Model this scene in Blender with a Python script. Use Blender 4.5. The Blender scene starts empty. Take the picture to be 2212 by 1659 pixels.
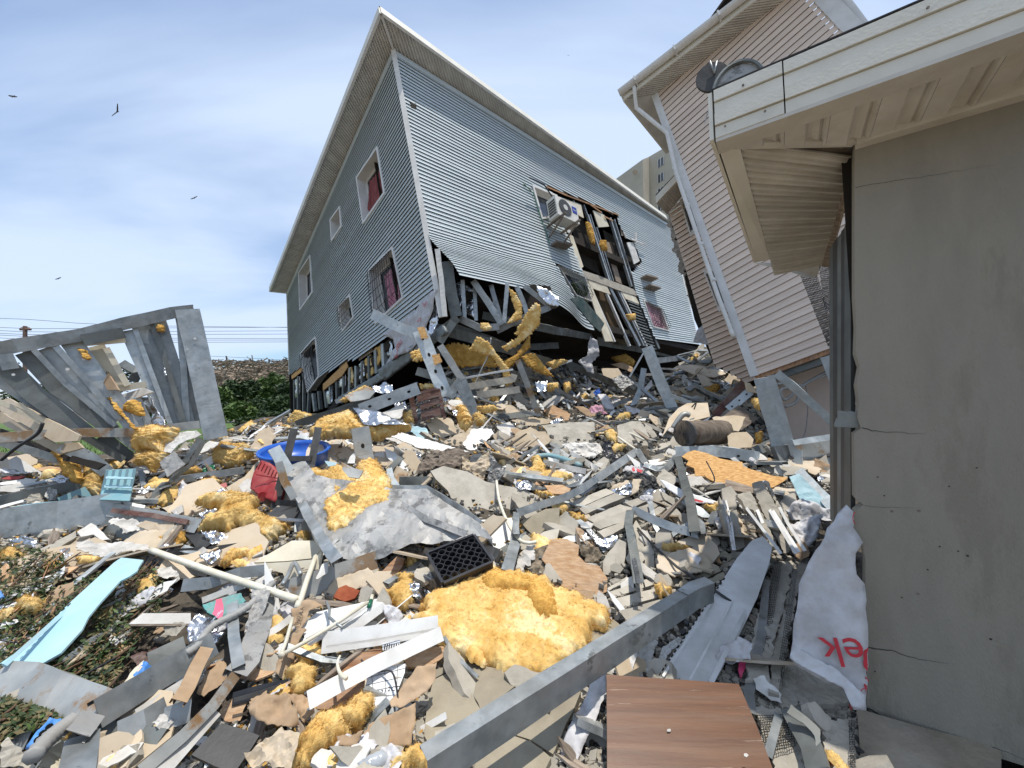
import bpy, math, random
from mathutils import Vector, Matrix, noise, geometry
R = random.Random(7)
sc = bpy.context.scene
col = sc.collection

# ------------------------------------------------------------------ camera
CAMZ, FPX, PIT = 1.6, 830.0, math.radians(4.0)
cam = bpy.data.cameras.new('camera')
camo = bpy.data.objects.new('camera', cam); col.objects.link(camo)
camo.location = (0, 0, CAMZ); camo.rotation_euler = (math.radians(90) + PIT, 0, 0)
cam.sensor_width = 36.0; cam.lens = 36.0 * FPX / 2212.0
cam.clip_start = 0.05; cam.clip_end = 5000
sc.camera = camo

# ------------------------------------------------------------------ light
SUN = Vector((0.12, -0.12, 1.0)).normalized()
sun = bpy.data.lights.new('sun', 'SUN'); sun.energy = 4.2; sun.angle = math.radians(0.55); sun.color = (1.0, 0.95, 0.87)
suno = bpy.data.objects.new('sun', sun); col.objects.link(suno)
suno.rotation_euler = SUN.to_track_quat('Z', 'Y').to_euler()
sc.view_settings.view_transform = 'Standard'; sc.view_settings.look = 'None'
sc.view_settings.gamma = 1; sc.view_settings.use_curve_mapping = False
sc.view_settings.exposure = EXPOSURE = 0.06
w = bpy.data.worlds.new('World'); sc.world = w; w.use_nodes = True
nt = w.node_tree; nt.nodes.clear()
def wn(t, **k):
    n = nt.nodes.new(t)
    for a, b in k.items(): setattr(n, a, b)
    return n
sky = wn('ShaderNodeTexSky', sky_type='NISHITA', sun_disc=False)
sky.sun_elevation = math.asin(SUN.z); sky.sun_rotation = math.atan2(SUN.x, SUN.y)
sky.air_density = 1.0; sky.dust_density = 0.3; sky.ozone_density = 3.0
tc = wn('ShaderNodeTexCoord')
sep = wn('ShaderNodeSeparateXYZ'); nt.links.new(tc.outputs['Generated'], sep.inputs[0])
add = wn('ShaderNodeMath', operation='ADD'); add.inputs[1].default_value = 0.22; nt.links.new(sep.outputs['Z'], add.inputs[0])
mx = wn('ShaderNodeMath', operation='MAXIMUM'); mx.inputs[1].default_value = 0.05; nt.links.new(add.outputs[0], mx.inputs[0])
dx = wn('ShaderNodeMath', operation='DIVIDE'); nt.links.new(sep.outputs['X'], dx.inputs[0]); nt.links.new(mx.outputs[0], dx.inputs[1])
dy = wn('ShaderNodeMath', operation='DIVIDE'); nt.links.new(sep.outputs['Y'], dy.inputs[0]); nt.links.new(mx.outputs[0], dy.inputs[1])
cb = wn('ShaderNodeCombineXYZ'); nt.links.new(dx.outputs[0], cb.inputs[0]); nt.links.new(dy.outputs[0], cb.inputs[1])
mp = wn('ShaderNodeMapping'); mp.inputs['Rotation'].default_value = (0, 0, math.radians(-24)); mp.inputs['Scale'].default_value = (0.55, 1.25, 1)
mp.inputs['Location'].default_value = (1.7, 0.6, 0)
nt.links.new(cb.outputs[0], mp.inputs[0])
n1 = wn('ShaderNodeTexNoise'); n1.inputs['Scale'].default_value = 0.9; n1.inputs['Detail'].default_value = 6; n1.inputs['Roughness'].default_value = 0.48; n1.inputs['Distortion'].default_value = 0.5
nt.links.new(mp.outputs[0], n1.inputs[0])
cr = wn('ShaderNodeValToRGB'); cr.color_ramp.elements[0].position = 0.36; cr.color_ramp.elements[1].position = 0.60
cr.color_ramp.elements[0].color = (0.32,)*3 + (1,); cr.color_ramp.elements[1].color = (.9,)*3 + (1,)
cr.color_ramp.interpolation = 'EASE'
nt.links.new(n1.outputs['Fac'], cr.inputs[0])
mix = wn('ShaderNodeMix', data_type='RGBA'); mix.inputs['B'].default_value = (4.9, 5.8, 7.3, 1)
nt.links.new(cr.outputs[0], mix.inputs['Factor']); hs = wn('ShaderNodeHueSaturation'); hs.inputs['Saturation'].default_value = 1.25; hs.inputs['Value'].default_value = 1.0; nt.links.new(sky.outputs[0], hs.inputs['Color']); nt.links.new(hs.outputs[0], mix.inputs['A'])
bg = wn('ShaderNodeBackground'); bg.inputs['Strength'].default_value = 0.15
wo = wn('ShaderNodeOutputWorld')
nt.links.new(mix.outputs['Result'], bg.inputs[0]); nt.links.new(bg.outputs[0], wo.inputs[0])

# ------------------------------------------------------------------ pixels to places
CR = {'1': (0, 1100, 1200), '2': (1000, 0, 1200), '3': (1000, 800, 1200), '4': (1900, 600, 1200), '5': (2400, 0, 1200),
      '6': (2832, 500, 1200), '7': (2500, 1300, 1200), 'A': (0, 1700, 1100), 'B': (0, 2200, 1100), 'C': (900, 1500, 1100),
      'D': (900, 2200, 1100), 'E': (1800, 1500, 1100), 'F': (1700, 2200, 1100), 'G': (2700, 2200, 1100), 'H': (2000, 1250, 1000), 'R': (2000, 650, 700)}
K = 4032 / 2212.0
def Q(c, pts):
    if not c: return [tuple(p) for p in pts]
    ox, oy, cw = CR[c]; s = cw / 2212.0
    return [((ox + p[0] * s) / K, (oy + p[1] * s) / K) + tuple(p[2:]) for p in pts]
def ray(px, py):
    x = (px - 1106) / FPX; u = (829 - py) / FPX
    y = math.cos(PIT) - u * math.sin(PIT); z = math.sin(PIT) + u * math.cos(PIT)
    return Vector((x / y, 1.0, z / y))
ORG = Vector((0, 0, CAMZ))
def at(px, py, Y): return ORG + ray(px, py) * Y
def onplane(px, py, P, N):
    d = ray(px, py); t = (P - ORG).dot(N) / d.dot(N)
    return ORG + d * t
def topix(P):
    d = P - ORG
    fw = d.y * math.cos(PIT) + d.z * math.sin(PIT); up = -d.y * math.sin(PIT) + d.z * math.cos(PIT)
    return (1106 + FPX * d.x / fw, 829 - FPX * up / fw)
def ip(t, xs, ys):
    if t <= xs[0]: return ys[0]
    for i in range(len(xs) - 1):
        if t <= xs[i + 1]: return ys[i] + (ys[i + 1] - ys[i]) * (t - xs[i]) / (xs[i + 1] - xs[i])
    return ys[-1]
def sm(a, b, t):
    t = min(1, max(0, (t - a) / (b - a))); return t * t * (3 - 2 * t)
def H(x, y):
    z = ip(y, [0, 1.8, 2.5, 3.6, 4.6, 5.5, 6.7, 8, 11, 18, 30], [0, 0, .04, .26, .56, .84, 1.15, 1.36, 1.5, 1.5, 1.5])
    r = x / max(y, .5)
    z *= 1 - sm(5.6, 9.5, y) * sm(-.62, -.95, r) if r < 0 else 1
    z *= 1 - sm(11, 20, y) * (1 - sm(0, .2, r))
    if r > .1: z += .35 * sm(.1, .4, r) * sm(6.5, 9, y) * (1 - sm(12, 18, y))
    di = (x + 1.45) * -.69 + (y - 7.75) * .72
    z += 1.75 * sm(-.9, 1.9, di) * sm(-.34, -.05, r) * (1 - sm(.60, .76, r)) * (1 - sm(17, 22, y))
    z += 1.7 * sm(8.2, 11.2, y) * sm(.37, .50, r) * (1 - sm(.84, .95, r)) * (1 - sm(19, 23, y))
    z += .09 * noise.noise(Vector((x * .9, y * .9, 3.3))) * sm(1.5, 3, y)
    return z
def G(px, py, lift=0.0, ymax=22):
    d = ray(px, py); Y = 1.0; st = .08
    while Y < ymax:
        p = ORG + d * Y
        if p.z < H(p.x, p.y): break
        Y += st
    else:
        return None
    a, b = Y - st, Y
    for _ in range(8):
        m = (a + b) / 2; p = ORG + d * m
        if p.z < H(p.x, p.y): b = m
        else: a = m
    return ORG + d * (b - lift)
def P3(p, lift, defY):
    if len(p) > 2: return at(p[0], p[1], p[2])
    if defY:
        r = (p[0] - 1106) / FPX
        if defY >= 7.1 and 1085 < p[0] < 1640 and 730 < p[1] < 935:
            yw = min(15.5, 6.58 / max(.3, .72 - .69 * r)) + .7
            defY = 7.1 + (yw - 7.1) * min(1.05, (defY - 7.1) / 1.6)
        return at(p[0], p[1], defY)
    g = G(p[0], p[1], lift)
    if g is None: g = at(p[0], p[1], 9 - lift)
    return g

# ------------------------------------------------------------------ materials
MATS = {}
def mat(name, c1, c2=None, scale=8, rough=.8, metal=0, bump=.15, bscale=60, dust=0.0, dustc=(.42, .38, .32), stretch=None, vary=.22, spec=.4,
        ramp=(.38, .62), stain=None, stainsc=3, stainth=.62, transl=0, sub=None):
    m = bpy.data.materials.new(name); m.use_nodes = True; t = m.node_tree; N = t.nodes; L = t.links
    b = N['Principled BSDF']; c2 = c2 or tuple(x * .75 for x in c1)
    tcn = N.new('ShaderNodeTexCoord'); mpn = N.new('ShaderNodeMapping')
    if stretch: mpn.inputs['Scale'].default_value = stretch
    oi = N.new('ShaderNodeObjectInfo')
    L.new(tcn.outputs['Object'], mpn.inputs[0])
    ad = N.new('ShaderNodeVectorMath'); ad.operation = 'ADD'
    sc_ = N.new('ShaderNodeVectorMath'); sc_.operation = 'SCALE'; sc_.inputs[0].default_value = (13, 7, 5); L.new(oi.outputs['Random'], sc_.inputs['Scale'])
    L.new(mpn.outputs[0], ad.inputs[0]); L.new(sc_.outputs[0], ad.inputs[1]); V = ad.outputs[0]
    n = N.new('ShaderNodeTexNoise'); n.inputs['Scale'].default_value = scale; n.inputs['Detail'].default_value = 7; n.inputs['Roughness'].default_value = .62; L.new(V, n.inputs[0])
    r = N.new('ShaderNodeValToRGB'); r.color_ramp.elements[0].position = ramp[0]; r.color_ramp.elements[1].position = ramp[1]
    r.color_ramp.elements[0].color = (*c2, 1); r.color_ramp.elements[1].color = (*c1, 1); L.new(n.outputs['Fac'], r.inputs[0])
    out = r.outputs[0]
    def mixin(fac, color):
        nonlocal out
        x = N.new('ShaderNodeMix'); x.data_type = 'RGBA'; L.new(fac, x.inputs['Factor']); L.new(out, x.inputs['A']); x.inputs['B'].default_value = (*color, 1); out = x.outputs['Result']
    if stain:
        n3 = N.new('ShaderNodeTexNoise'); n3.inputs['Scale'].default_value = stainsc; n3.inputs['Detail'].default_value = 8; n3.inputs['Roughness'].default_value = .7; L.new(V, n3.inputs[0])
        r3 = N.new('ShaderNodeValToRGB'); r3.color_ramp.elements[0].position = stainth; r3.color_ramp.elements[1].position = stainth + .06
        L.new(n3.outputs['Fac'], r3.inputs[0]); mixin(r3.outputs[0], stain)
    if dust:
        n2 = N.new('ShaderNodeTexNoise'); n2.inputs['Scale'].default_value = 2.3; n2.inputs['Detail'].default_value = 9; n2.inputs['Roughness'].default_value = .75
        L.new(V, n2.inputs[0])
        r2 = N.new('ShaderNodeValToRGB'); r2.color_ramp.elements[0].position = .42; r2.color_ramp.elements[1].position = .66
        r2.color_ramp.elements[1].color = (dust,) * 3 + (1,); L.new(n2.outputs['Fac'], r2.inputs[0]); mixin(r2.outputs[0], dustc)
    hv = N.new('ShaderNodeHueSaturation'); mr = N.new('ShaderNodeMapRange'); mr.inputs['To Min'].default_value = 1 - vary; mr.inputs['To Max'].default_value = 1 + vary * .6
    L.new(oi.outputs['Random'], mr.inputs[0]); L.new(mr.outputs[0], hv.inputs['Value']); L.new(out, hv.inputs['Color'])
    L.new(hv.outputs[0], b.inputs['Base Color'])
    b.inputs['Roughness'].default_value = rough; b.inputs['Metallic'].default_value = metal; b.inputs['Specular IOR Level'].default_value = spec
    if sub: b.inputs['Subsurface Weight'].default_value = sub; b.inputs['Subsurface Scale'].default_value = .02
    if metal:
        mr2 = N.new('ShaderNodeMapRange'); mr2.inputs['To Min'].default_value = rough - .12; mr2.inputs['To Max'].default_value = rough + .2; L.new(n.outputs['Fac'], mr2.inputs[0]); L.new(mr2.outputs[0], b.inputs['Roughness'])
    if bump:
        nb = N.new('ShaderNodeTexNoise'); nb.inputs['Scale'].default_value = bscale; nb.inputs['Detail'].default_value = 5; L.new(V, nb.inputs[0])
        bp = N.new('ShaderNodeBump'); bp.inputs['Strength'].default_value = bump; bp.inputs['Distance'].default_value = .01; L.new(nb.outputs['Fac'], bp.inputs['Height']); L.new(bp.outputs[0], b.inputs['Normal'])
    MATS[name] = m; return m
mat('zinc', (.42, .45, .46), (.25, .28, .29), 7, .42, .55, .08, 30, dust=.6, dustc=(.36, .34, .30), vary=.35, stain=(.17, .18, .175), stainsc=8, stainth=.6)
mat('zinc_pale_lit', (.62, .68, .70), (.44, .50, .53), 7, .5, .15, .08, 30, dust=.5, dustc=(.45, .43, .38), vary=.15, stain=(.26, .28, .28), stainsc=8, stainth=.62)  # pale blue-grey zinc, lightened so sunlight on the studs is in the colour
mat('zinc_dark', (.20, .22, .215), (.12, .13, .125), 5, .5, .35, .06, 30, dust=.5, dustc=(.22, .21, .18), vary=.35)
mat('zinc_rust', (.42, .43, .41), (.3, .31, .3), 4, .5, .5, .08, 30, stain=(.30, .17, .07), stainsc=2.2, stainth=.52, dust=.4)
mat('crumpled_zinc', (.36, .36, .35), (.22, .225, .22), 3, .55, .25, .12, 14, dust=.6, dustc=(.4, .37, .33), stain=(.13, .13, .125), stainsc=7, stainth=.53)
mat('foil', (.75, .76, .78), (.55, .56, .58), 6, .22, .95, .8, 22, dust=.25, vary=.1)
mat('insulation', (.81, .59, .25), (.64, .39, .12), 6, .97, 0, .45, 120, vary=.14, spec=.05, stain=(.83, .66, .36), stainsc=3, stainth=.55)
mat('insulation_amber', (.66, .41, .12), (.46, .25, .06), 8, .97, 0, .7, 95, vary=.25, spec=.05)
mat('osb', (.74, .46, .19), (.45, .22, .07), 16, .85, 0, .5, 60, stretch=(1, 6, 1), vary=.12, ramp=(.42, .58))
mat('osb_pale', (.66, .44, .26), (.48, .27, .13), 12, .9, 0, .6, 60, stretch=(1, 4, 1), vary=.15, dust=.3)
mat('wood', (.42, .23, .11), (.24, .11, .05), 7, .8, 0, .3, 60, stretch=(1, 7, 1), vary=.3, dust=.3)
mat('old_wood', (.33, .27, .21), (.17, .13, .1), 7, .9, 0, .4, 50, stretch=(1, 6, 1), vary=.4)
mat('dark_wood', (.13, .045, .03), (.06, .02, .015), 6, .6, 0, .2, 50, stretch=(1, 5, 1), vary=.2, dust=.35)
mat('laminate', (.155, .066, .030), (.075, .029, .013), 3.2, .4, 0, .05, 60, stretch=(.5, 9, 1), vary=.05, ramp=(.3, .7), stain=(.34, .26, .19), stainsc=5, stainth=.63, dust=.25, dustc=(.24, .18, .13))
mat('tan_board', (.53, .43, .30), (.45, .355, .24), 5, .92, 0, .12, 60, dust=.45, dustc=(.55, .5, .44), vary=.2)
mat('gypsum', (.66, .635, .59), (.5, .475, .43), 8, .95, 0, .4, 40, dust=.4, dustc=(.46, .42, .36), vary=.2)
mat('cement', (.44, .40, .33), (.33, .30, .245), 6, .93, 0, .35, 50, dust=.35, dustc=(.5, .47, .41), vary=.22, stain=(.22, .19, .15), stainsc=4, stainth=.66)
mat('slab', (.33, .285, .205), (.255, .22, .16), 5, .9, 0, .25, 60, dust=.25, dustc=(.42, .37, .29), vary=.12, stain=(.2, .17, .12), stainsc=3.2, stainth=.66)
mat('mould', (.3, .24, .17), (.06, .05, .035), 14, .95, 0, .6, 40, vary=.1)
mat('white', (.78, .78, .76), (.62, .61, .58), 4, .45, 0, .05, 40, dust=.3, dustc=(.45, .41, .35), vary=.12)
mat('white_dirty', (.66, .65, .62), (.48, .46, .42), 5, .6, 0, .12, 40, dust=.5, dustc=(.36, .33, .28), vary=.15, stain=(.38, .2, .08), stainsc=2, stainth=.74)
mat('ivory', (.70, .64, .50), (.56, .5, .37), 4, .6, 0, .1, 40, dust=.4, vary=.1)
mat('siding_grey', (.55, .61, .625), (.50, .56, .575), 1.2, .55, 0, .05, 50, vary=.06, dust=.3, dustc=(.40, .42, .40))
mat('siding_pink', (.74, .60, .485), (.67, .54, .435), 1.2, .6, 0, .08, 60, vary=.05, dust=.2, dustc=(.45, .38, .32))
mat('siding_blue', (.38, .60, .66), (.32, .53, .60), 3, .55, 0, .08, 50, dust=.25, vary=.08)
mat('siding_teal', (.2, .38, .42), (.16, .32, .36), 3, .55, 0, .08, 50, dust=.3, vary=.08)
mat('trim', (.72, .71, .68), (.62, .61, .58), 3, .55, 0, .05, 40, dust=.3, dustc=(.42, .4, .35), vary=.08)
mat('soffit', (.60, .58, .53), (.50, .48, .44), 3, .6, 0, .05, 40, dust=.35, dustc=(.38, .35, .3), vary=.06)
mat('soffit_tan', (.64, .61, .54), (.54, .51, .45), 2.4, .65, 0, .12, 50, dust=.4, dustc=(.36, .3, .21), vary=.05, stain=(.25, .19, .12), stainsc=2.6, stainth=.66)
mat('fascia', (.72, .69, .60), (.64, .61, .52), 2, .55, 0, .14, 70, dust=.22, dustc=(.45, .41, .33), vary=.04, stain=(.4, .3, .18), stainsc=3, stainth=.75)
mat('stucco', (.29, .26, .205), (.245, .22, .175), 2.2, .92, 0, .45, 90, stretch=(2.2, .55, 1), vary=0, dust=.35, dustc=(.29, .265, .22), stain=(.23, .205, .16), stainsc=1.1, stainth=.56)
mat('render_edge', (.55, .5, .43), (.35, .31, .26), 12, .95, 0, .6, 40)
mat('concrete_old', (.27, .22, .155), (.19, .155, .11), 5, .95, 0, .5, 40, dust=.4, dustc=(.4, .36, .3), vary=.1)
mat('block_wall', (.50, .46, .37), (.42, .385, .31), .25, .95, 0, .1, 5, vary=.05, stain=(.3, .27, .21), stainsc=.18, stainth=.62)
mat('wrap', (.62, .62, .64), (.46, .45, .45), 7, .6, 0, .5, 22, dust=.6, dustc=(.48, .44, .4), vary=.1)
mat('plastic_red', (.36, .015, .02), (.25, .01, .015), 4, .45, 0, .05, 40, dust=.35, dustc=(.42, .22, .18), vary=.1)
mat('plastic_blue', (.015, .12, .52), (.01, .09, .42), 4, .35, 0, .03, 40, dust=.2, dustc=(.2, .25, .4), vary=.1)
mat('blue_foam', (.08, .30, .72), (.05, .22, .6), 4, .6, 0, .1, 40, dust=.2, vary=.1)
mat('black_plastic', (.02, .022, .028), (.012, .013, .016), 6, .35, 0, .05, 40, dust=.25, dustc=(.12, .11, .1), vary=.1)
mat('black_tile', (.035, .035, .035), (.02, .02, .02), 6, .5, 0, .1, 40, stain=(.2, .2, .19), stainsc=9, stainth=.68, vary=.1)
mat('dark_steel', (.07, .07, .07), (.04, .04, .04), 6, .5, .3, .1, 40, dust=.3, dustc=(.18, .17, .15), vary=.3)
mat('dark_green', (.035, .075, .07), (.02, .045, .04), 4, .6, 0, .1, 40, dust=.3)
mat('green_plastic', (.01, .17, .09), (.01, .12, .06), 4, .4, 0, .05, 40, vary=.1)
mat('teal_print', (.03, .26, .25), (.12, .2, .2), 14, .5, 0, .05, 40, vary=.1)
mat('pink_print', (.7, .07, .18), (.55, .05, .12), 10, .5, 0, .05, 40, vary=.1)
mat('red_print', (.55, .035, .05), (.5, .03, .045), 10, .6, 0, 0, 40, vary=.05)
mat('ink', (.03, .03, .03), (.02, .02, .02), 10, .8, 0, 0, 40, vary=.05)
mat('terracotta', (.36, .10, .04), (.26, .06, .025), 10, .9, 0, .3, 40, vary=.1)
mat('kraft', (.42, .29, .175), (.33, .22, .13), 6, .9, 0, .35, 25, dust=.2, vary=.15)
mat('paper', (.78, .79, .80), (.68, .69, .70), 6, .9, 0, .1, 30, dust=.2, vary=.1)
mat('conduit', (.32, .32, .31), (.25, .25, .24), 10, .6, 0, .1, 40, dust=.3, vary=.1)
mat('pvc', (.72, .69, .58), (.6, .56, .44), 6, .5, 0, .08, 40, dust=.4, dustc=(.45, .38, .26), vary=.1)
mat('curtain_red', (.28, .08, .075), (.16, .04, .04), 5, .9, 0, .2, 15, stretch=(6, 1, 1))
mat('curtain_pink', (.55, .28, .34), (.32, .1, .15), 5, .9, 0, .2, 15, stretch=(6, 1, 1))
mat('cloth_pink', (.55, .33, .38), (.4, .2, .25), 8, .9, 0, .3, 15)
mat('glass_dark', (.07, .08, .09), (.04, .05, .06), 3, .08, 0, 0, 10, spec=.8)
mat('interior_shade', (.028, .022, .016), (.018, .014, .01), 2, .95, 0, .1, 10)  # near-black: the shade inside rooms, holes and slots put into colour
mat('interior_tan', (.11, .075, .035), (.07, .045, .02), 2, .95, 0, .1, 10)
mat('interior_pink', (.58, .47, .39), (.50, .40, .33), 1.5, .9, 0, .1, 30, stain=(.28, .22, .17), stainsc=1.5, stainth=.62)
mat('shingle', (.05, .045, .045), (.03, .03, .03), 20, .95, 0, .4, 60)
mat('rubble', (.15, .125, .095), (.06, .05, .038), 5, .97, 0, .8, 25, stain=(.035, .03, .022), stainsc=2.4, stainth=.52)  # ground and its patches darkened to paint the shadowy gaps between debris
mat('crumb', (.42, .38, .31), (.27, .24, .19), 3, .95, 0, .3, 40)
mat('dirt', (.26, .22, .17), (.17, .145, .11), .6, .97, 0, .4, 5)
mat('soil', (.045, .034, .022), (.02, .016, .01), 6, .97, 0, .6, 20)
mat('grass', (.10, .16, .035), (.05, .09, .02), 3, .95, 0, .5, 20)
mat('leaf', (.05, .085, .024), (.02, .04, .012), 3, .6, 0, 0, 10, vary=.3)
mat('leaf_light', (.13, .20, .05), (.07, .12, .03), 3, .6, 0, 0, 10, vary=.3)
mat('leaf_dry', (.22, .17, .08), (.11, .10, .04), 3, .7, 0, 0, 10, vary=.3)
mat('bark', (.15, .09, .05), (.08, .05, .03), 8, .9, 0, .3, 40)
mat('lumber', (.32, .26, .2), (.14, .11, .085), 2, .95, 0, .3, 10, vary=.4)
mat('skin', (.16, .09, .06), None, 4, .6); mat('shirt_white', (.7, .7, .72), None, 4, .8); mat('shirt_navy', (.03, .04, .12), None, 4, .8)
mat('feather', (.02, .017, .015), None, 6, .8); mat('orange', (.65, .1, .04), None, 6, .6); mat('ac_body', (.72, .71, .66), (.6, .58, .53), 4, .5, 0, .03, 40, dust=.3)
mat('bottle_plastic', (.55, .58, .6), (.4, .43, .46), 10, .15, 0, .3, 40, spec=.8)
mat('ac_blue', (.02, .06, .4), None, 4, .5)

# ------------------------------------------------------------------ objects
def link(name, me, m, parent=None, mw=None):
    o = bpy.data.objects.new(name, me); col.objects.link(o)
    if m and not me.materials: me.materials.append(MATS[m] if isinstance(m, str) else m)
    if mw is not None: o.matrix_world = mw
    if parent: o.parent = parent
    return o
def mesh(name, vs, fs, smooth=False):
    me = bpy.data.meshes.new(name); me.from_pydata([tuple(v) for v in vs], [], fs); me.update()
    if smooth: me.polygons.foreach_set('use_smooth', [True] * len(me.polygons))
    return me
LABELS = {}
def tag(o, label, cat, group=None):
    if group is None:
        n = LABELS.get(label, 0); LABELS[label] = n + 1
    o['label'] = label; o['category'] = cat
    if group: o['group'] = group
    return o
def empty(name, loc=(0, 0, 0)):
    o = bpy.data.objects.new(name, None); col.objects.link(o); o.location = loc; o.empty_display_size = .1; return o
def obw(name, vs, fs, m, parent=None, smooth=False):
    """mesh given in world coordinates, origin moved to its own centre; parents sit at known locations without rotation"""
    c = Vector((0, 0, 0))
    for v in vs: c += Vector(v)
    c /= max(1, len(vs))
    me = mesh(name, [Vector(v) - c for v in vs], fs, smooth)
    pl = parent.location if parent else Vector((0, 0, 0))
    if parent and parent.parent: pl = parent.parent.location + parent.location
    o = link(name, me, m, parent); o.location = c - pl
    return o
def struct(o): o['kind'] = 'structure'; return o
def stuff(o): o['kind'] = 'stuff'; return o

def frame_from(P, N, up=Vector((0, 0, 1))):
    N = N.normalized()
    u = up.cross(N)
    if u.length < 1e-3: u = Vector((1, 0, 0))
    u.normalize(); v = N.cross(u)
    return Matrix(((u.x, v.x, N.x, P.x), (u.y, v.y, N.y, P.y), (u.z, v.z, N.z, P.z), (0, 0, 0, 1)))

def inside(p, poly):
    x, y = p[0], p[1]; c = False; j = len(poly) - 1
    for i in range(len(poly)):
        xi, yi = poly[i][0], poly[i][1]; xj, yj = poly[j][0], poly[j][1]
        if (yi > y) != (yj > y) and x < (xj - xi) * (y - yi) / (yj - yi) + xi: c = not c
        j = i
    return c
def edist(p, poly):
    best = 1e9; px, py = p
    j = len(poly) - 1
    for i in range(len(poly)):
        ax, ay = poly[j]; bx, by = poly[i]; dx, dy = bx - ax, by - ay; l = dx * dx + dy * dy + 1e-12
        t = max(0, min(1, ((px - ax) * dx + (py - ay) * dy) / l)); d = (ax + t * dx - px) ** 2 + (ay + t * dy - py) ** 2
        if d < best: best = d
        j = i
    return math.sqrt(best)
def densify(poly, step, rag, seed):
    out = []
    for i in range(len(poly)):
        a = Vector(poly[i][:2]); b = Vector(poly[(i + 1) % len(poly)][:2]); d = b - a; L = d.length
        n = max(1, int(L / step)); nn = Vector((-d.y, d.x)) / (L + 1e-9)
        out.append(tuple(a))
        for k in range(1, n):
            q = a + d * (k / n)
            r = noise.noise(Vector((q.x / step * .35, q.y / step * .35, seed))) * rag * 1.6 + R.uniform(-1, 1) * rag * .55
            q = q + nn * r; out.append(tuple(q))
    return out
def tri(poly, sp, seed=0):
    xs = [p[0] for p in poly]; ys = [p[1] for p in poly]; pts = [Vector(p) for p in poly]
    n = len(pts)
    y = min(ys) + sp * .5
    while y < max(ys):
        x = min(xs) + sp * .5
        while x < max(xs):
            q = (x + R.uniform(-.3, .3) * sp, y + R.uniform(-.3, .3) * sp)
            if inside(q, poly) and edist(q, poly) > sp * .35: pts.append(Vector(q))
            x += sp
        y += sp
    r = geometry.delaunay_2d_cdt(pts, [], [list(range(n))], 1, 1e-6)
    return [Vector(v) for v in r[0]], [list(f) for f in r[2]]
def orient(vs2, fs):
    for f in fs:
        a, b, c = vs2[f[0]], vs2[f[1]], vs2[f[2]]
        if (b.x - a.x) * (c.y - a.y) - (b.y - a.y) * (c.x - a.x) < 0: f.reverse()
    return fs
def plate_mesh(name, poly, thick=.012, rag=.004, crum=.0, cfreq=4, sp=None, curl=0, hard=False):
    seed = R.uniform(0, 90)
    area = abs(sum(poly[i][0] * poly[i - 1][1] - poly[i - 1][0] * poly[i][1] for i in range(len(poly)))) / 2
    s = sp or max(.012, math.sqrt(area) / (13 if crum else 5))
    P = densify(poly, s if rag or crum else s * 3, rag, seed)
    v2, fs = tri(P, s if crum or curl else s * 2.2)
    fs = orient(v2, fs)
    if not fs: return None
    cx = sum(v.x for v in v2) / len(v2); cy = sum(v.y for v in v2) / len(v2); S = math.sqrt(area)
    ca, sa = math.cos(seed), math.sin(seed)
    top = []
    for v in v2:
        z = 0
        if crum:
            q = Vector((v.x * cfreq, v.y * cfreq, seed))
            z += crum * (noise.noise(q) + .45 * (1 - 2 * abs(noise.noise(q * 2.3))) + .22 * (1 - 2 * abs(noise.noise(q * 5.1))))
        if curl:
            t = ((v.x - cx) * ca + (v.y - cy) * sa) / S; z += curl * S * t * t
        top.append(Vector((v.x, v.y, z)))
    nT = len(top)
    vs = top + [Vector((v.x, v.y, v.z - thick)) for v in top]
    F = [list(f) for f in fs] + [[i + nT for i in reversed(f)] for f in fs]
    ec = {}
    for f in fs:
        for i in range(3):
            a, b = f[i], f[(i + 1) % 3]; ec[(a, b)] = 1
    for (a, b) in list(ec):
        if (b, a) not in ec: F.append([b, a, a + nT, b + nT])
    return mesh(name, vs, F, bool(crum) and not hard)
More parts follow.
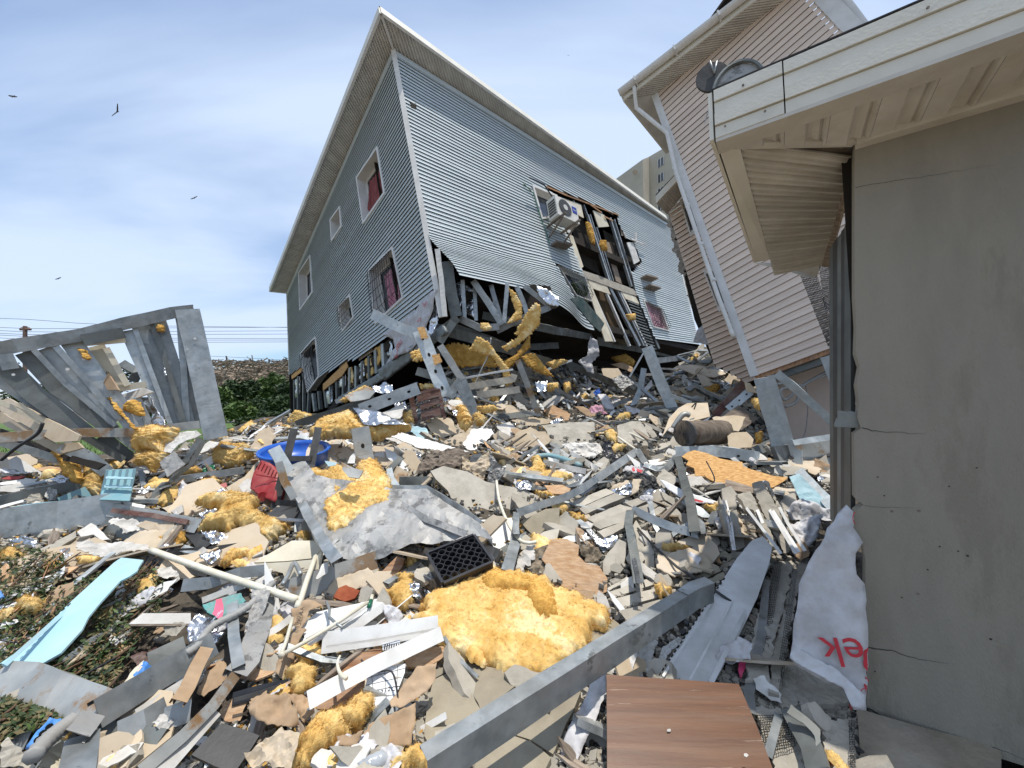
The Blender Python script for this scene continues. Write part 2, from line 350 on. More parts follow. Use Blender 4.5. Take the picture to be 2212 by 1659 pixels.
def fluff_mesh(name, poly, thick=.08, sp=None, rough=1.0, fib=1.0):
    seed = R.uniform(0, 90)
    area = abs(sum(poly[i][0] * poly[i - 1][1] - poly[i - 1][0] * poly[i][1] for i in range(len(poly)))) / 2
    S = math.sqrt(area); s = sp or max(.008, S / 48); thick = thick * .72
    P = densify(poly, s * 1.1, s * 1.9, seed)
    v2, fs = tri(P, s); fs = orient(v2, fs)
    if not fs: return None
    top = []
    for v in v2:
        d = edist((v.x, v.y), P)
        e = .45 * (1 - math.exp(-d / .008)) + .55 * (1 - math.exp(-d / (.45 * thick + .004)))
        q = Vector((v.x, v.y, seed))
        wq = q + noise.noise_vector(q * (.6 / thick)) * thick * .9
        lump = noise.noise(wq * (.9 / thick)) * .14 + noise.noise(wq * (.30 / thick)) * .40
        rid = (1 - 2 * abs(noise.noise(Vector((wq.x + wq.y * .5, wq.y * 2.2, seed)) * (1.1 / thick)))) * .26 + (1 - 2 * abs(noise.noise(Vector((wq.x, wq.y * 2, seed)) * (2.8 / thick)))) * .08 + noise.noise(q * (10 / thick)) * .04
        z = thick * e * (1 + rough * (lump + rid)) + (.0035 * noise.noise(q * 170) + .004 * noise.noise(Vector((q.x * 22, q.y * 75, seed))))
        o = noise.noise_vector(q * (1.2 / thick)) * thick * .16 + noise.noise_vector(q * 60) * .004
        top.append(Vector((v.x + o.x, v.y + o.y, z)))
    nT = len(top); vs = list(top); F = [list(f) for f in fs]
    ec = set()
    for f in fs:
        for i in range(3): ec.add((f[i], f[(i + 1) % 3]))
    mp_ = {}
    def dn(i):
        if i not in mp_:
            mp_[i] = len(vs); vs.append(Vector((vs[i].x, vs[i].y, -.03)))
        return mp_[i]
    for (a, b) in list(ec):
        if (b, a) not in ec: F.append([b, a, dn(a), dn(b)])
    nf = int(min(5200, 8000 * S) * fib)
    for _ in range(nf):
        i = R.randrange(nT) if R.random() < .5 else R.randrange(min(nT, len(P)))
        p = top[i]; d = Vector((R.gauss(0, 1), R.gauss(0, 1), abs(R.gauss(0, .7)))).normalized(); l = R.uniform(.25, .9) * min(thick, .1) * .42 + .006
        sd = d.cross(Vector((R.random(), R.random(), R.random()))).normalized() * l * .03
        k = len(vs); m_ = p + d * l * .6 + Vector((0, 0, -l * .1))
        vs += [p - sd, p + sd, m_ + sd * .8, p + d * l]
        F += [[k, k + 1, k + 2], [k, k + 2, k + 3]]
    return mesh(name, vs, F, True)

OCC = []
def occ(poly):
    xs = [p[0] for p in poly]; ys = [p[1] for p in poly]
    OCC.append((min(xs), max(xs), min(ys), max(ys), poly))
def occluded(x, y):
    return any(a <= x <= b and c <= y <= d and inside((x, y), q) for a, b, c, d, q in OCC)
def tocam(P): return (ORG - P).normalized()
def place(outline, lift, Y, nrm, mesher, name, m, label, cat, group, parent, mixf=.5, jit=.15):
    cx = sum(p[0] for p in outline) / len(outline); cy = sum(p[1] for p in outline) / len(outline)
    P = P3((cx, cy), lift, Y)
    if cy > 860: occ(outline)
    if nrm is None:
        e = .15
        tn = Vector((-(H(P.x + e, P.y) - H(P.x - e, P.y)) / (2 * e), -(H(P.x, P.y + e) - H(P.x, P.y - e)) / (2 * e), 1)).normalized()
        n = (tn * (1 - mixf) + tocam(P) * mixf + Vector((R.uniform(-jit, jit), R.uniform(-jit, jit), 0))).normalized()
    else:
        n = Vector(nrm).normalized()
        if n.dot(tocam(P)) < 0: n = -n
    up = Vector((0, 0, 1)) if abs(n.z) < .9 else Vector((0, 1, 0))
    M = frame_from(P, n, up); Mi = M.inverted()
    loc = []
    for p in outline:
        w_ = onplane(p[0], p[1], P, n); q = Mi @ w_; loc.append((q.x, q.y))
    me = mesher(loc)
    if me is None: return None
    if parent:
        M = M.copy(); pl = parent.location
        if parent.parent: pl = parent.parent.location + parent.location
        M.translation = M.translation - pl
    o = link(name, me, m, None); o.matrix_world = M
    if parent: o.parent = parent
    if label and not parent: tag(o, label, cat, group)
    return o
SOFT = ('wrap', 'foil', 'kraft', 'paper', 'cloth_pink', 'blue_foam', 'plastic_red')
def plate(c, pts, name, m, label=None, cat=None, group=None, thick=.012, rag=.004, crum=0, cfreq=4, sp=None, curl=0, lift=.05, Y=None, n=None, parent=None, mixf=.5, jit=.12, hard=False):
    hard = hard or m not in SOFT
    return place(Q(c, pts), lift, Y, n, lambda L: plate_mesh(name, L, thick, rag, crum, cfreq, sp, curl, hard), name, m, label, cat, group, parent, mixf, jit)
def fluff(c, pts, name='insulation_batt', m='insulation', label=None, cat='insulation', group=None, thick=.09, sp=None, lift=.05, Y=None, n=None, parent=None, rough=1.0, fib=1.0, mixf=.45):
    return place(Q(c, pts), lift, Y, n, lambda L: fluff_mesh(name, L, thick, sp, rough, fib), name, m, label, cat, group, parent, mixf, .05)

def resample(pts, step):
    out = [pts[0]]
    for i in range(len(pts) - 1):
        a, b = pts[i], pts[i + 1]; n = max(1, int((b - a).length / step))
        for k in range(1, n + 1): out.append(a.lerp(b, k / n))
    return out
def sweep(path, sec, Nrm, dent=.0, closed=True, caps=True, scale=None):
    """sec: list of (a, b): a across, b along the outward normal"""
    vs = []; F = []; n = len(path); m_ = len(sec); seed = R.uniform(0, 50)
    for i, p in enumerate(path):
        t = (path[min(i + 1, n - 1)] - path[max(i - 1, 0)]).normalized()
        N = Nrm[i] if isinstance(Nrm, list) else Nrm
        s = N.cross(t)
        if s.length < 1e-4: s = t.orthogonal()
        s.normalize(); nn = t.cross(s).normalized()
        if dent:
            nn = (Matrix.Rotation(noise.noise(Vector((i * .35, seed, 0))) * dent * 2.2, 3, t) @ nn); s = nn.cross(t).normalized()
        k = scale(i / max(1, n - 1)) if scale else 1
        for j, (a, b) in enumerate(sec):
            d = 1 + (noise.noise(Vector((i * .5, j * .8, seed))) * dent if dent else 0)
            vs.append(p + s * a * d * k + nn * b * d * k)
    for i in range(n - 1):
        for j in range(m_ if closed else m_ - 1):
            j2 = (j + 1) % m_
            F.append([i * m_ + j, (i + 1) * m_ + j, (i + 1) * m_ + j2, i * m_ + j2])
    if caps and closed:
        F.append([j for j in range(m_)]); F.append([(n - 1) * m_ + j for j in reversed(range(m_))])
    return vs, F
def csec(w_, f, t=.0022, lip=None):
    lip = lip if lip is not None else w_ * .12
    h = w_ / 2
    return [(-h, 0), (-h, -f), (-h + lip, -f), (-h + lip, -f + t), (-h + t, -f + t), (-h + t, -t), (h - t, -t), (h - t, -f + t), (h - lip, -f + t), (h - lip, -f), (h, -f), (h, 0)]
def stud(c, pts, wpx, label=None, m='zinc', name='steel_stud', cat='steel stud', group=None, lift=.07, Y=None, f=.42, roll=0, open_=False, dent=.12, parent=None, holes=0, solid=False, nrm=None):
    q = Q(c, pts); P = [P3(p, lift, Y) for p in q]
    s = CR[c][2] / 2212.0 / K if c else 1
    W = wpx * s * (sum((p - ORG).length for p in P) / len(P)) / FPX * .97
    if not Y and wpx * s > 11:
        for i in range(len(q) - 1):
            ax_, ay_ = q[i][:2]; bx_, by_ = q[i + 1][:2]; l = math.hypot(bx_ - ax_, by_ - ay_) + 1e-6; ux, uy = -(by_ - ay_) / l * wpx * s * .6, (bx_ - ax_) / l * wpx * s * .6
            occ([(ax_ + ux, ay_ + uy), (bx_ + ux, by_ + uy), (bx_ - ux, by_ - uy), (ax_ - ux, ay_ - uy)])
    base = P[len(P) // 2]; t = (P[-1] - P[0]).normalized()
    N = nrm if nrm else tocam(base)
    N = (N - t * N.dot(t)).normalized()
    if roll: N = Matrix.Rotation(math.radians(roll), 3, t) @ N
    path = resample(P, .09)
    if open_: sec = [(a, -b) for a, b in csec(W, W * f)][::-1]
    elif solid: sec = [(-W / 2, 0), (-W / 2, -W * f), (W / 2, -W * f), (W / 2, 0)]
    else: sec = csec(W, W * f)
    vs, F = sweep(path, sec, N, dent, caps=True)
    # caps of a C section are concave: split safely by leaving them out
    if not solid: F = F[:-2]
    if holes and not parent:
        e = empty(name, P[0]); tag(e, label, cat, group)
        obw('web', vs, F, m, e)
        for k in range(holes):
            a = P[0].lerp(P[-1], (k + .5) / holes); r = W * .1
            hv = [a + N * .0035 + t * (math.cos(x * math.pi / 5) * r * 1.5) + N.cross(t) * (math.sin(x * math.pi / 5) * r) for x in range(10)]
            hv += [v - N * .006 for v in hv]
            obw('painted_hole', hv, [list(range(10))] + [[x, (x + 1) % 10, 10 + (x + 1) % 10, 10 + x] for x in range(10)], 'interior_shade', e)  # dark oval laid on the web, the shade of a hole painted
        return e
    o = obw(name, vs, F, m, parent)
    if not parent: tag(o, label, cat, group)
    return o
def circ(r, n=8): return [(math.cos(2 * math.pi * k / n) * r, math.sin(2 * math.pi * k / n) * r) for k in range(n)]
def tube_pts(P, r, name, m, parent=None, n=7, ribs=0):
    path = resample(P, ribs or .08)
    sc_ = (lambda t, _n=len(path): 1.0 if not ribs else (1.12 if int(round(t * (_n - 1))) % 2 else .9))
    vs, F = sweep(path, circ(r, n), Vector((.13, .21, 1)).normalized(), scale=sc_)
    return obw(name, vs, F, m, parent, True)
def smoothpts(P, k=6):
    out = []
    for i in range(len(P) - 1):
        a = P[max(i - 1, 0)]; b = P[i]; c_ = P[i + 1]; d = P[min(i + 2, len(P) - 1)]
        for j in range(k):
            t = j / k
            out.append(.5 * ((2 * b) + (c_ - a) * t + (2 * a - 5 * b + 4 * c_ - d) * t * t + (3 * b - a - 3 * c_ + d) * t ** 3))
    out.append(P[-1]); return out
def pipe(c, pts, rpx, name, m, label, cat, lift=.09, Y=None, smooth=False, ribs=0, parent=None, group=None):
    P = [P3(p, lift, Y) for p in Q(c, pts)]
    s = CR[c][2] / 2212.0 / K if c else 1
    r = rpx * s * (sum((p - ORG).length for p in P) / len(P)) / FPX
    if smooth: P = smoothpts(P)
    o = tube_pts(P, r, name, m, parent, ribs=r * .55 if ribs else 0)
    if not parent: tag(o, label, cat, group)
    return o
def boxv(o, ax, ay, az):
    """corner o plus three edge vectors"""
    v = [o, o + ax, o + ax + ay, o + ay]; v += [p + az for p in v]
    F = [[0, 3, 2, 1], [4, 5, 6, 7], [0, 1, 5, 4], [1, 2, 6, 5], [2, 3, 7, 6], [3, 0, 4, 7]]
    if ax.cross(ay).dot(az) < 0: F = [list(reversed(f)) for f in F]
    return v, F
def join(parts):
    V = []; F = []
    for v, f in parts:
        k = len(V); V += list(v); F += [[i + k for i in g] for g in f]
    return V, F
def text(s, size, m, name, M, parent, extr=.0008):
    cu = bpy.data.curves.new(name, 'FONT'); cu.body = s; cu.size = size; cu.extrude = extr; cu.align_x = 'CENTER'; cu.align_y = 'CENTER'; cu.resolution_u = 3
    to = bpy.data.objects.new(name, cu); me = bpy.data.meshes.new_from_object(to); bpy.data.objects.remove(to)
    o = link(name, me, m, None); o.matrix_world = M
    if parent: o.parent = parent; o.matrix_parent_inverse = parent.matrix_world.inverted() if parent.type == 'EMPTY' and False else Matrix()
    return o
# ------------------------------------------------------------------ ground
def grid_ground():
    gv = [(-4000, -200, -.16), (4000, -200, -.16), (4000, 4000, -.16), (-4000, 4000, -.16)]
    o = obw('ground', gv, [[0, 1, 2, 3]], 'dirt'); struct(o)
    gg = [(-60, 11, -.15), (-5, 12.5, -.15), (-5.5, 60, -.15), (-90, 60, -.15)]
    o = obw('grass_field', gg, [[0, 1, 2, 3]], 'grass'); struct(o)
    vs = []; F = []; ys = []
    y = .25
    while y < 24: ys.append(y); y += .035 + y * .011
    nr = 230
    for y in ys:
        for j in range(nr + 1):
            r = -2.2 + 4.4 * j / nr; x = r * max(y, 1.2)
            z = H(x, y) - .07 + .05 * noise.noise(Vector((x * 5, y * 5, 0))) + .03 * noise.noise(Vector((x * 13, y * 13, 4)))
            vs.append((x, y, z))
    W = nr + 1
    for i in range(len(ys) - 1):
        for j in range(nr):
            x, y, z = vs[i * W + j]
            if y > 7 and z < .02: continue
            F.append([i * W + j, i * W + j + 1, (i + 1) * W + j + 1, (i + 1) * W + j])
    o = obw('rubble_ground', vs, F, 'rubble', smooth=False); struct(o)
grid_ground()

# ------------------------------------------------------------------ siding wall helper
class Wall:
    def __init__(s, A, B, C, D, disp=None):     # A top start, B top end, C bottom end, D bottom start
        s.A, s.B, s.C, s.D = A, B, C, D
        s.N = (B - A).cross(D - A).normalized()
        if s.N.dot(ORG - A) < 0: s.N = -s.N
        s.disp = disp
    def S(s, u, v, off=0):
        p = s.A.lerp(s.B, u).lerp(s.D.lerp(s.C, u), v)
        if s.disp: p = p + s.disp(u, v)
        return p + s.N * off
    def px(s, x, y, off=0): return onplane(x, y, s.A + s.N * off, s.N)
def siding(W, n, m, parent, cuts, ns, lip=.036, umap=None, ulim=None, name='siding_board', vmax=1.0):
    for i in range(n):
        v0, v1 = i / n, (i + 1) / n
        if v0 >= vmax: break
        us = [k / ns for k in range(ns + 1)]
        u0, u1 = ulim(v0) if ulim else (0, 1)
        us = [u0 + (u1 - u0) * u for u in us]
        keep = []
        for k in range(ns):
            q = topix(W.S((us[k] + us[k + 1]) / 2, (v0 + v1) / 2))
            keep.append(not any(inside(q, c) for c in cuts))
        vs = []; F = []
        prof = [(v0, .002), (v0 + (v1 - v0) * .42, lip * .55), (v0 + (v1 - v0) * .5, lip * .42), (v0 + (v1 - v0) * .94, lip), (v1, lip * .95), (v1 - (v1 - v0) * .3, -.012)]
        for u in us:
            wv = .004 * noise.noise(Vector((u * 7, i * .9, n))) + .011 * noise.noise(Vector((u * 2.6, i * .23, n * .3)))
            for (v, o) in prof: vs.append(W.S(u, v + wv * .12, o + wv))
        L = len(prof)
        for k in range(ns):
            if not keep[k]: continue
            for j in range(L - 1):
                F.append([k * L + j, k * L + j + 1, (k + 1) * L + j + 1, (k + 1) * L + j])
        if not F: continue
        runs = []
        for k in range(ns):
            if keep[k]:
                if k and keep[k - 1]: runs[-1].append(k)
                else: runs.append([k])
        for run in runs:
            V2 = vs[run[0] * L:(run[-1] + 2) * L]; F2 = []
            for k in range(len(run)):
                for j in range(L - 1): F2.append([k * L + j, k * L + j + 1, (k + 1) * L + j + 1, (k + 1) * L + j])
            if (V2[F2[0][1]] - V2[F2[0][0]]).cross(V2[F2[0][3]] - V2[F2[0][0]]).dot(W.N) < 0: F2 = [list(reversed(f)) for f in F2]
            obw(name, V2, F2, m, parent)
def bar(a, b, w_, d, N, m, name, parent, out=0):
    """rectangular bar from a to b lying on a surface of normal N, w_ wide, d deep (downward into the wall), front face at out"""
    t = (b - a).normalized(); s = N.cross(t).normalized()
    v, F = boxv(a + N * out - s * w_ / 2, b - a, s * w_, -N * d)
    return obw(name, v, F, m, parent)
def quadpts(W, pts, off=0): return [W.px(x, y, off) for x, y in pts]
def window(W, quad, parent, depth=.22, fw=.06, bars=None, curtain=None, name='window', pane=True, jamb='trim', out=.05, handle=0):
    P = quadpts(W, quad)                         # TL TR BR BL on the wall plane
    c = sum(P, Vector()) / 4
    e = empty(name, c - parent.location); e.parent = parent
    N = W.N
    vs = []; F = []
    # surround: outer face, reveal running inwards
    inner = [p.lerp(c, fw / max(.3, (p - c).length) * 1.35) for p in P]
    ring = [(P, 0), (P, out), (inner, out), (inner, -depth)]
    for pts, o in ring: vs += [p + N * o for p in pts]
    for r_ in range(3):
        for j in range(4):
            k = (j + 1) % 4; F.append([r_ * 4 + j, r_ * 4 + k, (r_ + 1) * 4 + k, (r_ + 1) * 4 + j])
    obw('frame', vs, F, jamb, e)
    I2 = [p.lerp(c, .12) for p in inner]
    vs = []; F = []
    for pts, o in ((inner, -depth + .02), (I2, -depth + .02), (I2, -depth - .01)): vs += [p + N * o for p in pts]
    for r_ in range(2):
        for j in range(4):
            k = (j + 1) % 4; F.append([r_ * 4 + j, r_ * 4 + k, (r_ + 1) * 4 + k, (r_ + 1) * 4 + j])
    obw('sash', vs, F, 'trim', e)
    if pane:
        obw('pane', [p - N * (depth + .03) for p in inner], [[0, 1, 2, 3]], 'glass_dark', e)
    bk = [p + (p - c) * .2 - N * (depth + .5) for p in inner]; fr = [p - N * (depth + .05) for p in inner]
    obw('dark_room', fr + bk, [[4, 5, 6, 7], [0, 1, 5, 4], [1, 2, 6, 5], [2, 3, 7, 6], [3, 0, 4, 7]], 'interior_shade', e)  # near-black box paints the unlit room behind the pane
    if bars:
        nb, nh, m = bars; parts = []
        U = (inner[1] - inner[0]); V = (inner[3] - inner[0])
        for k in range(nb):
            t = (k + .5) / nb
            a = inner[0].lerp(inner[1], t); b = inner[3].lerp(inner[2], t)
            mid = a.lerp(b, .5)
            path = [a + N * .03, a.lerp(b, .06) + N * .13, a.lerp(b, .5) + N * .16, a.lerp(b, .86) + N * (.16 + .06 * math.sin(k)), b + N * .04]
            parts.append(sweep(resample(path, .12), circ(.009, 4), N))
        for k in range(nh):
            t = (k + .7) / (nh + .4)
            a = inner[0].lerp(inner[3], t) + N * .14; b = inner[1].lerp(inner[2], t) + N * .14
            parts.append(sweep([a, b], circ(.009, 4), N))
        V_, F_ = join(parts); stuff(obw('window_bars', V_, F_, m, e))
    if curtain:
        m, pts = curtain
        a = [W.px(x, y, -depth + .05) for x, y in pts]
        vs = []; F = []; n = 14
        for j in range(7):
            for k in range(n + 1):
                p = a[0].lerp(a[1], k / n).lerp(a[3].lerp(a[2], k / n), j / 6)
                vs.append(p + N * (.035 * math.sin(k * 1.9) + .02 * noise.noise(Vector((k * .5, j * .7, 0)))))
        for j in range(6):
            for k in range(n): F.append([j * (n + 1) + k, j * (n + 1) + k + 1, (j + 1) * (n + 1) + k + 1, (j + 1) * (n + 1) + k])
        obw('curtain', vs, F, m, e, True)
    return e
def soffit(a0, a1, b0, b1, n, ribs, m, parent, N, depth=.012, name='soffit_panel'):
    """panels between wall line a0-a1 and eave line b0-b1, N points down"""
    for i in range(n):
        vs = []; F = []
        K_ = ribs * 4
        for k in range(K_ + 1):
            t = (i + k / K_) / n
            o = [0, 0, depth, depth][k % 4] if k < K_ else 0
            if k % 4 == 1: t = (i + (k + .75) / K_) / n
            if k % 4 == 3 and k < K_: t = (i + (k + .6) / K_) / n
            vs += [a0.lerp(a1, t) - N * o, b0.lerp(b1, t) - N * o]
        for k in range(K_): F.append([2 * k, 2 * k + 1, 2 * k + 3, 2 * k + 2])
        obw(name, vs, F, m, parent)
def slab(pts, T, m, name, parent):
    n = len(pts); vs = list(pts) + [p + T for p in pts]
    F = [list(range(n)), [n + i for i in reversed(range(n))]] + [[i, i + n, (i + 1) % n + n, (i + 1) % n] for i in range(n)]
    return obw(name, vs, F, m, parent)

# ------------------------------------------------------------------ grey house
C0 = at(850, 108, 8.4); C1 = at(955, 690, 7.75)
L0 = at(620, 632, 15.2); R0 = at(1447, 486, 16.8)
house = empty('grey_house', (C1.x, C1.y, C1.z)); tag(house, 'leaning grey clapboard house with its ground floor crushed into the rubble', 'house')
NL = (L0 - C0).cross(C1 - C0).normalized(); NL = NL if NL.dot(ORG - C0) > 0 else -NL
NR = (R0 - C0).cross(C1 - C0).normalized(); NR = NR if NR.dot(ORG - C0) > 0 else -NR
L1 = onplane(628, 892, C0, NL); R1 = onplane(1512, 753, C0, NR)
UPH = (C0 - C1).normalized()
WL = Wall(C0, L0, L1, C1)
def bulge(u, v):
    a = sm(.66, 1.0, v) * (1 - sm(.16, .40, u))
    a2 = sm(.45, .95, v) * math.exp(-((u - .30) / .07) ** 2) * .3
    return UPH * (a * .66) + NR * (a * .40 + a2 * .8)
WR = Wall(C0, R0, R1, C1, bulge)
cutL = [[(560, 850), (627, 809), (655, 790), (690, 815), (752, 778), (775, 776), (826, 735), (880, 690), (945, 620), (1000, 700), (1000, 1000), (560, 1000)]]
winL = [
    ([(771.8, 384), (818, 315.5), (834.3, 418), (786.7, 485)], None, ('curtain_red', [(800, 392), (826, 362), (834, 420), (792, 478)])),
    ([(715.3, 474.6), (736.7, 444.9), (740.6, 489.5), (718.3, 522.2)], None, None),
    ([(646.8, 589.2), (672.1, 550.5), (677.2, 632.4), (649.8, 671)], None, None),
    ([(798.6, 583), (850.7, 531.2), (874.5, 644.3), (813.5, 700.8)], (11, 5, 'dark_steel'), ('curtain_pink', [(832, 598), (852, 570), (870, 650), (842, 672)])),
    ([(733.7, 660.6), (758.4, 635.3), (766.8, 685.9), (742, 717.2)], (5, 4, 'old_wood'), None),
    ([(651.3, 761.8), (684, 726.1), (691.5, 814), (666.2, 848.1)], (9, 3, 'dark_steel'), None)]
def grow(q, k=1.0): 
    cx = sum(p[0] for p in q) / 4; cy = sum(p[1] for p in q) / 4
    return [(cx + (p[0] - cx) * k, cy + (p[1] - cy) * k) for p in q]
siding(WL, 66, 'siding_grey', house, cutL + [grow(w_[0], .97) for w_ in winL], 110)
for q, b, cu in winL: window(WL, q, house, bars=b, curtain=cu)
P1 = [(1173, 398), (1262, 432), (1336, 464), (1334, 478), (1345, 500), (1352, 540), (1365, 600), (1380, 650), (1425, 756), (1325, 749), (1300, 705), (1275, 650), (1262, 597), (1255, 580), (1222, 500), (1205, 470), (1201, 424)]
wA = [(1147.5, 400), (1201.4, 422.6), (1210, 469.4), (1168.4, 474.7)]
wB = [(1336.8, 505.9), (1368, 521.5), (1385, 566), (1362.8, 590)]
wC = [(1200, 570), (1262.5, 597), (1277, 652), (1240, 640)]
wE = [(1387.5, 647.6), (1426.2, 665.4), (1444, 716), (1408.4, 707)]
def ulimR(v):
    a = 0.0
    if v > .74: a = (v - .74) * .13
    return (a, 1.0)
cutR = [P1, grow(wA, .97), wB, wC, grow(wE, .95), [(1225, 600), (1262, 600), (1300, 700), (1330, 760), (1300, 770), (1265, 655)]]
siding(WR, 66, 'siding_grey', house, cutR, 120, .027, ulim=ulimR, vmax=.955)
# corner post trims
bar(C0 + (NL + NR) * .012, C1 + UPH * .05 + (NL + NR) * .012, .11, .05, (NL + NR).normalized(), 'trim', 'corner_trim', house, out=.02)
bar(L0, L0.lerp(L1, .68), .09, .04, NL, 'trim', 'corner_trim', house, out=.02)
bar(R0, R0.lerp(R1, .93), .09, .04, NR, 'trim', 'corner_trim', house, out=.02)
# backing boards so that no light leaks behind the courses
def backing(W, cuts, off, m, n=34, vmax=1.0, shift=True):
    vs = []; F = []
    for i in range(n + 1):
        for j in range(n + 1): vs.append(W.S(j / n, i / n, off))
    for i in range(n):
        for j in range(n):
            if (i + .5) / n > vmax: continue
            q = topix(W.S((j + .5) / n, (i + .5) / n))
            if any(inside(q, c) for c in cuts): continue
            F.append([i * (n + 1) + j, i * (n + 1) + j + 1, (i + 1) * (n + 1) + j + 1, (i + 1) * (n + 1) + j])
    used = sorted({a for f in F for a in f}); mp_ = {a: b for b, a in enumerate(used)}
    return obw('sheathing', [vs[a] for a in used], [[mp_[a] for a in f] for f in F], m, house)
backing(WL, cutL + [grow(w_[0], 1.15) for w_ in winL], -.04, 'old_wood', 60)
backing(WR, [[(x, y) for x, y in c] for c in cutR[:1]] + [grow(c, 1.15) for c in (wA, wB, wC, wE)], -.04, 'old_wood', 50, vmax=.62)
# eaves: fascia, soffit, roof
RN = (L0 - C0).cross(R0 - C0).normalized(); RN = RN if RN.z > 0 else -RN
def onroof(x, y): return onplane(x, y, C0, RN)
E0 = onroof(822, 26); EL = onroof(583, 628); ER = onroof(1440, 472)
soffit(C0, L0, E0, EL, 44, 3, 'soffit', house, -RN, .03)
soffit(C0, R0, E0, ER, 44, 3, 'soffit', house, -RN, .03)
def fas(a, b, h, N, name='fascia_board', m='fascia', th=.03):
    v, F = boxv(a - RN * .03, b - a, RN * h, N * th); return obw(name, v, F, m, house)
outL = (E0 - C0 + (EL - L0)).normalized(); 
nLo = NL - RN * NL.dot(RN); nRo = NR - RN * NR.dot(RN)
fas(E0, EL, .20, nLo.normalized()); fas(E0, ER, .20, nRo.normalized())
bar(E0, EL, .06, .02, -RN, 'trim', 'soffit_edge_trim', house, out=.045); bar(E0, ER, .06, .02, -RN, 'trim', 'soffit_edge_trim', house, out=.045)
bar(C0, E0, .05, .02, -RN, 'trim', 'soffit_edge_trim', house, out=.045)
fas(EL, L0 + (L0 - EL) * .15, .18, (L0 - C0).normalized(), m='fascia')
slab([E0 + RN * .2, EL + RN * .2, EL + (R0 - C0) * .9 + RN * .2, ER + (L0 - C0) * .9 + RN * .2, ER + RN * .2], RN * .05, 'shingle', 'roof', house)
slab([C0 + RN * .06, L0 + RN * .06, L0 + (R0 - C0) + RN * .06, R0 + RN * .06], RN * .04, 'interior_shade', 'ceiling', house)
# frieze strip under the soffit, dark gap
bar(C0 + NL * .03 - UPH * .1, L0 + NL * .03 - UPH * .1, .14, .03, NL, 'siding_grey', 'frieze_board', house, out=.01)
bar(C0 + NR * .03 - UPH * .1, R0 + NR * .03 - UPH * .1, .14, .03, NR, 'siding_grey', 'frieze_board', house, out=.01)
# inside: partition walls, floors, coloured near-black so the rooms read as unlit
inn = -(NL + NR).normalized()
def inside_wall(a, b, c_, d, m='interior_shade', name='inner_wall'): return obw(name, [a, b, c_, d], [[0, 1, 2, 3]], m, house)
dR = (R0 - C0); dL = (L0 - C0); dn = -UPH
o1 = C0 - NR * 1.6
inside_wall(o1 + dL * .02, o1 + dR, o1 + dR - UPH * 6.6, o1 + dL * .02 - UPH * 6.6)
o2 = C0 - NL * 1.6
inside_wall(o2, o2 + dL, o2 + dL - UPH * 7.2, o2 - UPH * 5.6)
# floors between storeys and the lowest floor slab
for hgt, ov in ((3.0, -.06), (5.85, .02)):
    a = C0 - UPH * hgt; pts = [a - NR * .06 - NL * .06, a + dL * .98 - NL * .06, a + dL * .98 + dR * .98, a + dR * .98 - NR * .06]
    if hgt > 5: pts = [p for p in pts]
    slab(pts, -UPH * .22, 'interior_shade', 'floor_slab', house)
slab([R0, R0 + dL, R1 + dL, R1], (R0 - C0).normalized() * .05, 'interior_shade', 'back_wall', house)
slab([L0, L0 + dR, L1 + dR, L1], dL.normalized() * .05, 'interior_shade', 'back_wall', house)

# ---- the torn opening on the sunlit wall
Wf = Wall(C0, R0, R1, C1)
def wallbar(p, q, wpx, m, name, off=-.02, d=.06, par=None):
    a = Wf.px(*p); b = Wf.px(*q); s = wpx / FPX * ((a - ORG).length + (b - ORG).length) / 2
    return bar(a, b, s, d, NR, m, name, par or house, out=off)
def wallplate(pts, m, name, off=-.05, thick=.03, crum=0, rag=.01, par=None):
    P = Wf.A + NR * off
    return place(pts, 0, None, None, None, name, m, None, None, None, par or house) if False else _wp(pts, m, name, P, NR, thick, crum, rag, par or house)
def _wp(pts, m, name, P, N, thick, crum, rag, par, cfreq=3, sp=None):
    M = frame_from(P, N); Mi = M.inverted(); w3 = [onplane(x, y, P, N) for x, y in pts]
    c = sum(w3, Vector()) / len(w3); M.translation = c; Mi = M.inverted()
    loc = [((Mi @ v).x, (Mi @ v).y) for v in w3]
    me = plate_mesh(name, loc, thick, rag, crum, cfreq, sp)
    pl = par.location + (par.parent.location if par.parent else Vector())
    M.translation = c - pl
    o = link(name, me, m, None); o.matrix_world = M; o.parent = par; return o
def pw(c, pts, m, name='wall_panel', off=-.05, thick=.03, crum=0, rag=.01): return _wp([p[:2] for p in Q(c, pts)], m, name, Wf.A + NR * off, NR, thick, crum, rag, house)
pw('R', [(640, 390), (910, 490), (945, 655), (700, 525)], 'ivory', 'door_header', -.03)
pw('R', [(1060, 560), (1200, 620), (1260, 760), (1130, 770)], 'ivory', 'door_header', -.03)
pw('R', [(755, 850), (810, 880), (940, 1260), (880, 1300)], 'ivory', 'door_jamb', -.03)
pw('R', [(600, 380), (660, 400), (740, 560), (790, 860), (740, 830), (680, 640)], 'trim', 'door_jamb', -.02)
pw('R', [(890, 1290), (1200, 1400), (1560, 1540), (1640, 1640), (1400, 1560), (960, 1400)], 'cement', 'floor_edge', 0, .05)
pw('4', [(740, 905), (800, 900), (900, 960), (930, 1030), (800, 985)], 'ivory', 'door_header', -.02)
pw('4', [(750, 930), (800, 985), (950, 1370), (890, 1370)], 'ivory', 'door_jamb', -.02)
pw('4', [(1000, 1000), (1110, 1045), (1140, 1100), (1040, 1060)], 'ivory', 'door_header', -.02)
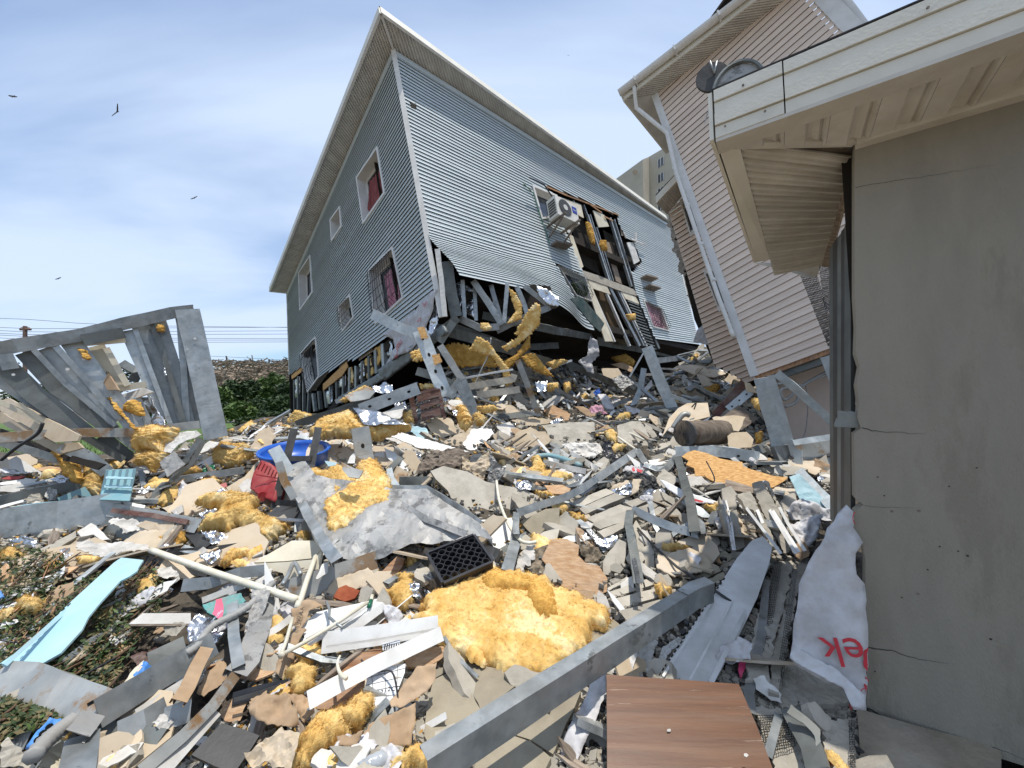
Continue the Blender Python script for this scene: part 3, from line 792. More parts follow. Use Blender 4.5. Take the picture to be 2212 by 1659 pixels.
for a, b, w_ in (((1010, 600), (1280, 1430), 22), ((1040, 600), (1300, 1430), 9), ((960, 480), (1010, 620), 16), ((1290, 640), (1560, 1500), 22), ((1340, 660), (1640, 1640), 14),
                 ((1120, 760), (1330, 1430), 12), ((570, 330), (640, 470), 12), ((1170, 560), (1240, 700), 14), ((830, 420), (870, 520), 12)):
    p, q = Q('R', [a, b]); wallbar(p, q, w_ / 3.16 / K * 1.0, 'zinc', 'steel_stud', off=-.04, d=.09)
for a, b, w_, m in (((920, 950), (1150, 1400), 30, 'zinc'), ((970, 960), (1180, 1400), 14, 'zinc'), ((1010, 1010), (1210, 1420), 14, 'trim'), ((790, 960), (970, 1370), 14, 'trim'), ((905, 1000), (1080, 1400), 16, 'trim'),
                    ((1130, 1050), (1290, 1420), 26, 'zinc_dark')):
    p, q = Q('4', [a, b]); wallbar(p, q, w_ / 3.36, m, 'steel_stud' if m != 'trim' else 'door_jamb', off=-.03, d=.08)
# dark sheets paint the shade in the doorways; one wooden leaf
pw('R', [(730, 565), (930, 660), (1150, 1370), (935, 1245)], 'interior_shade', 'doorway', -.35, .02)
pw('R', [(1180, 800), (1340, 890), (1530, 1500), (1345, 1440)], 'interior_shade', 'doorway', -.35, .02)
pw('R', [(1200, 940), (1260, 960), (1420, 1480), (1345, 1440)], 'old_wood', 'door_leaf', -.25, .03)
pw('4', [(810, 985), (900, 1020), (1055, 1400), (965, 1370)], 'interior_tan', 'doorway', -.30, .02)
for k in range(15):                                                # louvred shutter
    t = k / 14; a = (1060 + 125 * t, 1075 + 325 * t); b = (1140 + 125 * t, 1105 + 320 * t)
    p, q = Q('4', [a, b]); wallbar(p, q, 2.4, 'zinc_dark', 'louvre_slat', off=-.02, d=.03)
fl = dict(thick=.05)
for poly in ([(965, 700), (1020, 730), (1060, 840), (1080, 990), (1040, 960), (1000, 850)], [(1150, 930), (1210, 940), (1230, 1060), (1180, 1060), (1140, 990)]):
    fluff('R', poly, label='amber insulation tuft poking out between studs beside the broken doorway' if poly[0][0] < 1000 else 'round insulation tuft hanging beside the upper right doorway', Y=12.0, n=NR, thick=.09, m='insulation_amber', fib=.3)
fluff('4', [(1040, 1175), (1100, 1170), (1105, 1215), (1060, 1215)], label='small insulation tuft caught on the lower door post', Y=12.3, n=NR, thick=.1, fib=.3)
# torn edge strips of wood along the top of the opening
for a, b in (((450, 255), (720, 375)), ((720, 375), (960, 465)), ((960, 465), (1370, 620)), ((990, 470), (1160, 590)), ((1200, 640), (1300, 690))):
    p, q = Q('R', [a, b]); wallbar(p, q, 2.6, 'wood', 'broken_batten', off=.02, d=.02)
for a in ((600, 470), (860, 560), (1230, 690)):
    pass
window(Wf, wA, house, depth=.15, fw=.07)
window(Wf, wE, house, depth=.12, fw=.05, bars=(9, 9, 'dark_steel'), curtain=('cloth_pink', [(1392, 655), (1420, 668), (1440, 712), (1412, 703)]))
window(Wf, [(1203, 573), (1262.5, 599), (1277, 652), (1243, 640)], house, depth=.12, fw=.03, bars=(10, 3, 'zinc'))
pw('', wB, 'interior_shade', 'window_opening', -.2, .02)  # dark sheet, the shade of the opening painted on
pw('R', [(1480, 960), (1560, 960), (1640, 1190), (1570, 1230), (1530, 1100)], 'white_dirty', 'shutter', .12, .03)
for a, b in (((1540, 870), (1540, 1000)), ((1480, 950), (1660, 1020)), ((1380, 860), (1420, 940))):
    p, q = Q('R', [a, b]); wallbar(p, q, 3, 'white_dirty', 'broken_frame', off=.2, d=.04)
# near-black plate painting the shade of a small hole by the corner, wall brackets
pw('2', [(1130, 735), (1180, 755), (1178, 785), (1140, 775)], 'interior_shade', 'wall_hole', .025, .01, rag=.02)
for quad in ([(510, 1000), (560, 970), (710, 1040), (690, 1080), (600, 1050)], [(1640, 1400), (1690, 1390), (1780, 1440), (1740, 1460)], [(1680, 1520), (1730, 1510), (1815, 1560), (1770, 1570)]):
    P = [Wf.px(x, y) for x, y in Q('R', [quad[0], quad[2]])]
    a, b = P[0], P[-1]; t = (b - a); 
    v, F = boxv(a + NR * .02, t, NR * .28, UPH * -.05); obw('wall_bracket', v, F, 'old_wood', house)
# orange boards and membrane under the shaded wall
def pl_(c, pts, m, name, off, thick=.02, crum=0, rag=.01): return _wp([p[:2] for p in Q(c, pts)], m, name, C0 + NL * off, NL, thick, crum, rag, house)
pl_('3', [(270, 1250), (355, 1180), (358, 1212), (275, 1276)], 'osb', 'osb_strip', .0)
pl_('3', [(500, 1310), (670, 1150), (682, 1185), (640, 1250), (500, 1360)], 'osb', 'osb_strip', .0)
pl_('3', [(1335, 615), (1290, 645), (1160, 790), (940, 955), (1010, 985), (1030, 1050), (955, 1170), (1150, 1065), (1240, 960), (1295, 800)], 'wrap', 'membrane_sheet', .03, .004, .05, .02)
M = frame_from(onplane(860, 742, C0, NL) + NL * .1, NL)
for s_, x, y, ang, sz in (('rsal', 862, 745, 30, .22), ('sal', 856, 768, 30, .15), ('ury', 905, 690, 20, .13), ('Sur', 918, 655, 25, .13)):
    P = onplane(x, y, C0 + NL * .09, NL); M = frame_from(P, NL) @ Matrix.Rotation(math.radians(ang), 4, 'Z') @ Matrix.Rotation(math.pi * (s_ == 'rsal') , 4, 'Z')
    o = text(s_, sz, 'red_print', 'lettering', M, None); M2 = M.copy(); M2.translation -= house.location; o.parent = house; o.matrix_local = M2
for k, (x, yt, yb) in enumerate([(632, 820, 890), (641, 812, 892), (652, 806, 890), (664, 845, 890), (672, 850, 888), (684, 845, 884), (697, 840, 880), (709, 830, 872), (723, 815, 862), (738, 812, 852), (752, 793, 846), (765, 790, 838), (779, 780, 828), (793, 768, 818), (807, 755, 806), (822, 742, 796), (838, 775, 790)]):
    a = onplane(x, yt, C0, NL); b = onplane(x + 5 - R.random() * 8, yb, C0, NL)
    bar(a, b, R.uniform(.09, .16), .1, NL, R.choice(['zinc_dark', 'zinc', 'zinc_dark']), 'steel_stud', house, out=-.03)
for k, q in enumerate([[(634, 822), (648, 812), (650, 850), (637, 862)], [(700, 848), (716, 838), (720, 868), (704, 878)], [(726, 800), (745, 790), (748, 835), (730, 838)], [(775, 788), (786, 779), (790, 812), (778, 820)], [(832, 738), (848, 736), (850, 762), (836, 772)]]):
    pl_('', q, 'foil', 'foil_facing', -.08, .004, .04, .02)
for k, q in enumerate([[(786, 780), (800, 765), (806, 806), (793, 818)], [(808, 752), (822, 745), (824, 778), (812, 796)], [(752, 800), (760, 792), (764, 832), (754, 838)]]):
    pl_('', q, 'insulation', 'insulation_fill', -.07, .05, .03, .02)
pl_('', [(815, 800), (955, 700), (965, 718), (830, 822)], 'zinc_dark', 'bottom_track', .02, .06, .02)
pl_('', [(730, 858), (830, 800), (835, 815), (738, 872)], 'zinc_dark', 'bottom_track', .02, .06, .02)
# exposed studs under the curled cladding
BY = 7.9
def cs(c, pts, w_, m='zinc', Y=7.9, **k):
    return stud(c, pts, w_, m=m, name='wall_stud', Y=Y, parent=house, **k)
cs('3', [(1330, 330), (1360, 560), (1385, 820)], 36, 'trim', 7.7, solid=True)
cs('3', [(1400, 420), (1430, 640), (1470, 820)], 80, 'zinc_dark', 7.95)
cs('3', [(1515, 555), (1530, 850)], 28, Y=8.1); cs('3', [(1590, 560), (1700, 720), (1800, 880)], 46, Y=8.2)
cs('3', [(1600, 575), (1612, 850)], 26, Y=8.4); cs('3', [(1720, 590), (1750, 700), (1800, 870)], 34, Y=8.5); cs('3', [(1840, 570), (1815, 870)], 30, Y=8.3)
cs('3', [(1900, 590), (1950, 700), (1990, 820)], 34, Y=8.8); cs('3', [(1960, 600), (2150, 745)], 36, Y=8.5)
cs('3', [(1490, 835), (1640, 905), (1780, 895)], 50, Y=8.1); cs('3', [(1760, 925), (1960, 830), (2150, 750)], 46, Y=8.4)
cs('3', [(1280, 1000), (1480, 830)], 60, 'zinc_dark', 7.9); cs('3', [(1350, 1010), (1450, 860)], 50, 'zinc_dark', 7.8)
def hp(c, pts, m, name, Y, crum=.05, thick=.004, n=(-.2, -.9, .15), rag=.01, **k): return plate(c, pts, name, m, parent=house, Y=Y, crum=crum, thick=thick, n=n, rag=rag, cfreq=5, **k)
hp('3', [(1445, 600), (1500, 560), (1520, 700), (1490, 790), (1450, 760)], 'foil', 'foil_facing', 8.2)
hp('3', [(1535, 590), (1590, 620), (1600, 830), (1530, 800)], 'foil', 'foil_facing', 8.5)
hp('3', [(1680, 680), (1740, 680), (1795, 850), (1720, 780)], 'foil', 'foil_facing', 8.7)
hp('3', [(2050, 600), (2120, 620), (2212, 690), (2212, 750), (2130, 735), (2060, 660)], 'foil', 'foil_facing', 8.4)
hp('3', [(1420, 540), (2150, 600), (2200, 760), (1960, 800), (1700, 880), (1480, 820)], 'interior_shade', 'back_board', 9.2, 0)  # near-black sheet paints the dark void behind the studs
hp('3', [(1260, 950), (1320, 700), (1340, 850), (1300, 960)], 'foil', 'foil_facing', 8.0)
for Y_, pts, w_ in ((8.3, [(1300, 900), (1700, 1010), (2212, 1180)], 70), (8.8, [(1300, 1080), (2212, 1030)], 50), (8.6, [(1450, 900), (1900, 1060)], 60)):
    cs('3', pts, w_, 'zinc_dark', Y_)

# ------------------------------------------------------------------ air conditioner and brackets
acp = Wf.px(1196, 478); aR = (R0 - C0).normalized(); aU = UPH - aR * UPH.dot(aR); aU.normalize()
ac = empty('air_conditioner', acp); tag(ac, 'white outdoor air conditioner unit on wall brackets beside the upper window', 'air conditioner')
o0 = acp + NR * .25 - aR * .5 - aU * .32
v, F = boxv(o0, aR * .92, NR * .34, aU * .62); obw('casing', v, F, 'ac_body', ac)
fc = o0 + NR * .345 + aR * .36 + aU * .33
def disc(c, N, U, r, m, name, par, h=.01, n=20):
    V = N.cross(U); a = [c + U * math.cos(k * 2 * math.pi / n) * r + V * math.sin(k * 2 * math.pi / n) * r for k in range(n)]
    return obw(name, a + [p + N * h for p in a], [list(range(n, 2 * n))] + [[k, (k + 1) % n, n + (k + 1) % n, n + k] for k in range(n)], m, par)
disc(fc, NR, aU, .26, 'dark_steel', 'fan_grille', ac, .012); disc(fc + NR * .012, NR, aU, .09, 'ac_body', 'fan_hub', ac, .012)
gp = []
for k in range(1, 7): gp.append(boxv(o0 - aR * .004 + NR * .04 + aU * (.08 * k - .02), -aR * .01, NR * .26, aU * .05))
V_, F_ = join(gp); obw('side_grille', V_, F_, 'dark_steel', ac)
v, F = boxv(o0 + NR * .343 + aR * .68 + aU * .3, aR * .2, NR * .006, aU * .22); obw('badge', v, F, 'ac_blue', ac)
M = Matrix(((aR.x, aU.x, NR.x, 0), (aR.y, aU.y, NR.y, 0), (aR.z, aU.z, NR.z, 0), (0, 0, 0, 1))); M.translation = o0 + NR * .351 + aR * .78 + aU * .41 - ac.location
o = text('Haier', .07, 'white', 'badge_lettering', M, None); o.parent = ac
for s_ in (.1, .7):
    v, F = boxv(o0 + aR * s_ - NR * .25, NR * .75, aR * .05, -aU * .05); obw('bracket', v, F, 'old_wood', ac)
    v, F = boxv(o0 + aR * s_ + NR * .4 - aU * .05, -NR * .6 - aU * .3, aR * .04, -aU * .04); obw('bracket', v, F, 'old_wood', ac)
P = [Wf.px(x, y) + NR * .05 for x, y in [(1128, 398), (1150, 420), (1165, 470), (1180, 510), (1190, 560)]]
o = tube_pts(P, .012, 'cable', 'green_plastic'); tag(o, 'dark cable hanging across the cladding beside the upper window', 'cable')
P = [Wf.px(x, y) + NR * .3 for x, y in [(1128, 398), (1160, 412), (1185, 450)]]
o = tube_pts(P, .02, 'hose', 'black_plastic'); tag(o, 'black hose running from the cladding to the air conditioner', 'hose')
o = fluff('4', [(640, 950), (700, 930), (760, 980), (750, 1040), (680, 1000)], name='plant', m='leaf', Y=11.3, n=NR, thick=.12, label='green plant behind the barred window under the air conditioner', cat='plant', rough=2)
# green shutter hanging at the bottom of the opening
plate('4', [(640, 1060), (700, 1040), (760, 1090), (810, 1150), (885, 1240), (855, 1300), (790, 1240)], 'shutter', 'dark_green', 'dark green shutter hanging loose below the barred window', 'shutter', Y=10.2, n=NR, thick=.03)

# ------------------------------------------------------------------ pink house
B = at(1630, 812, 6.6); T = at(1414.8, 205.4, 7.7)
dP = Vector((.79, -.535, .294)).normalized()
NP = dP.cross(T - B).normalized(); NP = NP if NP.dot(ORG - B) > 0 else -NP
BR = onplane(1812, 752, B, NP); TR = onplane(1700, -60, B, NP); TR = T + (TR - T)
pink = empty('pink_house', B); tag(pink, 'leaning pink clapboard house with white corner trim and torn open base', 'house')
UPP = (T - B).normalized()
T2 = onplane(1868, -235, B, NP)       # top right, beyond the frame
BR2 = onplane(1905, 712, B, NP)
WP = Wall(T, T2, BR2, B)
def ulimP(v): return (0, 1.0)
# course lines: bottom edge B-BR, top line T-T2
siding(WP, 50, 'siding_pink', pink, [[(1570, -300), (1790, -8), (1866, 74), (1905, 180), (2600, 160), (2600, -400), (1570, -400)]], 60, lip=.023)
bar(B, T, .13, .05, NP, 'trim', 'corner_trim', pink, out=.03)
a, b = onplane(1775, -8, B, NP), onplane(1862, 84, B, NP)
bar(a, b + (b - a) * .8, .24, .05, NP, 'trim', 'corner_trim', pink, out=.03)
a2, b2 = onplane(1815, -10, B + NP * -.1, NP), onplane(1880, 78, B + NP * -.1, NP)
o = tube_pts([a2, b2 + (b2 - a2)], .075, 'downpipe', 'trim', pink, n=10)
bar(B - NP * .03 + dP * 0, BR2 - NP * .03, .14, .05, NP, 'wood', 'bottom_board', pink, out=.02)
bar(B - NP * .10 - UPP * .12, BR2 - NP * .10 - UPP * .12, .12, .08, NP, 'zinc_dark', 'bottom_track', pink, out=.02)
# side wall going back, roof closure
BK = -NP * 2.6
slab([B - NP * .02, T - NP * .02, T + BK, B + BK], dP * .05, 'siding_pink', 'side_wall', pink)
TQ = onplane(1650, -125, B, NP); slab([T - NP * .05, TQ - NP * .05, TQ + BK, T + BK], UPP * .05, 'interior_shade', 'ceiling', pink)
slab([p - NP * .25 for p in (B, BR2, onplane(1890, 140, B, NP), TQ, T)], -NP * .05, 'interior_shade', 'sheathing', pink)
PN = dP.cross(NP).normalized(); PN = PN if PN.z > 0 else -PN
Eo = onplane(1350, 216, T, PN); Et = onplane(1600, -22, T, PN)
print("EO",Eo,Et,T,B,(Eo-T).length)
if (Et - Eo).length > 30 or (Eo - T).length > 5: Eo = T + NP * .9 - dP * .8
Ear = Eo + dP * 4.6
soffit(T, T + dP * 4.6, Eo + dP * 0, Eo + dP * 4.6, 22, 3, 'soffit', pink, -PN, .02)
slab([Eo, Eo + dP * 4.6, Eo + dP * 4.6 + PN * .2, Eo + PN * .2], NP * .03, 'fascia', 'fascia_board', pink)
def gutter(a, b, r, par):
    N = NP; path = [a, b]; pr = [(math.cos(math.pi + k * math.pi / 8) * r, math.sin(math.pi + k * math.pi / 8) * r) for k in range(9)]
    pr = pr + [(x * .88, y * .88) for x, y in reversed(pr)]
    vs = []; F = []
    for p in path:
        for x, y in pr: vs.append(p + N * x + PN * y)
    n = len(pr)
    for k in range(n): F.append([k, (k + 1) % n, n + (k + 1) % n, n + k])
    F += [list(range(n)), [n + k for k in reversed(range(n))]]
    return obw('gutter', vs, F, 'trim', par)
gutter(Eo + NP * .11 + PN * .16 - dP * .05, Eo + NP * .11 + PN * .16 + dP * 4.6, .085, pink)
for k in range(7):
    p = Eo + NP * .11 + PN * .16 + dP * (.3 + k * .8); v, F = boxv(p - NP * .1 - PN * .1, dP * .03, NP * .2, PN * .115); obw('gutter_clip', v, F, 'trim', pink)
# verge of the roof running back on the left
Vb = at(1441.6, 330, 9.6)
slab([Eo, T, T + (Vb - Eo) * .9, Vb], PN * .03, 'soffit', 'verge_soffit', pink)
slab([Eo, Vb, Vb + PN * .2, Eo + PN * .2], -dP * .04, 'fascia', 'fascia_board', pink)
slab([Eo + PN * .05, Eo + PN * .05 + dP * 4.6, T + PN * .05 + dP * 4.6, T + PN * .05], PN * .05, 'shingle', 'roof', pink)
# downpipe beside the corner
dpP = [onplane(x, y, B + NP * .1, NP) for x, y in [(1421, 330), (1372, 215)]]
D1_ = [at(1416, 330, 7.55), at(1423, 520 * 0 + 345, 7.55)]
pp = [Eo + NP * .08 + PN * .08 + dP * .25, Eo - NP * .1 + dP * .15 - UPP * .25, T + NP * .14 - UPP * 1.1 + dP * -.02, T + NP * .12 - UPP * 2.0 - dP * .1, B.lerp(T, .25) + NP * .1 - dP * .12, B.lerp(T, .12) + NP * .1 - dP * .1]
tube_pts(pp, .038, 'downpipe', 'trim', pink, n=10)
for t in (.3, .42, .56, .7):
    p = B.lerp(T, t) + NP * .1 - dP * .1; tube_pts([p - UPP * .03, p + UPP * .03], .047, 'pipe_collar', 'trim', pink, n=10)
# recessed wing
Bq = B - NP * 1.5
def on2(x, y): return onplane(x, y, Bq, NP)
A_ = on2(1443, 452); Bb = on2(1560, 372); Cc = on2(1690, 800); Dd = on2(1560, 845)
WW = Wall(A_, Bb, Cc, Dd)
cw = [[(1471, 436), (1489, 427), (1512.5, 492.8), (1491.7, 507.7)], [(1521.5, 588), (1542.3, 579), (1573.5, 658), (1552.7, 668.4)]]
jag = [(1400, 470), (1446, 478), (1465, 540), (1500, 690), (1530, 760), (1545, 792), (1590, 812), (1618, 838), (1640, 900), (1400, 900)]
siding(WW, 38, 'siding_pink', pink, cw + [jag], 50, lip=.04)
slab([A_ - NP * .1, Bb - NP * .1, Cc - NP * .1, Dd - NP * .1], -NP * .05, 'interior_shade', 'sheathing', pink) if False else None
bk = _wp([(1450, 478), (1600, 372), (1700, 800), (1622, 838), (1590, 812), (1545, 792), (1500, 690)], 'interior_shade', 'sheathing', Bq - NP * .45, NP, .02, 0, 0, pink)
for q in cw: window(WW, grow(q, 1.12), pink, depth=.2, fw=.09, pane=True, jamb='trim', out=.04)
# its little eave
e0, e1, e2, e3 = at(1419, 440, 8.3), at(1470, 385, 8.0), at(1490, 405, 8.6), at(1441, 463, 8.9)
soffit(e3, e2, e0, e1, 5, 2, 'soffit', pink, Vector((0, 0, -1)), .015)
slab([e0, e1, e1 + Vector((0, 0, .17)), e0 + Vector((0, 0, .17))], Vector((-.03, -.03, 0)), 'fascia', 'fascia_board', pink)
slab([e0 + Vector((-.02, 0, .19)), e1 + Vector((0, 0, .19)), e2 + Vector((0, 0, .3)), e3 + Vector((0, 0, .3))], Vector((0, 0, .03)), 'shingle', 'roof', pink)
# ragged torn edge of plaster along the wing
for pts in ([(1340, 440), (1370, 600), (1390, 720), (1440, 880), (1480, 890), (1460, 760), (1420, 640), (1385, 520), (1352, 430)], [(1480, 930), (1520, 1000), (1560, 1130), (1640, 1300), (1700, 1440), (1660, 1430), (1600, 1300), (1540, 1160), (1500, 1060)]):
    plate('4', pts, 'plaster_edge', 'render_edge', parent=pink, Y=9.2, n=NP, thick=.08, rag=.05, crum=.03)
plate('4', [(1600, 1250), (1640, 1400), (1530, 1370), (1560, 1290)], 'torn_membrane', 'wrap', 'grey torn membrane flap at the foot of the pink wing', 'membrane', Y=8.6, n=NP, crum=.05, thick=.004)
plate('4', [(1650, 1430), (1700, 1480), (1760, 1500), (1850, 1600), (1820, 1620), (1720, 1540), (1660, 1500)], 'plaster_edge', 'render_edge', parent=pink, Y=8.3, n=NP, thick=.06, rag=.04, crum=.03)

# open base of the pink house: steel frame with inner lining
def ps(pts, w_, m='zinc_pale_lit', Y=6.5, **k):
    Y -= .55
    return stud('7', pts, w_, m=m, name='frame_stud', Y=Y, parent=pink, **k)
plate('7', [(1000, 290), (1500, 160), (1500, 830), (1120, 850)], 'lining_board', 'interior_pink', parent=pink, Y=6.75, n=(-.25, -.95, .05), thick=.02)
ps([(925, 345), (985, 600), (1065, 860)], 92, 'zinc_pale_lit', 6.3, solid=True); ps([(985, 325), (1080, 640), (1180, 985)], 36, Y=6.15)
ps([(1030, 310), (1240, 490), (1465, 690)], 46, Y=6.45); ps([(1380, 190), (1475, 430)], 46, Y=6.5)
ps([(1035, 905), (1480, 830)], 100, 'zinc_rust', 6.2, solid=True); ps([(1150, 815), (1480, 765)], 34, Y=6.1); ps([(1195, 985), (1480, 945)], 44, Y=6.25); ps([(1180, 870), (1190, 990)], 40, 'zinc_pale_lit', 6.0)
slab([B - NP * .2 - UPP * .1, BR2 - NP * .2 - UPP * .1, BR2 - NP * 3, B - NP * 3], -UPP * .05, 'interior_shade', 'floor_slab', pink)

# ------------------------------------------------------------------ near building on the right
W0 = at(1872, 1530, 2.12); W0.z = 0
dW = Vector((.82, -.57, 0)).normalized(); nW = Vector((-.57, -.82, 0)).normalized()
near = empty('stucco_building', W0); tag(near, 'beige stucco building at the right with wide ribbed eave', 'building')
def wallp(x, y, off=0): return onplane(x, y, W0 + nW * off, nW)
wo = [(1846, 308), (2420, 120), (2700, 100), (2700, 2200), (2300, 1810), (2212, 1654), (2040, 1600), (1900, 1552), (1872, 1530), (1874, 1480), (1868, 1350), (1870, 1210), (1862, 1170), (1845, 1140), (1846, 1105), (1866, 1090), (1846, 1075), (1845, 935), (1860, 925), (1852, 900), (1856, 870), (1850, 830), (1857, 790), (1848, 760), (1850, 700), (1846, 640)]
_wp(wo, 'stucco', 'stucco_wall', W0, nW, .10, 0, .003, near)
# core behind, the dark side of the wall with open studs
c2 = W0 - nW * .12
v, F = boxv(c2 + dW * .05 + Vector((0, 0, -.4)), dW * 3, Vector((.93, 1, 0)) * 1.5, Vector((0, 0, 3.5))); obw('building_core', v, F, 'interior_shade', near)
sd = (Vector((2.35, 3.62, 0)) - W0).normalized()
for k, (o_, wd, m) in enumerate(((.03, .05, 'zinc_dark'), (.12, .05, 'dark_steel'), (.2, .05, 'zinc_dark'), (.30, .06, 'dark_steel'), (.42, .05, 'zinc_dark'))):
    xr = 1846 - 8.5 * (k + 1); Yk = 2.2 + .12 * k; pa = at(xr - (3 if k > 2 else 0), 470 + 14 * k, Yk); pb = at(xr, 1330 - 50 * k, Yk); v, F = boxv(pb, Vector((.012 + wd * .3, 0, 0)), Vector((.05, .1, 0)), pa - pb); obw('wall_stud', v, F, m, near)
# eave
ZE = 3.10
def onz(x, y, z): d = ray(x, y); return ORG + d * ((z - CAMZ) / d.z)
F0 = onz(1546, 299, ZE); F1 = F0 + dW * 2.6
f2 = onz(2300, 98, ZE)
dF = (onz(1975, 143, ZE) - F0).normalized(); F1 = F0 + dF * 2.6
nF = Vector((dF.y, -dF.x, 0)); nF = nF if nF.y < 0 else -nF
hF = onz(1542, 195, ZE)                                            # only for direction of the top corner
dist = (F0 - ORG).xy.length; dtop = ray(1542, 197); hh = CAMZ + dtop.z / dtop.xy.length * dist - ZE
UZ = Vector((0, 0, 1))
nseg = 2
seam = .31
for (s0, s1) in ((0, seam), (seam + .006, 1.35), (1.356, 2.6)):
    # fascia built in four shallow steps
    for k in range(4):
        z0, z1 = hh * k / 4, hh * (k + .93) / 4
        sec0 = F0 + dF * s0 + nF * (.012 * (k % 2) + (0.004 if s0 == 0 else 0)); L = dF * (s1 - s0)
        v, F = boxv(sec0 + UZ * z0, L, UZ * (z1 - z0), -nF * .02); obw('fascia_board', v, F, 'fascia', near)
    v, F = boxv(F0 + dF * s0 - nF * .006, dF * (s1 - s0), UZ * hh, -nF * .015); obw('fascia_backing', v, F, 'fascia', near)
v, F = boxv(F0 - nF * .12 + UZ * -.0, dF * 2.6, nF * .12, -UZ * .02); obw('soffit_edge_board', v, F, 'soffit_tan', near)
for k in range(4):
    p = F0 + dF * (.05 + .09 * k + (.5 if k > 2 else 0)) + nF * .025 + UZ * (hh * (.8 if k % 2 else .12)); disc(p, nF, UZ, .006, 'old_wood', 'screw', near, .004, 8)
# roof edge
slab([F0 + UZ * (hh + .002) - dF * .01 + nF * .012, F0 + UZ * (hh + .002) + dF * 2.6 + nF * .012, F0 + UZ * (hh + .3) + dF * 2.6 - nF * 1.5, F0 + UZ * (hh + .3) + dF * 1.3 - nF * 1.6, onz(1640, 560, 3.12)], UZ * .008, 'shingle', 'roof', near)
# soffit panels of the front: deep ribs square to the wall
WT = wallp(1846, 308)
wz = lambda P: Vector((WT.x, WT.y, ZE))
npan = 14; pwid = 2.6 / npan
for i in range(npan):
    s0 = .12 + i * .19
    e0_ = F0 + dF * s0 - nF * .115 - UZ * .022; 
    prof = [(0, 0), (.09, 0), (.105, .022), (.12, .022), (.15, .010), (.165, .022), (.175, .0), (.1885, .0), (.189, .02)]
    vs = []; Fc = []
    for (x, z) in prof:
        p = e0_ + dF * x; q = p - nF * (.43 if x + s0 > .72 else .02 + .41 * (x + s0 - .12) / .6)
        vs += [p + UZ * (z + .005), q + UZ * (z + .005)]
    for k in range(len(prof) - 1): Fc.append([2 * k, 2 * k + 1, 2 * k + 3, 2 * k + 2])
    obw('soffit_panel', vs, Fc, 'soffit_tan', near)
bar(wz(W0) + nW * .03, wz(W0) + nW * .03 + dW * 2.8, .06, .05, Vector((0, 0, -1)), 'soffit_tan', 'wall_moulding', near, out=.034)
# hip moulding and side eave
hip0 = F0 - nF * .12 + dF * .09; hip1 = wz(W0) + nW * .02
bar(hip0, hip1, .05, .02, Vector((0, 0, -1)), 'soffit_tan', 'wall_moulding', near, out=.012)
def dep(x, y, z): return onz(x, y, z)
G1 = dep(1634, 566, 2.9)
s_in0 = F0 - nF * .12 + dF * .10                                    # inner edge at the corner
S1 = dep(1663, 560, 2.9)
slab([F0, G1, S1, s_in0], UZ * .02, 'fascia', 'side_edge_board', near)
slab([F0 - dF * .01, G1, G1 + UZ * .2, F0 - dF * .01 + UZ * hh], -dF * .02, 'fascia', 'side_fascia', near)
Wc = dep(1845, 345, 3.06); We = dep(1775, 575, 2.84); S2 = dep(1672, 598, 2.82)
n = 14
for i in range(n):
    t0, t1 = i / n, (i + 1) / n
    a0, a1 = s_in0.lerp(S2, t0), s_in0.lerp(S2, t1)
    b0, b1 = Wc.lerp(We, t0), Wc.lerp(We, t1)
    vs = []; Fc = []
    for tt, z in ((0, 0), (.1, .02), (.38, .02), (.46, 0), (.54, 0), (.62, .014), (.9, .014), (1, 0)):
        vs += [a0.lerp(a1, tt) + UZ * (z + .012), b0.lerp(b1, tt) + UZ * (z + .012)]
    for k in range(7): Fc.append([2 * k, 2 * k + 1, 2 * k + 3, 2 * k + 2])
    obw('soffit_panel', vs, Fc, 'soffit_tan', near)
slab([s_in0 + UZ * .06, S2 + UZ * .06, We + UZ * .06 , Wc + UZ * .06], UZ * .03, 'old_wood', 'eave_board', near)
slab([Wc + UZ * 0, We + UZ * 0, We + Vector((.06, 0, -.01)), Wc + Vector((.02, 0, -.03))], UZ * .03, 'old_wood', 'broken_batten', near)
plate('6', [(380, 960), (640, 910), (770, 935), (700, 1095), (380, 990)], 'soffit_panel', 'soffit_tan', parent=near, Y=4.0, n=(-.2, -.5, -.8), thick=.01)
plate('6', [(260, 985), (380, 985), (700, 1085), (695, 1100), (400, 1020)], 'side_edge_board', 'fascia', parent=near, Y=3.95, n=(-.2, -.9, -.3), thick=.02)
plate('6', [(258, 850), (345, 830), (350, 960), (260, 985)], 'side_fascia', 'fascia', parent=near, Y=3.75, n=(-.2, -.9, -.3), thick=.02)
0 and slab([F0 + UZ * (hh + .01), G1 + UZ * .22, G1 + UZ * .4 + dF * 1.2, F0 + UZ * (hh + .3) + dF * 1.2 - nF * .4], UZ * .02, 'shingle', 'roof', near)
# plaster burr on the corner
fluff('6', [(850, 200), (970, 150), (975, 400), (930, 410), (900, 330), (880, 270)], name='plaster_burr', m='gypsum', parent=near, Y=2.35, n=(-.3, -.9, 0), thick=.02, fib=.1)
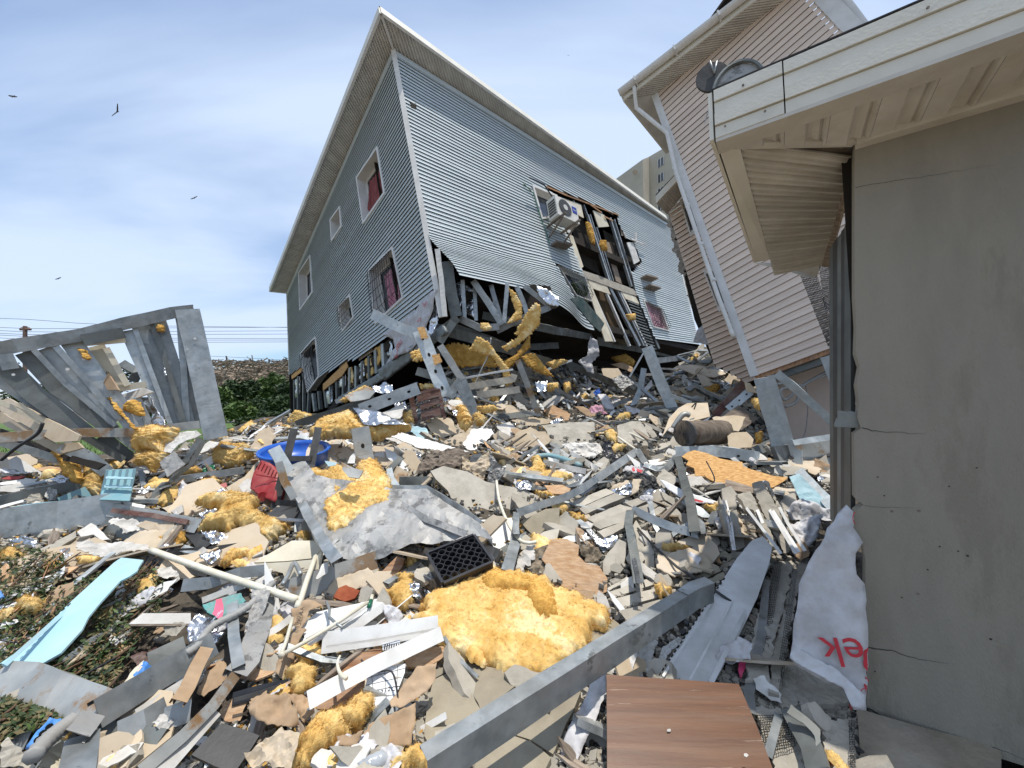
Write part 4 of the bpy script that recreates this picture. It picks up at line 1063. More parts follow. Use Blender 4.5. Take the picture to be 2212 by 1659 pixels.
# concrete foundation
plate('G', [(1350, 1175), (1500, 1225), (1800, 1310), (2260, 1430), (2500, 1520), (2500, 1900), (1400, 1760)], 'foundation', 'concrete_old', parent=near, Y=1.9, n=(-.05, -.12, .99), thick=.4, rag=.004)
def crack(pts, w_=.0016):
    P = [wallp(x, y, .001) for x, y in pts]; path = []
    for i in range(len(P) - 1):
        for k in range(6):
            q = P[i].lerp(P[i + 1], k / 6); path.append(q + Vector((0, 0, 1)) * R.uniform(-.004, .004))
    path.append(P[-1])
    vs, F = sweep(path, [(-w_, 0), (-w_, .0008), (w_, .0008), (w_, 0)], nW, scale=lambda t: 1.15 - t); obw('crack', vs, F, 'ink', near)
crack([(1862, 925), (1900, 932), (2000, 937)], .002); crack([(1875, 1397), (1925, 1405), (1985, 1424), (2050, 1432)], .0022)
crack([(1848, 404), (1950, 388), (2060, 370), (2150, 355)], .0008); crack([(1868, 1092), (2000, 1098)], .0006)
crack([(1873, 1528), (1930, 1560), (2040, 1585), (2140, 1612), (2212, 1640)], .003)
for (x, y, r) in ((1927, 1104, 5), (1985, 1103, 6), (1983, 1282, 5), (2004, 1230, 3), (1948, 1290, 3), (2050, 1050, 3), (2070, 1190, 3), (2090, 1200, 4), (2030, 1180, 3), (1910, 1070, 3), (2110, 1010, 3), (1896, 1030, 3), (2140, 1380, 4), (1890, 1450, 3)):
    p = wallp(x, y, .0005); disc(p, nW, UZ, r / FPX * 1.0, 'old_wood' if r > 4 else 'ink', 'stain_spot', near, .0008, 9)
# band clamp over the studs and threads of scrim
plate('7', [(1470, 585), (1640, 590), (1635, 640), (1620, 705), (1450, 700), (1462, 640), (1475, 630)], 'steel_bracket', 'zinc_dark', 'grey steel bracket strapped over the studs at the stucco corner', 'bracket', Y=2.15, n=nW, thick=.02, crum=.004)
# roof vent seen over the eave
vc = at(1592, 158, 2.9)
vent = empty('roof_vent', vc); tag(vent, 'grey rounded roof ventilator with screen standing on the near eave', 'roof vent')
ax = Vector((.93, -.37, .08)).normalized()
vs = []; Fc = []; n = 14; rr = .17
for s_ in (0, 1):
    for k in range(n + 1):
        a = math.pi * k / n; vs.append(vc + Vector((0, 0, 1)) * math.sin(a) * rr * 1.15 - Vector((0, 0, .12)) + ax * math.cos(a) * rr + Vector((.1, .35, .02)) * s_)
for k in range(n): Fc.append([k, k + 1, n + 2 + k, n + 1 + k])
Fc.append(list(range(n + 1))); obw('hood', vs, Fc, 'crumpled_zinc', vent)
path = [vc + Vector((0, 0, 1)) * math.sin(math.pi * k / 16) * rr * 1.2 - Vector((0, .012, .12)) + ax * math.cos(math.pi * k / 16) * rr * 1.04 for k in range(17)]
v_, f_ = sweep(path, circ(.016, 6), nW); obw('rim', v_, f_, 'zinc_dark', vent)
disc(vc + Vector((-.1, .18, .12)), Vector((-.3, -.9, .1)).normalized(), Vector((0, 0, 1)), .13, 'dark_steel', 'fan_disc', vent, .02, 18)
for s_ in (-1, 1): tube_pts([vc + Vector((-.1, .15, .12)) - ax * s_ * 0 + Vector((0, 0, .02)), vc + Vector((-.1 + .02 * s_, .15, .12)) + Vector((-.05 * s_, 0, .13))], .008, 'strut', 'zinc', vent)

# ------------------------------------------------------------------ far things
tower = empty('apartment_block', at(1390, 700, 45)); tag(tower, 'tall beige apartment block rising behind the pink house', 'building')
BYY = 45
a = at(1318, 395, BYY + 4); b = at(1388, 344, BYY); c_ = at(1402, 338, BYY + 1.2); d_ = at(1480, 292, BYY - 3)
for k, (p, q) in enumerate(((a, b), (b, c_), (c_, d_))):
    vs = [p, q, Vector((q.x, q.y, 0)), Vector((p.x, p.y, 0))]; obw('wall', vs, [[0, 1, 2, 3]], 'block_wall', tower)
vs = [a, b, c_, d_, d_ + Vector((4, 20, 0)), a + Vector((0, 20, 0))]; obw('roof', vs, [list(range(6))], 'concrete_old', tower)
nT = (d_ - c_).cross(Vector((0, 0, -1))).normalized(); nT = nT if nT.y < 0 else -nT
for (x, y) in ((1428, 350), (1428, 383), (1428, 414), (1428, 446), (1428, 478)):
    P = onplane(x, y, c_, nT); t = (d_ - c_); t.z = 0; t.normalize()
    v, F = boxv(P - t * .42 - UZ * .5 + nT * .02, t * .85, UZ * 1.0, -nT * .2)
    w_ = obw('window', v, F, 'glass_dark', tower)
    for s_ in (0, .4, .82):
        v, F = boxv(P - t * .45 + t * s_ - UZ * .55 + nT * .03, t * .06, UZ * 1.1, nT * .05)
        obw('window_frame', v, F, 'trim', tower)
v, F = boxv(onplane(1402, 480, c_, nT) + nT * .05, Vector((.12, 0, 0)), nT * .12, UZ * 7.5); obw('drainpipe', v, F, 'conduit', tower)
disc(onplane(1372, 372, b, Vector((-.1, -1, 0))), Vector((0, -1, 0)), UZ, .35, 'concrete_old', 'stain_patch', tower, .05, 9)

# lumber hill, bushes, pole and wires on the left
def mound(name, x0, x1, Y, ybase, top, m, label, cat, seed, depth=6, kind=None):
    vs = []; Fc = []; n = 60; mrow = 14
    for j in range(mrow):
        for i in range(n + 1):
            t = i / n; px = x0 + (x1 - x0) * t
            yt = ip(t, [a for a, _ in top], [b_ for _, b_ in top])
            s = math.sin(math.pi * .5 * j / (mrow - 1)); yy = ybase + (yt - ybase) * s
            p = at(px, yy, Y + depth * (1 - math.cos(math.pi * .5 * j / (mrow - 1))))
            zt = p.z + Y * .004 * noise.noise(Vector((i * .9, j * .9, seed)))
            vs.append((p.x, p.y, zt))
    for j in range(mrow - 1):
        for i in range(n): Fc.append([j * (n + 1) + i, j * (n + 1) + i + 1, (j + 1) * (n + 1) + i + 1, (j + 1) * (n + 1) + i])
    return obw(name, vs, Fc, m, None)
hill = mound('hill', 380, 760, 55, 905, [(0, 830), (.18, 800), (.3, 790), (.5, 785), (.7, 786), (1, 800)], 'lumber', '', '', 2, 8); struct(hill)
parts = []
for k in range(900):
    px = R.uniform(400, 660); py = R.uniform(782, 838) if k % 4 else R.uniform(778, 790)
    p = at(px, py, R.uniform(53, 60)); d = Vector((R.gauss(0, 1), R.gauss(0, .5), R.gauss(0, .25))).normalized(); l = R.uniform(.4, 2.6); w_ = R.uniform(.04, .16)
    s = d.cross(Vector((0, 1, 0))).normalized() * w_; parts.append(boxv(p - d * l / 2, d * l, s, Vector((0, w_, 0))))
V_, F_ = join(parts); o = stuff(obw('lumber_heap', V_, F_, 'lumber')); tag(o, 'heap of broken brown timber along the top of the far hill', 'timber heap')
def leafblob(center, rx, ry, rz, n, size, seed):
    rr_ = random.Random(seed); vs = []; Fc = []
    for _ in range(n):
        d = Vector((rr_.gauss(0, 1), rr_.gauss(0, 1), rr_.gauss(0, 1))).normalized(); r_ = rr_.random() ** .35
        q = Vector((d.x * rx, d.y * ry, d.z * rz)) * r_
        q *= 1 + .45 * noise.noise(d * 1.8 + Vector((seed, 0, 0)))
        p = center + q
        a_ = Vector((rr_.gauss(0, 1), rr_.gauss(0, 1), rr_.gauss(0, 1) * .6)).normalized(); b_ = a_.orthogonal().normalized()
        b_ = Matrix.Rotation(rr_.uniform(0, 6.3), 3, a_) @ b_
        l = size * rr_.uniform(.6, 1.4); k = len(vs); vs += [p - a_ * l, p + b_ * l * .4, p + a_ * l, p - b_ * l * .4]; Fc.append([k, k + 1, k + 2, k + 3])
    return vs, Fc
bs = [(470, 862, 34, 26), (505, 848, 38, 24), (545, 842, 40, 24), (590, 838, 40, 24), (625, 850, 38, 30), (480, 890, 24, 24), (520, 886, 24, 24), (560, 880, 26, 26), (600, 884, 24, 24), (455, 905, 18, 20), (585, 905, 20, 14), (540, 912, 16, 10)]
for k, (x, y, Yd, h) in enumerate(bs):
    c0 = at(x, y, Yd); sc_ = Yd / FPX
    e = empty('bush', c0 - Vector((0, 0, h * sc_)))
    tag(e, ['wide dark green bush below the far timber heap', 'leafy green bush at the left foot of the far slope'][k >= 5], 'bush', ['bushes along the far slope', 'bushes at the left foot of the far slope'][k >= 5])
    vs, Fc = leafblob(c0, 30 * sc_, 20 * sc_, h * sc_ * (.8 + .5 * R.random()), 1500, Yd * (.0042 + .003 * R.random()), k + 3)
    obw('foliage', vs, Fc, 'leaf' if k % 3 else 'leaf_light', e)
    for j in range(5):
        b0 = c0 - Vector((0, 0, h * sc_)) + Vector((R.uniform(-.3, .3), 0, 0)); tube_pts([b0, b0 + Vector((R.uniform(-1, 1) * h * sc_, R.uniform(-.5, .5), h * sc_ * 1.3))], Yd * .0009, 'branch', 'bark', e, n=5)
for k, (x, y, Yd, rx, h) in enumerate([(30, 868, 20, 40, 30), (95, 850, 26, 40, 18), (140, 790, 30, 22, 14), (10, 800, 34, 30, 20), (250, 820, 30, 40, 26), (320, 900, 24, 40, 30)]):
    c0 = at(x, y, Yd); sc_ = Yd / FPX; e = empty('bush', c0 - Vector((0, 0, h * sc_))); tag(e, 'dark bush seen through the bent steel wall frame', 'bush', 'bushes behind the steel wall frame')
    vs, Fc = leafblob(c0, rx * sc_, rx * .6 * sc_, h * sc_, 1500, Yd * .004, k + 33); obw('foliage', vs, Fc, 'leaf', e)
gv = at(60, 985, 14)
parts = []
for k in range(9000):
    x = R.uniform(-34, -6); y = R.uniform(11, 30); 
    l = R.uniform(.05, .16); p = Vector((x, y, -.16)); d = Vector((R.gauss(0, .35), R.gauss(0, .35), 1)).normalized() * l * 1.6; s = Vector((R.gauss(0, 1), R.gauss(0, 1), 0)).normalized() * .02
    parts.append(([p - s, p + s, p + d], [[0, 1, 2]]))
V_, F_ = join(parts); o = stuff(obw('grass_tufts', V_, F_, 'leaf_light')); tag(o, 'green grass on the open ground behind the steel frame', 'grass')
pole = empty('utility_pole', at(54, 905, 40)); tag(pole, 'utility pole at the far left carrying several wires', 'utility pole')
tube_pts([at(54, 905, 40), at(54, 704, 40)], .17, 'pole', 'dark_wood', pole); tube_pts([at(44, 711, 40), at(66, 711, 40)], .12, 'crossarm', 'dark_wood', pole)
for x in (47, 55, 62): tube_pts([at(x, 711, 40), at(x, 706, 40)], .08, 'insulator', 'conduit', pole)
for k, (yl, yr) in enumerate(((690, 707), (705, 706), (712, 714), (718, 721), (722, 731), (728, 734), (735, 738), (772, 778))):
    P = [at(-60, yl - 3, 40), at(54, yl + (4 if k else -1), 40), at(250, (yl + yr) / 2 + 3, 42), at(640, yr, 45)]
    if k == 7: P = [at(440, 768, 60), at(540, 773, 60), at(640, 779, 60)]
    o = tube_pts(smoothpts(P, 3), .022 if k < 7 else .025, 'power_line', 'black_plastic', n=4)
    tag(o, ['topmost thin wire running across the sky on the left', 'wire just below the topmost one, level with the pole top', 'third wire from the top at the left', 'fourth wire from the top at the left', 'fifth wire from the top at the left', 'sixth wire from the top at the left', 'lowest wire of the bundle crossing behind the steel frame', 'lone wire just above the far timber hill'][k], 'power line')

# people by the bushes
def person(P, shirt, label, lean=0):
    e = empty('person', P); tag(e, label, 'person')
    me = bpy.data.meshes.new('body'); J = [(0, 0, .9), (0, 0, 1.15), (0, .0, 1.42), (0, 0, 1.52), (0, -.02, 1.66), (-.18, 0, 1.4), (-.25, -.05, 1.1), (-.2, -.2, .9), (.18, 0, 1.4), (.25, -.05, 1.1), (.2, -.2, .92), (-.1, 0, .85), (-.11, -.03, .45), (-.11, 0, .05), (.1, 0, .85), (.12, .04, .45), (.12, .06, .05), (-.11, -.12, .02), (.12, -.08, .02)]
    Ed = [(0, 1), (1, 2), (2, 3), (3, 4), (2, 5), (5, 6), (6, 7), (2, 8), (8, 9), (9, 10), (0, 11), (11, 12), (12, 13), (0, 14), (14, 15), (15, 16), (13, 17), (16, 18)]
    rad = [.14, .13, .15, .06, .11, .07, .05, .04, .07, .05, .04, .10, .07, .05, .10, .07, .05, .04, .04]
    me.from_pydata(J, Ed, []); o = link('body', me, shirt, e); 
    o.modifiers.new('skin', 'SKIN'); o.modifiers.new('sub', 'SUBSURF').levels = 1; o.modifiers['sub'].render_levels = 1
    for k, r_ in enumerate(rad): me.skin_vertices[0].data[k].radius = (r_, r_ * .8)
    me.skin_vertices[0].data[0].use_root = True
    v_, f_ = leafblob(Vector((0, -.02, 1.72)), .09, .1, .08, 60, .04, 3); obw('hair', [Vector(v) + P for v in v_], f_, 'ink', e)
person(at(522, 916, 36), 'shirt_white', 'person in a white shirt sitting among the far bushes'); person(at(531, 914, 36), 'shirt_navy', 'person in dark clothes beside the one in white')
cn = empty('traffic_cone', at(558, 905, 34)); tag(cn, 'orange and white cone shape among the far bushes', 'cone')
for z0, z1, r0, r1, m in ((0, .25, .3, .22, 'trim'), (.25, .6, .22, .1, 'orange'), (.6, .7, .1, .07, 'trim'), (.7, .9, .07, .04, 'orange')):
    c0 = cn.location; vs = [c0 + Vector((math.cos(k * .628) * r_, math.sin(k * .628) * r_, z)) for z, r_ in ((z0, r0), (z1, r1)) for k in range(10)]
    obw('cone_band', vs, [[k, (k + 1) % 10, 10 + (k + 1) % 10, 10 + k] for k in range(10)] + [list(range(10, 20))], m, cn)
# birds
def bird(x, y, Y, span, rot, label, flap=.2):
    P = at(x, y, Y); s = span / 2
    M = Matrix.Rotation(math.radians(rot), 4, 'Y')
    body = [Vector((-.05 * s, -.35 * s, 0)), Vector((.05 * s, -.35 * s, 0)), Vector((0, -.5 * s, .02 * s)), Vector((.12 * s, 0, .05 * s)), Vector((-.12 * s, 0, .05 * s)), Vector((0, 0, -.08 * s)), Vector((.1 * s, .42 * s, 0)), Vector((-.1 * s, .42 * s, 0))]
    vs = list(body); Fc = [[2, 0, 5], [2, 5, 1], [0, 4, 5], [1, 5, 3], [4, 7, 5], [3, 5, 6], [7, 6, 5], [2, 4, 0], [2, 3, 4], [2, 1, 3], [4, 3, 6, 7]]
    e = empty('bird', P); tag(e, label, 'bird')
    up = lambda v: P + (M @ v)
    B_ = Matrix.Rotation(math.radians(70), 4, 'X')
    obw('body', [P + M @ (B_ @ v) for v in vs], Fc, 'feather', e)
    for sg in (-1, 1):
        w_ = [Vector((0, -.22 * s, .03 * s)), Vector((sg * .5 * s, -.26 * s, flap * .6 * s)), Vector((sg * s, -.12 * s, flap * s)), Vector((sg * .98 * s, .02 * s, flap * s)), Vector((sg * .9 * s, .1 * s, flap * .9 * s)), Vector((sg * .45 * s, .2 * s, flap * .5 * s)), Vector((0, .2 * s, .03 * s))]
        w2 = [v + Vector((0, 0, -.02 * s)) for v in w_]; n = 7
        obw('wing', [P + M @ (B_ @ v) for v in w_ + w2], [list(range(n)), [n + k for k in reversed(range(n))]] + [[k, (k + 1) % n, n + (k + 1) % n, n + k] for k in range(n)], 'feather', e)
bird(254, 241, 60, 2.3, -70, 'large dark bird soaring with spread wings left of the house', .35)
bird(29, 208, 70, 1.8, 10, 'dark bird gliding at the upper left corner of the sky', .1)
bird(420, 427, 90, 1.8, -25, 'dark bird gliding left of the grey roof', .15)
bird(127, 601, 140, 2.4, -20, 'faint small bird low above the power lines', .15)
bird(1228, 119, 160, 1.0, 0, 'tiny speck of a bird high between the two roofs', .15)
# ------------------------------------------------------------------ debris: far and dark part under the houses
KR = 'kraft'
def S_(c, pts, w_, label, **k):
    if 'pale' in label.lower() or 'light' in label or 'bright' in label or 'grey st' in label or 'grey bent' in label: k.setdefault('m', 'zinc_pale_lit')
    return stud(c, pts, w_, label, **k)
NB = (-.1, -.75, .65)
# cavity under the house
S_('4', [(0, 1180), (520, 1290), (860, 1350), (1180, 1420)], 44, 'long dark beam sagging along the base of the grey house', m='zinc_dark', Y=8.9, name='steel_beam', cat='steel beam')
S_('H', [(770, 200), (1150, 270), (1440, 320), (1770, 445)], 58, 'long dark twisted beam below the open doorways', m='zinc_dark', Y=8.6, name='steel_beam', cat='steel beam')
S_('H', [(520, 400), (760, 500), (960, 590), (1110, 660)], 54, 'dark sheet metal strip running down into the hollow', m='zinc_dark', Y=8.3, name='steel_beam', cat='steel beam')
S_('H', [(1210, 255), (1330, 560), (1495, 930)], 88, 'tall grey steel stud leaning in front of the dark hollow', Y=7.2, dent=.08)
S_('H', [(1185, 440), (1150, 640), (1075, 800), (965, 910)], 46, 'crooked grey stud left of the tall leaning stud', Y=7.6)
S_('H', [(85, 370), (160, 560), (270, 850)], 52, 'upright brown steel post sticking out above the tan boards', m='zinc_rust', Y=7.4)
S_('H', [(120, 820), (285, 850)], 24, 'short bent foot plate at the upright brown post', m='zinc', Y=7.3)
S_('H', [(300, 470), (420, 420), (560, 370)], 20, 'thin bent channel with bright edge under the house', Y=8.2)
S_('H', [(410, 620), (590, 710), (730, 780)], 26, 'flat dusty strip running towards the pink cloth', m='zinc_rust', Y=7.6, solid=True, f=.2)
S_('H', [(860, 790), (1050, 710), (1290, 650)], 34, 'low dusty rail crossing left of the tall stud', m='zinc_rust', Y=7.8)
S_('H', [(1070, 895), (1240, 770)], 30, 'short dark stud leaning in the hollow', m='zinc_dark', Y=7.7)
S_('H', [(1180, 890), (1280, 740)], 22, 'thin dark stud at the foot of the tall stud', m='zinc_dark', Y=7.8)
S_('H', [(1260, 380), (1500, 350), (1800, 360)], 44, 'pale horizontal panel edge at the foot of the pink wing', m='white_dirty', Y=8.6, solid=True, name='panel_strip', cat='panel strip')
S_('H', [(1280, 440), (1600, 458), (1850, 462)], 14, 'thin white strip above the longer lower strip', m='white_dirty', Y=8.2, solid=True, name='panel_strip', cat='panel strip')
S_('H', [(1200, 495), (1560, 492), (1945, 478)], 20, 'long thin pale strip pointing at the pink wall', m='white_dirty', Y=8.0, solid=True, name='panel_strip', cat='panel strip')
S_('H', [(1800, 850), (1950, 700), (2060, 560)], 60, 'dark wooden beam rising to the pink wall', m='dark_wood', Y=7.0, solid=True, name='timber_beam', cat='timber')
S_('H', [(1920, 800), (2110, 640)], 60, 'grey stud with holes beside the dark wooden beam', Y=6.9, holes=3)
S_('H', [(1420, 680), (1600, 745)], 30, 'short stud with pale tip right of the tall stud', Y=7.0)
S_('H', [(1060, 515), (1180, 310)], 14, 'thin pale rod leaning on the tall stud', m='trim', Y=7.5, solid=True)
S_('H', [(1460, 1170), (1800, 1160), (2190, 1215)], 84, 'wide grey steel channel with holes behind the orange board', Y=5.6, holes=2)
plate('H', [(1480, 790), (1560, 745), (1740, 740), (1762, 860), (1600, 900), (1400, 960), (1340, 1040), (1400, 880)], 'plaster_board', 'tan_board', 'pinkish flat board lying beyond the rolled metal drum', 'board', Y=6.6, n=(-.2, -.6, .75), lift=.1)
plate('H', [(1780, 870), (1960, 850), (2070, 865), (2010, 990), (1900, 985), (1860, 960)], 'plaster_board', 'tan_board', 'brownish torn board right of the rolled drum', 'board', Y=6.2, n=NB, rag=.02)
plate('H', [(1905, 1010), (2080, 995), (2140, 1060), (2120, 1130), (1930, 1135)], 'plaster_board', 'tan_board', 'tan board piece below the brownish torn board', 'board', Y=5.8, n=NB, rag=.02)
plate('H', [(1870, 860), (2010, 760), (2180, 880), (2030, 980)], 'plaster_board', 'old_wood', 'dark brown panel in shade left of the pink frame', 'board', Y=6.6, n=NB)
plate('H', [(2060, 560), (2110, 570), (2180, 660), (2080, 640)], 'plaster_board', 'tan_board', 'narrow board hanging at the corner of the pink wall', 'board', Y=6.6, n=(-.2, -.9, .1))
plate('H', [(810, 440), (960, 440), (1000, 500), (900, 530), (830, 500)], 'plaster_board', 'tan_board', 'small tan board in the dark hollow', 'board', Y=8.3, n=NB)
plate('H', [(890, 410), (1000, 390), (1090, 440), (1080, 480)], 'plaster_board', 'kraft', 'thin brown sheet beside the small tan board', 'board', Y=8.5, n=NB, crum=.03)
plate('H', [(1170, 640), (1250, 540), (1260, 590), (1170, 690)], 'panel_scrap', 'white_dirty', 'pale triangular scrap behind the tall stud', 'panel scrap', Y=7.7, n=NB)
plate('H', [(1440, 510), (1540, 520), (1700, 700), (1600, 690), (1520, 600)], 'corrugated_sheet', 'old_wood', 'brown fluted sheet in the shade under the pink wing', 'sheet', Y=7.6, n=NB, crum=.05, cfreq=9)
plate('H', [(900, 540), (1000, 500), (1100, 570), (1000, 640)], 'corrugated_sheet', 'crumpled_zinc', 'crushed fluted metal in the middle of the hollow', 'sheet', Y=8.1, n=NB, crum=.06, cfreq=8)
plate('H', [(715, 160), (775, 210), (800, 330), (740, 380), (750, 490), (690, 470), (610, 380), (690, 330), (700, 230)], 'hanging_membrane', 'wrap', 'dirty white membrane rag hanging from the dark beam', 'membrane', Y=8.1, n=(0, -1, .1), crum=.09, thick=.004, rag=.02)
plate('H', [(705, 800), (760, 765), (820, 790), (870, 850), (800, 830), (730, 845)], 'cloth', 'cloth_pink', 'pink cloth lying at the edge of the dark hollow', 'cloth', Y=7.2, n=NB, crum=.08, thick=.006, cfreq=9)
plate('H', [(740, 650), (790, 620), (810, 650), (770, 680)], 'cloth', 'plastic_blue', 'small blue scrap deep in the hollow', 'plastic scrap', Y=8.1, n=NB, crum=.05, thick=.006, cfreq=9)
plate('H', [(780, 670), (850, 660), (930, 780), (900, 850), (820, 760)], 'wrap_scrap', 'wrap', 'grey-white crumpled sheet behind the pink cloth', 'membrane', Y=7.7, n=NB, crum=.06, thick=.004)
for pts, lb, Y_ in (([(130, 330), (210, 320), (330, 440), (350, 480), (250, 450), (180, 400)], 'amber insulation strip near the upright brown post', 8.0), ([(330, 400), (440, 370), (520, 375), (400, 440)], 'thin insulation scrap right of the brown post', 8.1),
                    ([(330, 580), (440, 570), (440, 620), (350, 640)], 'small yellow tuft under the house right of the post', 7.8), ([(480, 570), (540, 560), (550, 620), (500, 650)], 'yellow tuft beside the broken pipe end', 7.8),
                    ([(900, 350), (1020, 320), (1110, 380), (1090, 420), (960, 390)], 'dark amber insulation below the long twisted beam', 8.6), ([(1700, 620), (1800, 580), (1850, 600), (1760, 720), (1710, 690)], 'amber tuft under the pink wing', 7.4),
                    ([(2120, 710), (2200, 700), (2212, 800), (2150, 780)], 'yellow tuft at the post of the pink frame', 6.5), ([(2150, 1010), (2212, 990), (2212, 1080), (2165, 1090)], 'amber insulation near the lower end of the pink frame', 5.9)):
    fluff('H', pts, m='insulation_amber' if 'amber' in lb else 'insulation', label=lb, Y=Y_, n=NB, thick=.1, fib=.3)
# drum and elbow
drum = empty('metal_drum', at(1500, 935, 5.9)); tag(drum, 'crushed brown metal drum lying beyond the orange board', 'metal drum')
a = at(1478, 936, 5.7); b = at(1562, 932, 6.1); r_ = 26 / FPX * 5.9
vs, Fc = sweep(resample([a, b], .12), circ(r_, 18), Vector((0, 0, 1)), dent=.09); obw('shell', vs, Fc, 'old_wood', drum, True)  # brown drum, shell colour kept dark to carry the shade over it
vs, Fc = sweep([a, a + (b - a) * .04], circ(r_ * 1.06, 18), Vector((0, 0, 1))); obw('rim', vs, Fc, 'dark_steel', drum)
pipe('H', [(1440, 960), (1500, 870), (1540, 840), (1580, 850)], 22, 'pipe_elbow', 'zinc_rust', 'dusty pipe elbow rising in front of the pinkish board', 'pipe', Y=5.9, smooth=True)
pipe('H', [(570, 530), (600, 590)], 14, 'pipe_end', 'zinc', 'open broken pipe end pointing at the camera under the house', 'pipe', Y=7.8)
pipe('3', [(1720, 975), (1700, 1100), (1650, 1210), (1600, 1325)], 6, 'cable', 'conduit', 'grey cable dangling below the torn cladding', 'cable', Y=7.6, smooth=True)
pipe('H', [(1600, 780), (1640, 740), (1620, 800)], 5, 'cable', 'black_plastic', 'short black cable loop on the pinkish board', 'cable', Y=6.5, smooth=True)
for pts, lb in (([(1400, 320), (1250, 380), (1100, 500), (1060, 460), (1080, 420), (1180, 440), (1170, 520), (1090, 555)], 'thick grey cable looping behind the diagonal stud'), ([(1390, 300), (1260, 370), (1210, 400), (1130, 380), (1030, 390)], 'grey cable bundle across the pink lining'), ([(1240, 400), (1255, 560), (1240, 720), (1215, 790)], 'thin green wire hanging on the pink lining')):
    pipe('7', pts, 8 if 'thin' not in lb else 3, 'cable', 'conduit', lb, 'cable', Y=6.4, smooth=True)

# left lower corner of the house front, beams
S_('3', [(855, 800), (1010, 880), (1190, 955)], 74, 'pale steel stud jutting left in front of the torn membrane', Y=6.9, dent=.04)
ob = S_('3', [(1200, 920), (1270, 1090), (1390, 1400)], 104, 'pale steel stud with orange board scraps hanging down from its joint', Y=6.85, holes=4, dent=.04)
plate('3', [(1185, 900), (1235, 895), (1265, 975), (1215, 985)], 'osb_scrap', 'osb', 'orange board scrap at the top of the hanging stud', 'board scrap', Y=6.8, n=(0, -1, .1))
plate('3', [(1290, 1100), (1345, 1090), (1365, 1150), (1310, 1175)], 'osb_scrap', 'osb', 'orange board scrap halfway down the hanging stud', 'board scrap', Y=6.75, n=(0, -1, .1))
S_('3', [(1350, 1030), (1420, 1140), (1510, 1280)], 50, 'dusty stud joining the hanging stud to the lower post', m='zinc_rust', Y=6.8)
S_('3', [(1495, 1290), (1540, 1390), (1600, 1530)], 92, 'short wide stud standing in the amber insulation', Y=6.7, dent=.05)
S_('3', [(1500, 1280), (1440, 1360), (1420, 1410)], 60, 'folded stud end beside the short wide stud', Y=6.75)
S_('3', [(770, 1500), (980, 1420), (1195, 1340)], 88, 'long pale stud with round holes lying below the grey house', Y=6.6, holes=3, dent=.04)
S_('3', [(310, 1620), (600, 1530), (880, 1420)], 82, 'dark steel track lying below the barred ground floor window', m='zinc_dark', Y=7.6)
S_('3', [(1500, 1275), (1700, 1235), (1880, 1205)], 14, 'thin pale batten under the hanging insulation', m='trim', Y=7.0, solid=True)
S_('3', [(1560, 1330), (1880, 1275), (1890, 1240)], 50, 'dull grey plank in the shade under the house', m='cement', Y=7.2, solid=True, name='plank', cat='plank')
S_('3', [(1620, 1390), (1930, 1350)], 50, 'second dull grey plank below the first', m='cement', Y=7.0, solid=True, name='plank', cat='plank')
S_('3', [(1910, 1140), (1980, 1320), (2060, 1540)], 1, 'x', Y=7.3) if False else None
S_('3', [(1180, 1215), (1330, 1260), (1470, 1330)], 60, 'bent dark channel below the membrane', m='zinc_dark', Y=7.1)
S_('3', [(590, 1440), (700, 1400)], 30, 'short channel end near the yellow wad at the house foot', Y=7.7)
S_('3', [(1640, 1410), (1760, 1460)], 12, 'thin rod left of the upright brown post', m='zinc', Y=7.0)
cab = empty('cabinet', at(892, 860, 6.8)); tag(cab, 'broken red-brown wooden cabinet standing below the house corner', 'cabinet')
for pts, nm in (([(1120, 1390), (1155, 1385), (1190, 1590), (1160, 1600)], 'side_panel'), ([(1180, 1395), (1330, 1350), (1345, 1400), (1190, 1445)], 'drawer_front'), ([(1200, 1460), (1340, 1405), (1350, 1450), (1210, 1500)], 'drawer_front'), ([(1210, 1515), (1350, 1465), (1370, 1530), (1220, 1580)], 'drawer_front'), ([(1110, 1385), (1320, 1335), (1335, 1352), (1120, 1400)], 'top_rail'), ([(1330, 1340), (1350, 1345), (1395, 1560), (1375, 1570)], 'side_panel')):
    plate('3', pts, nm, 'dark_wood', parent=cab, Y=6.8 if nm != 'top_rail' else 6.7, n=(0, -1, .12), thick=.03, rag=.002)
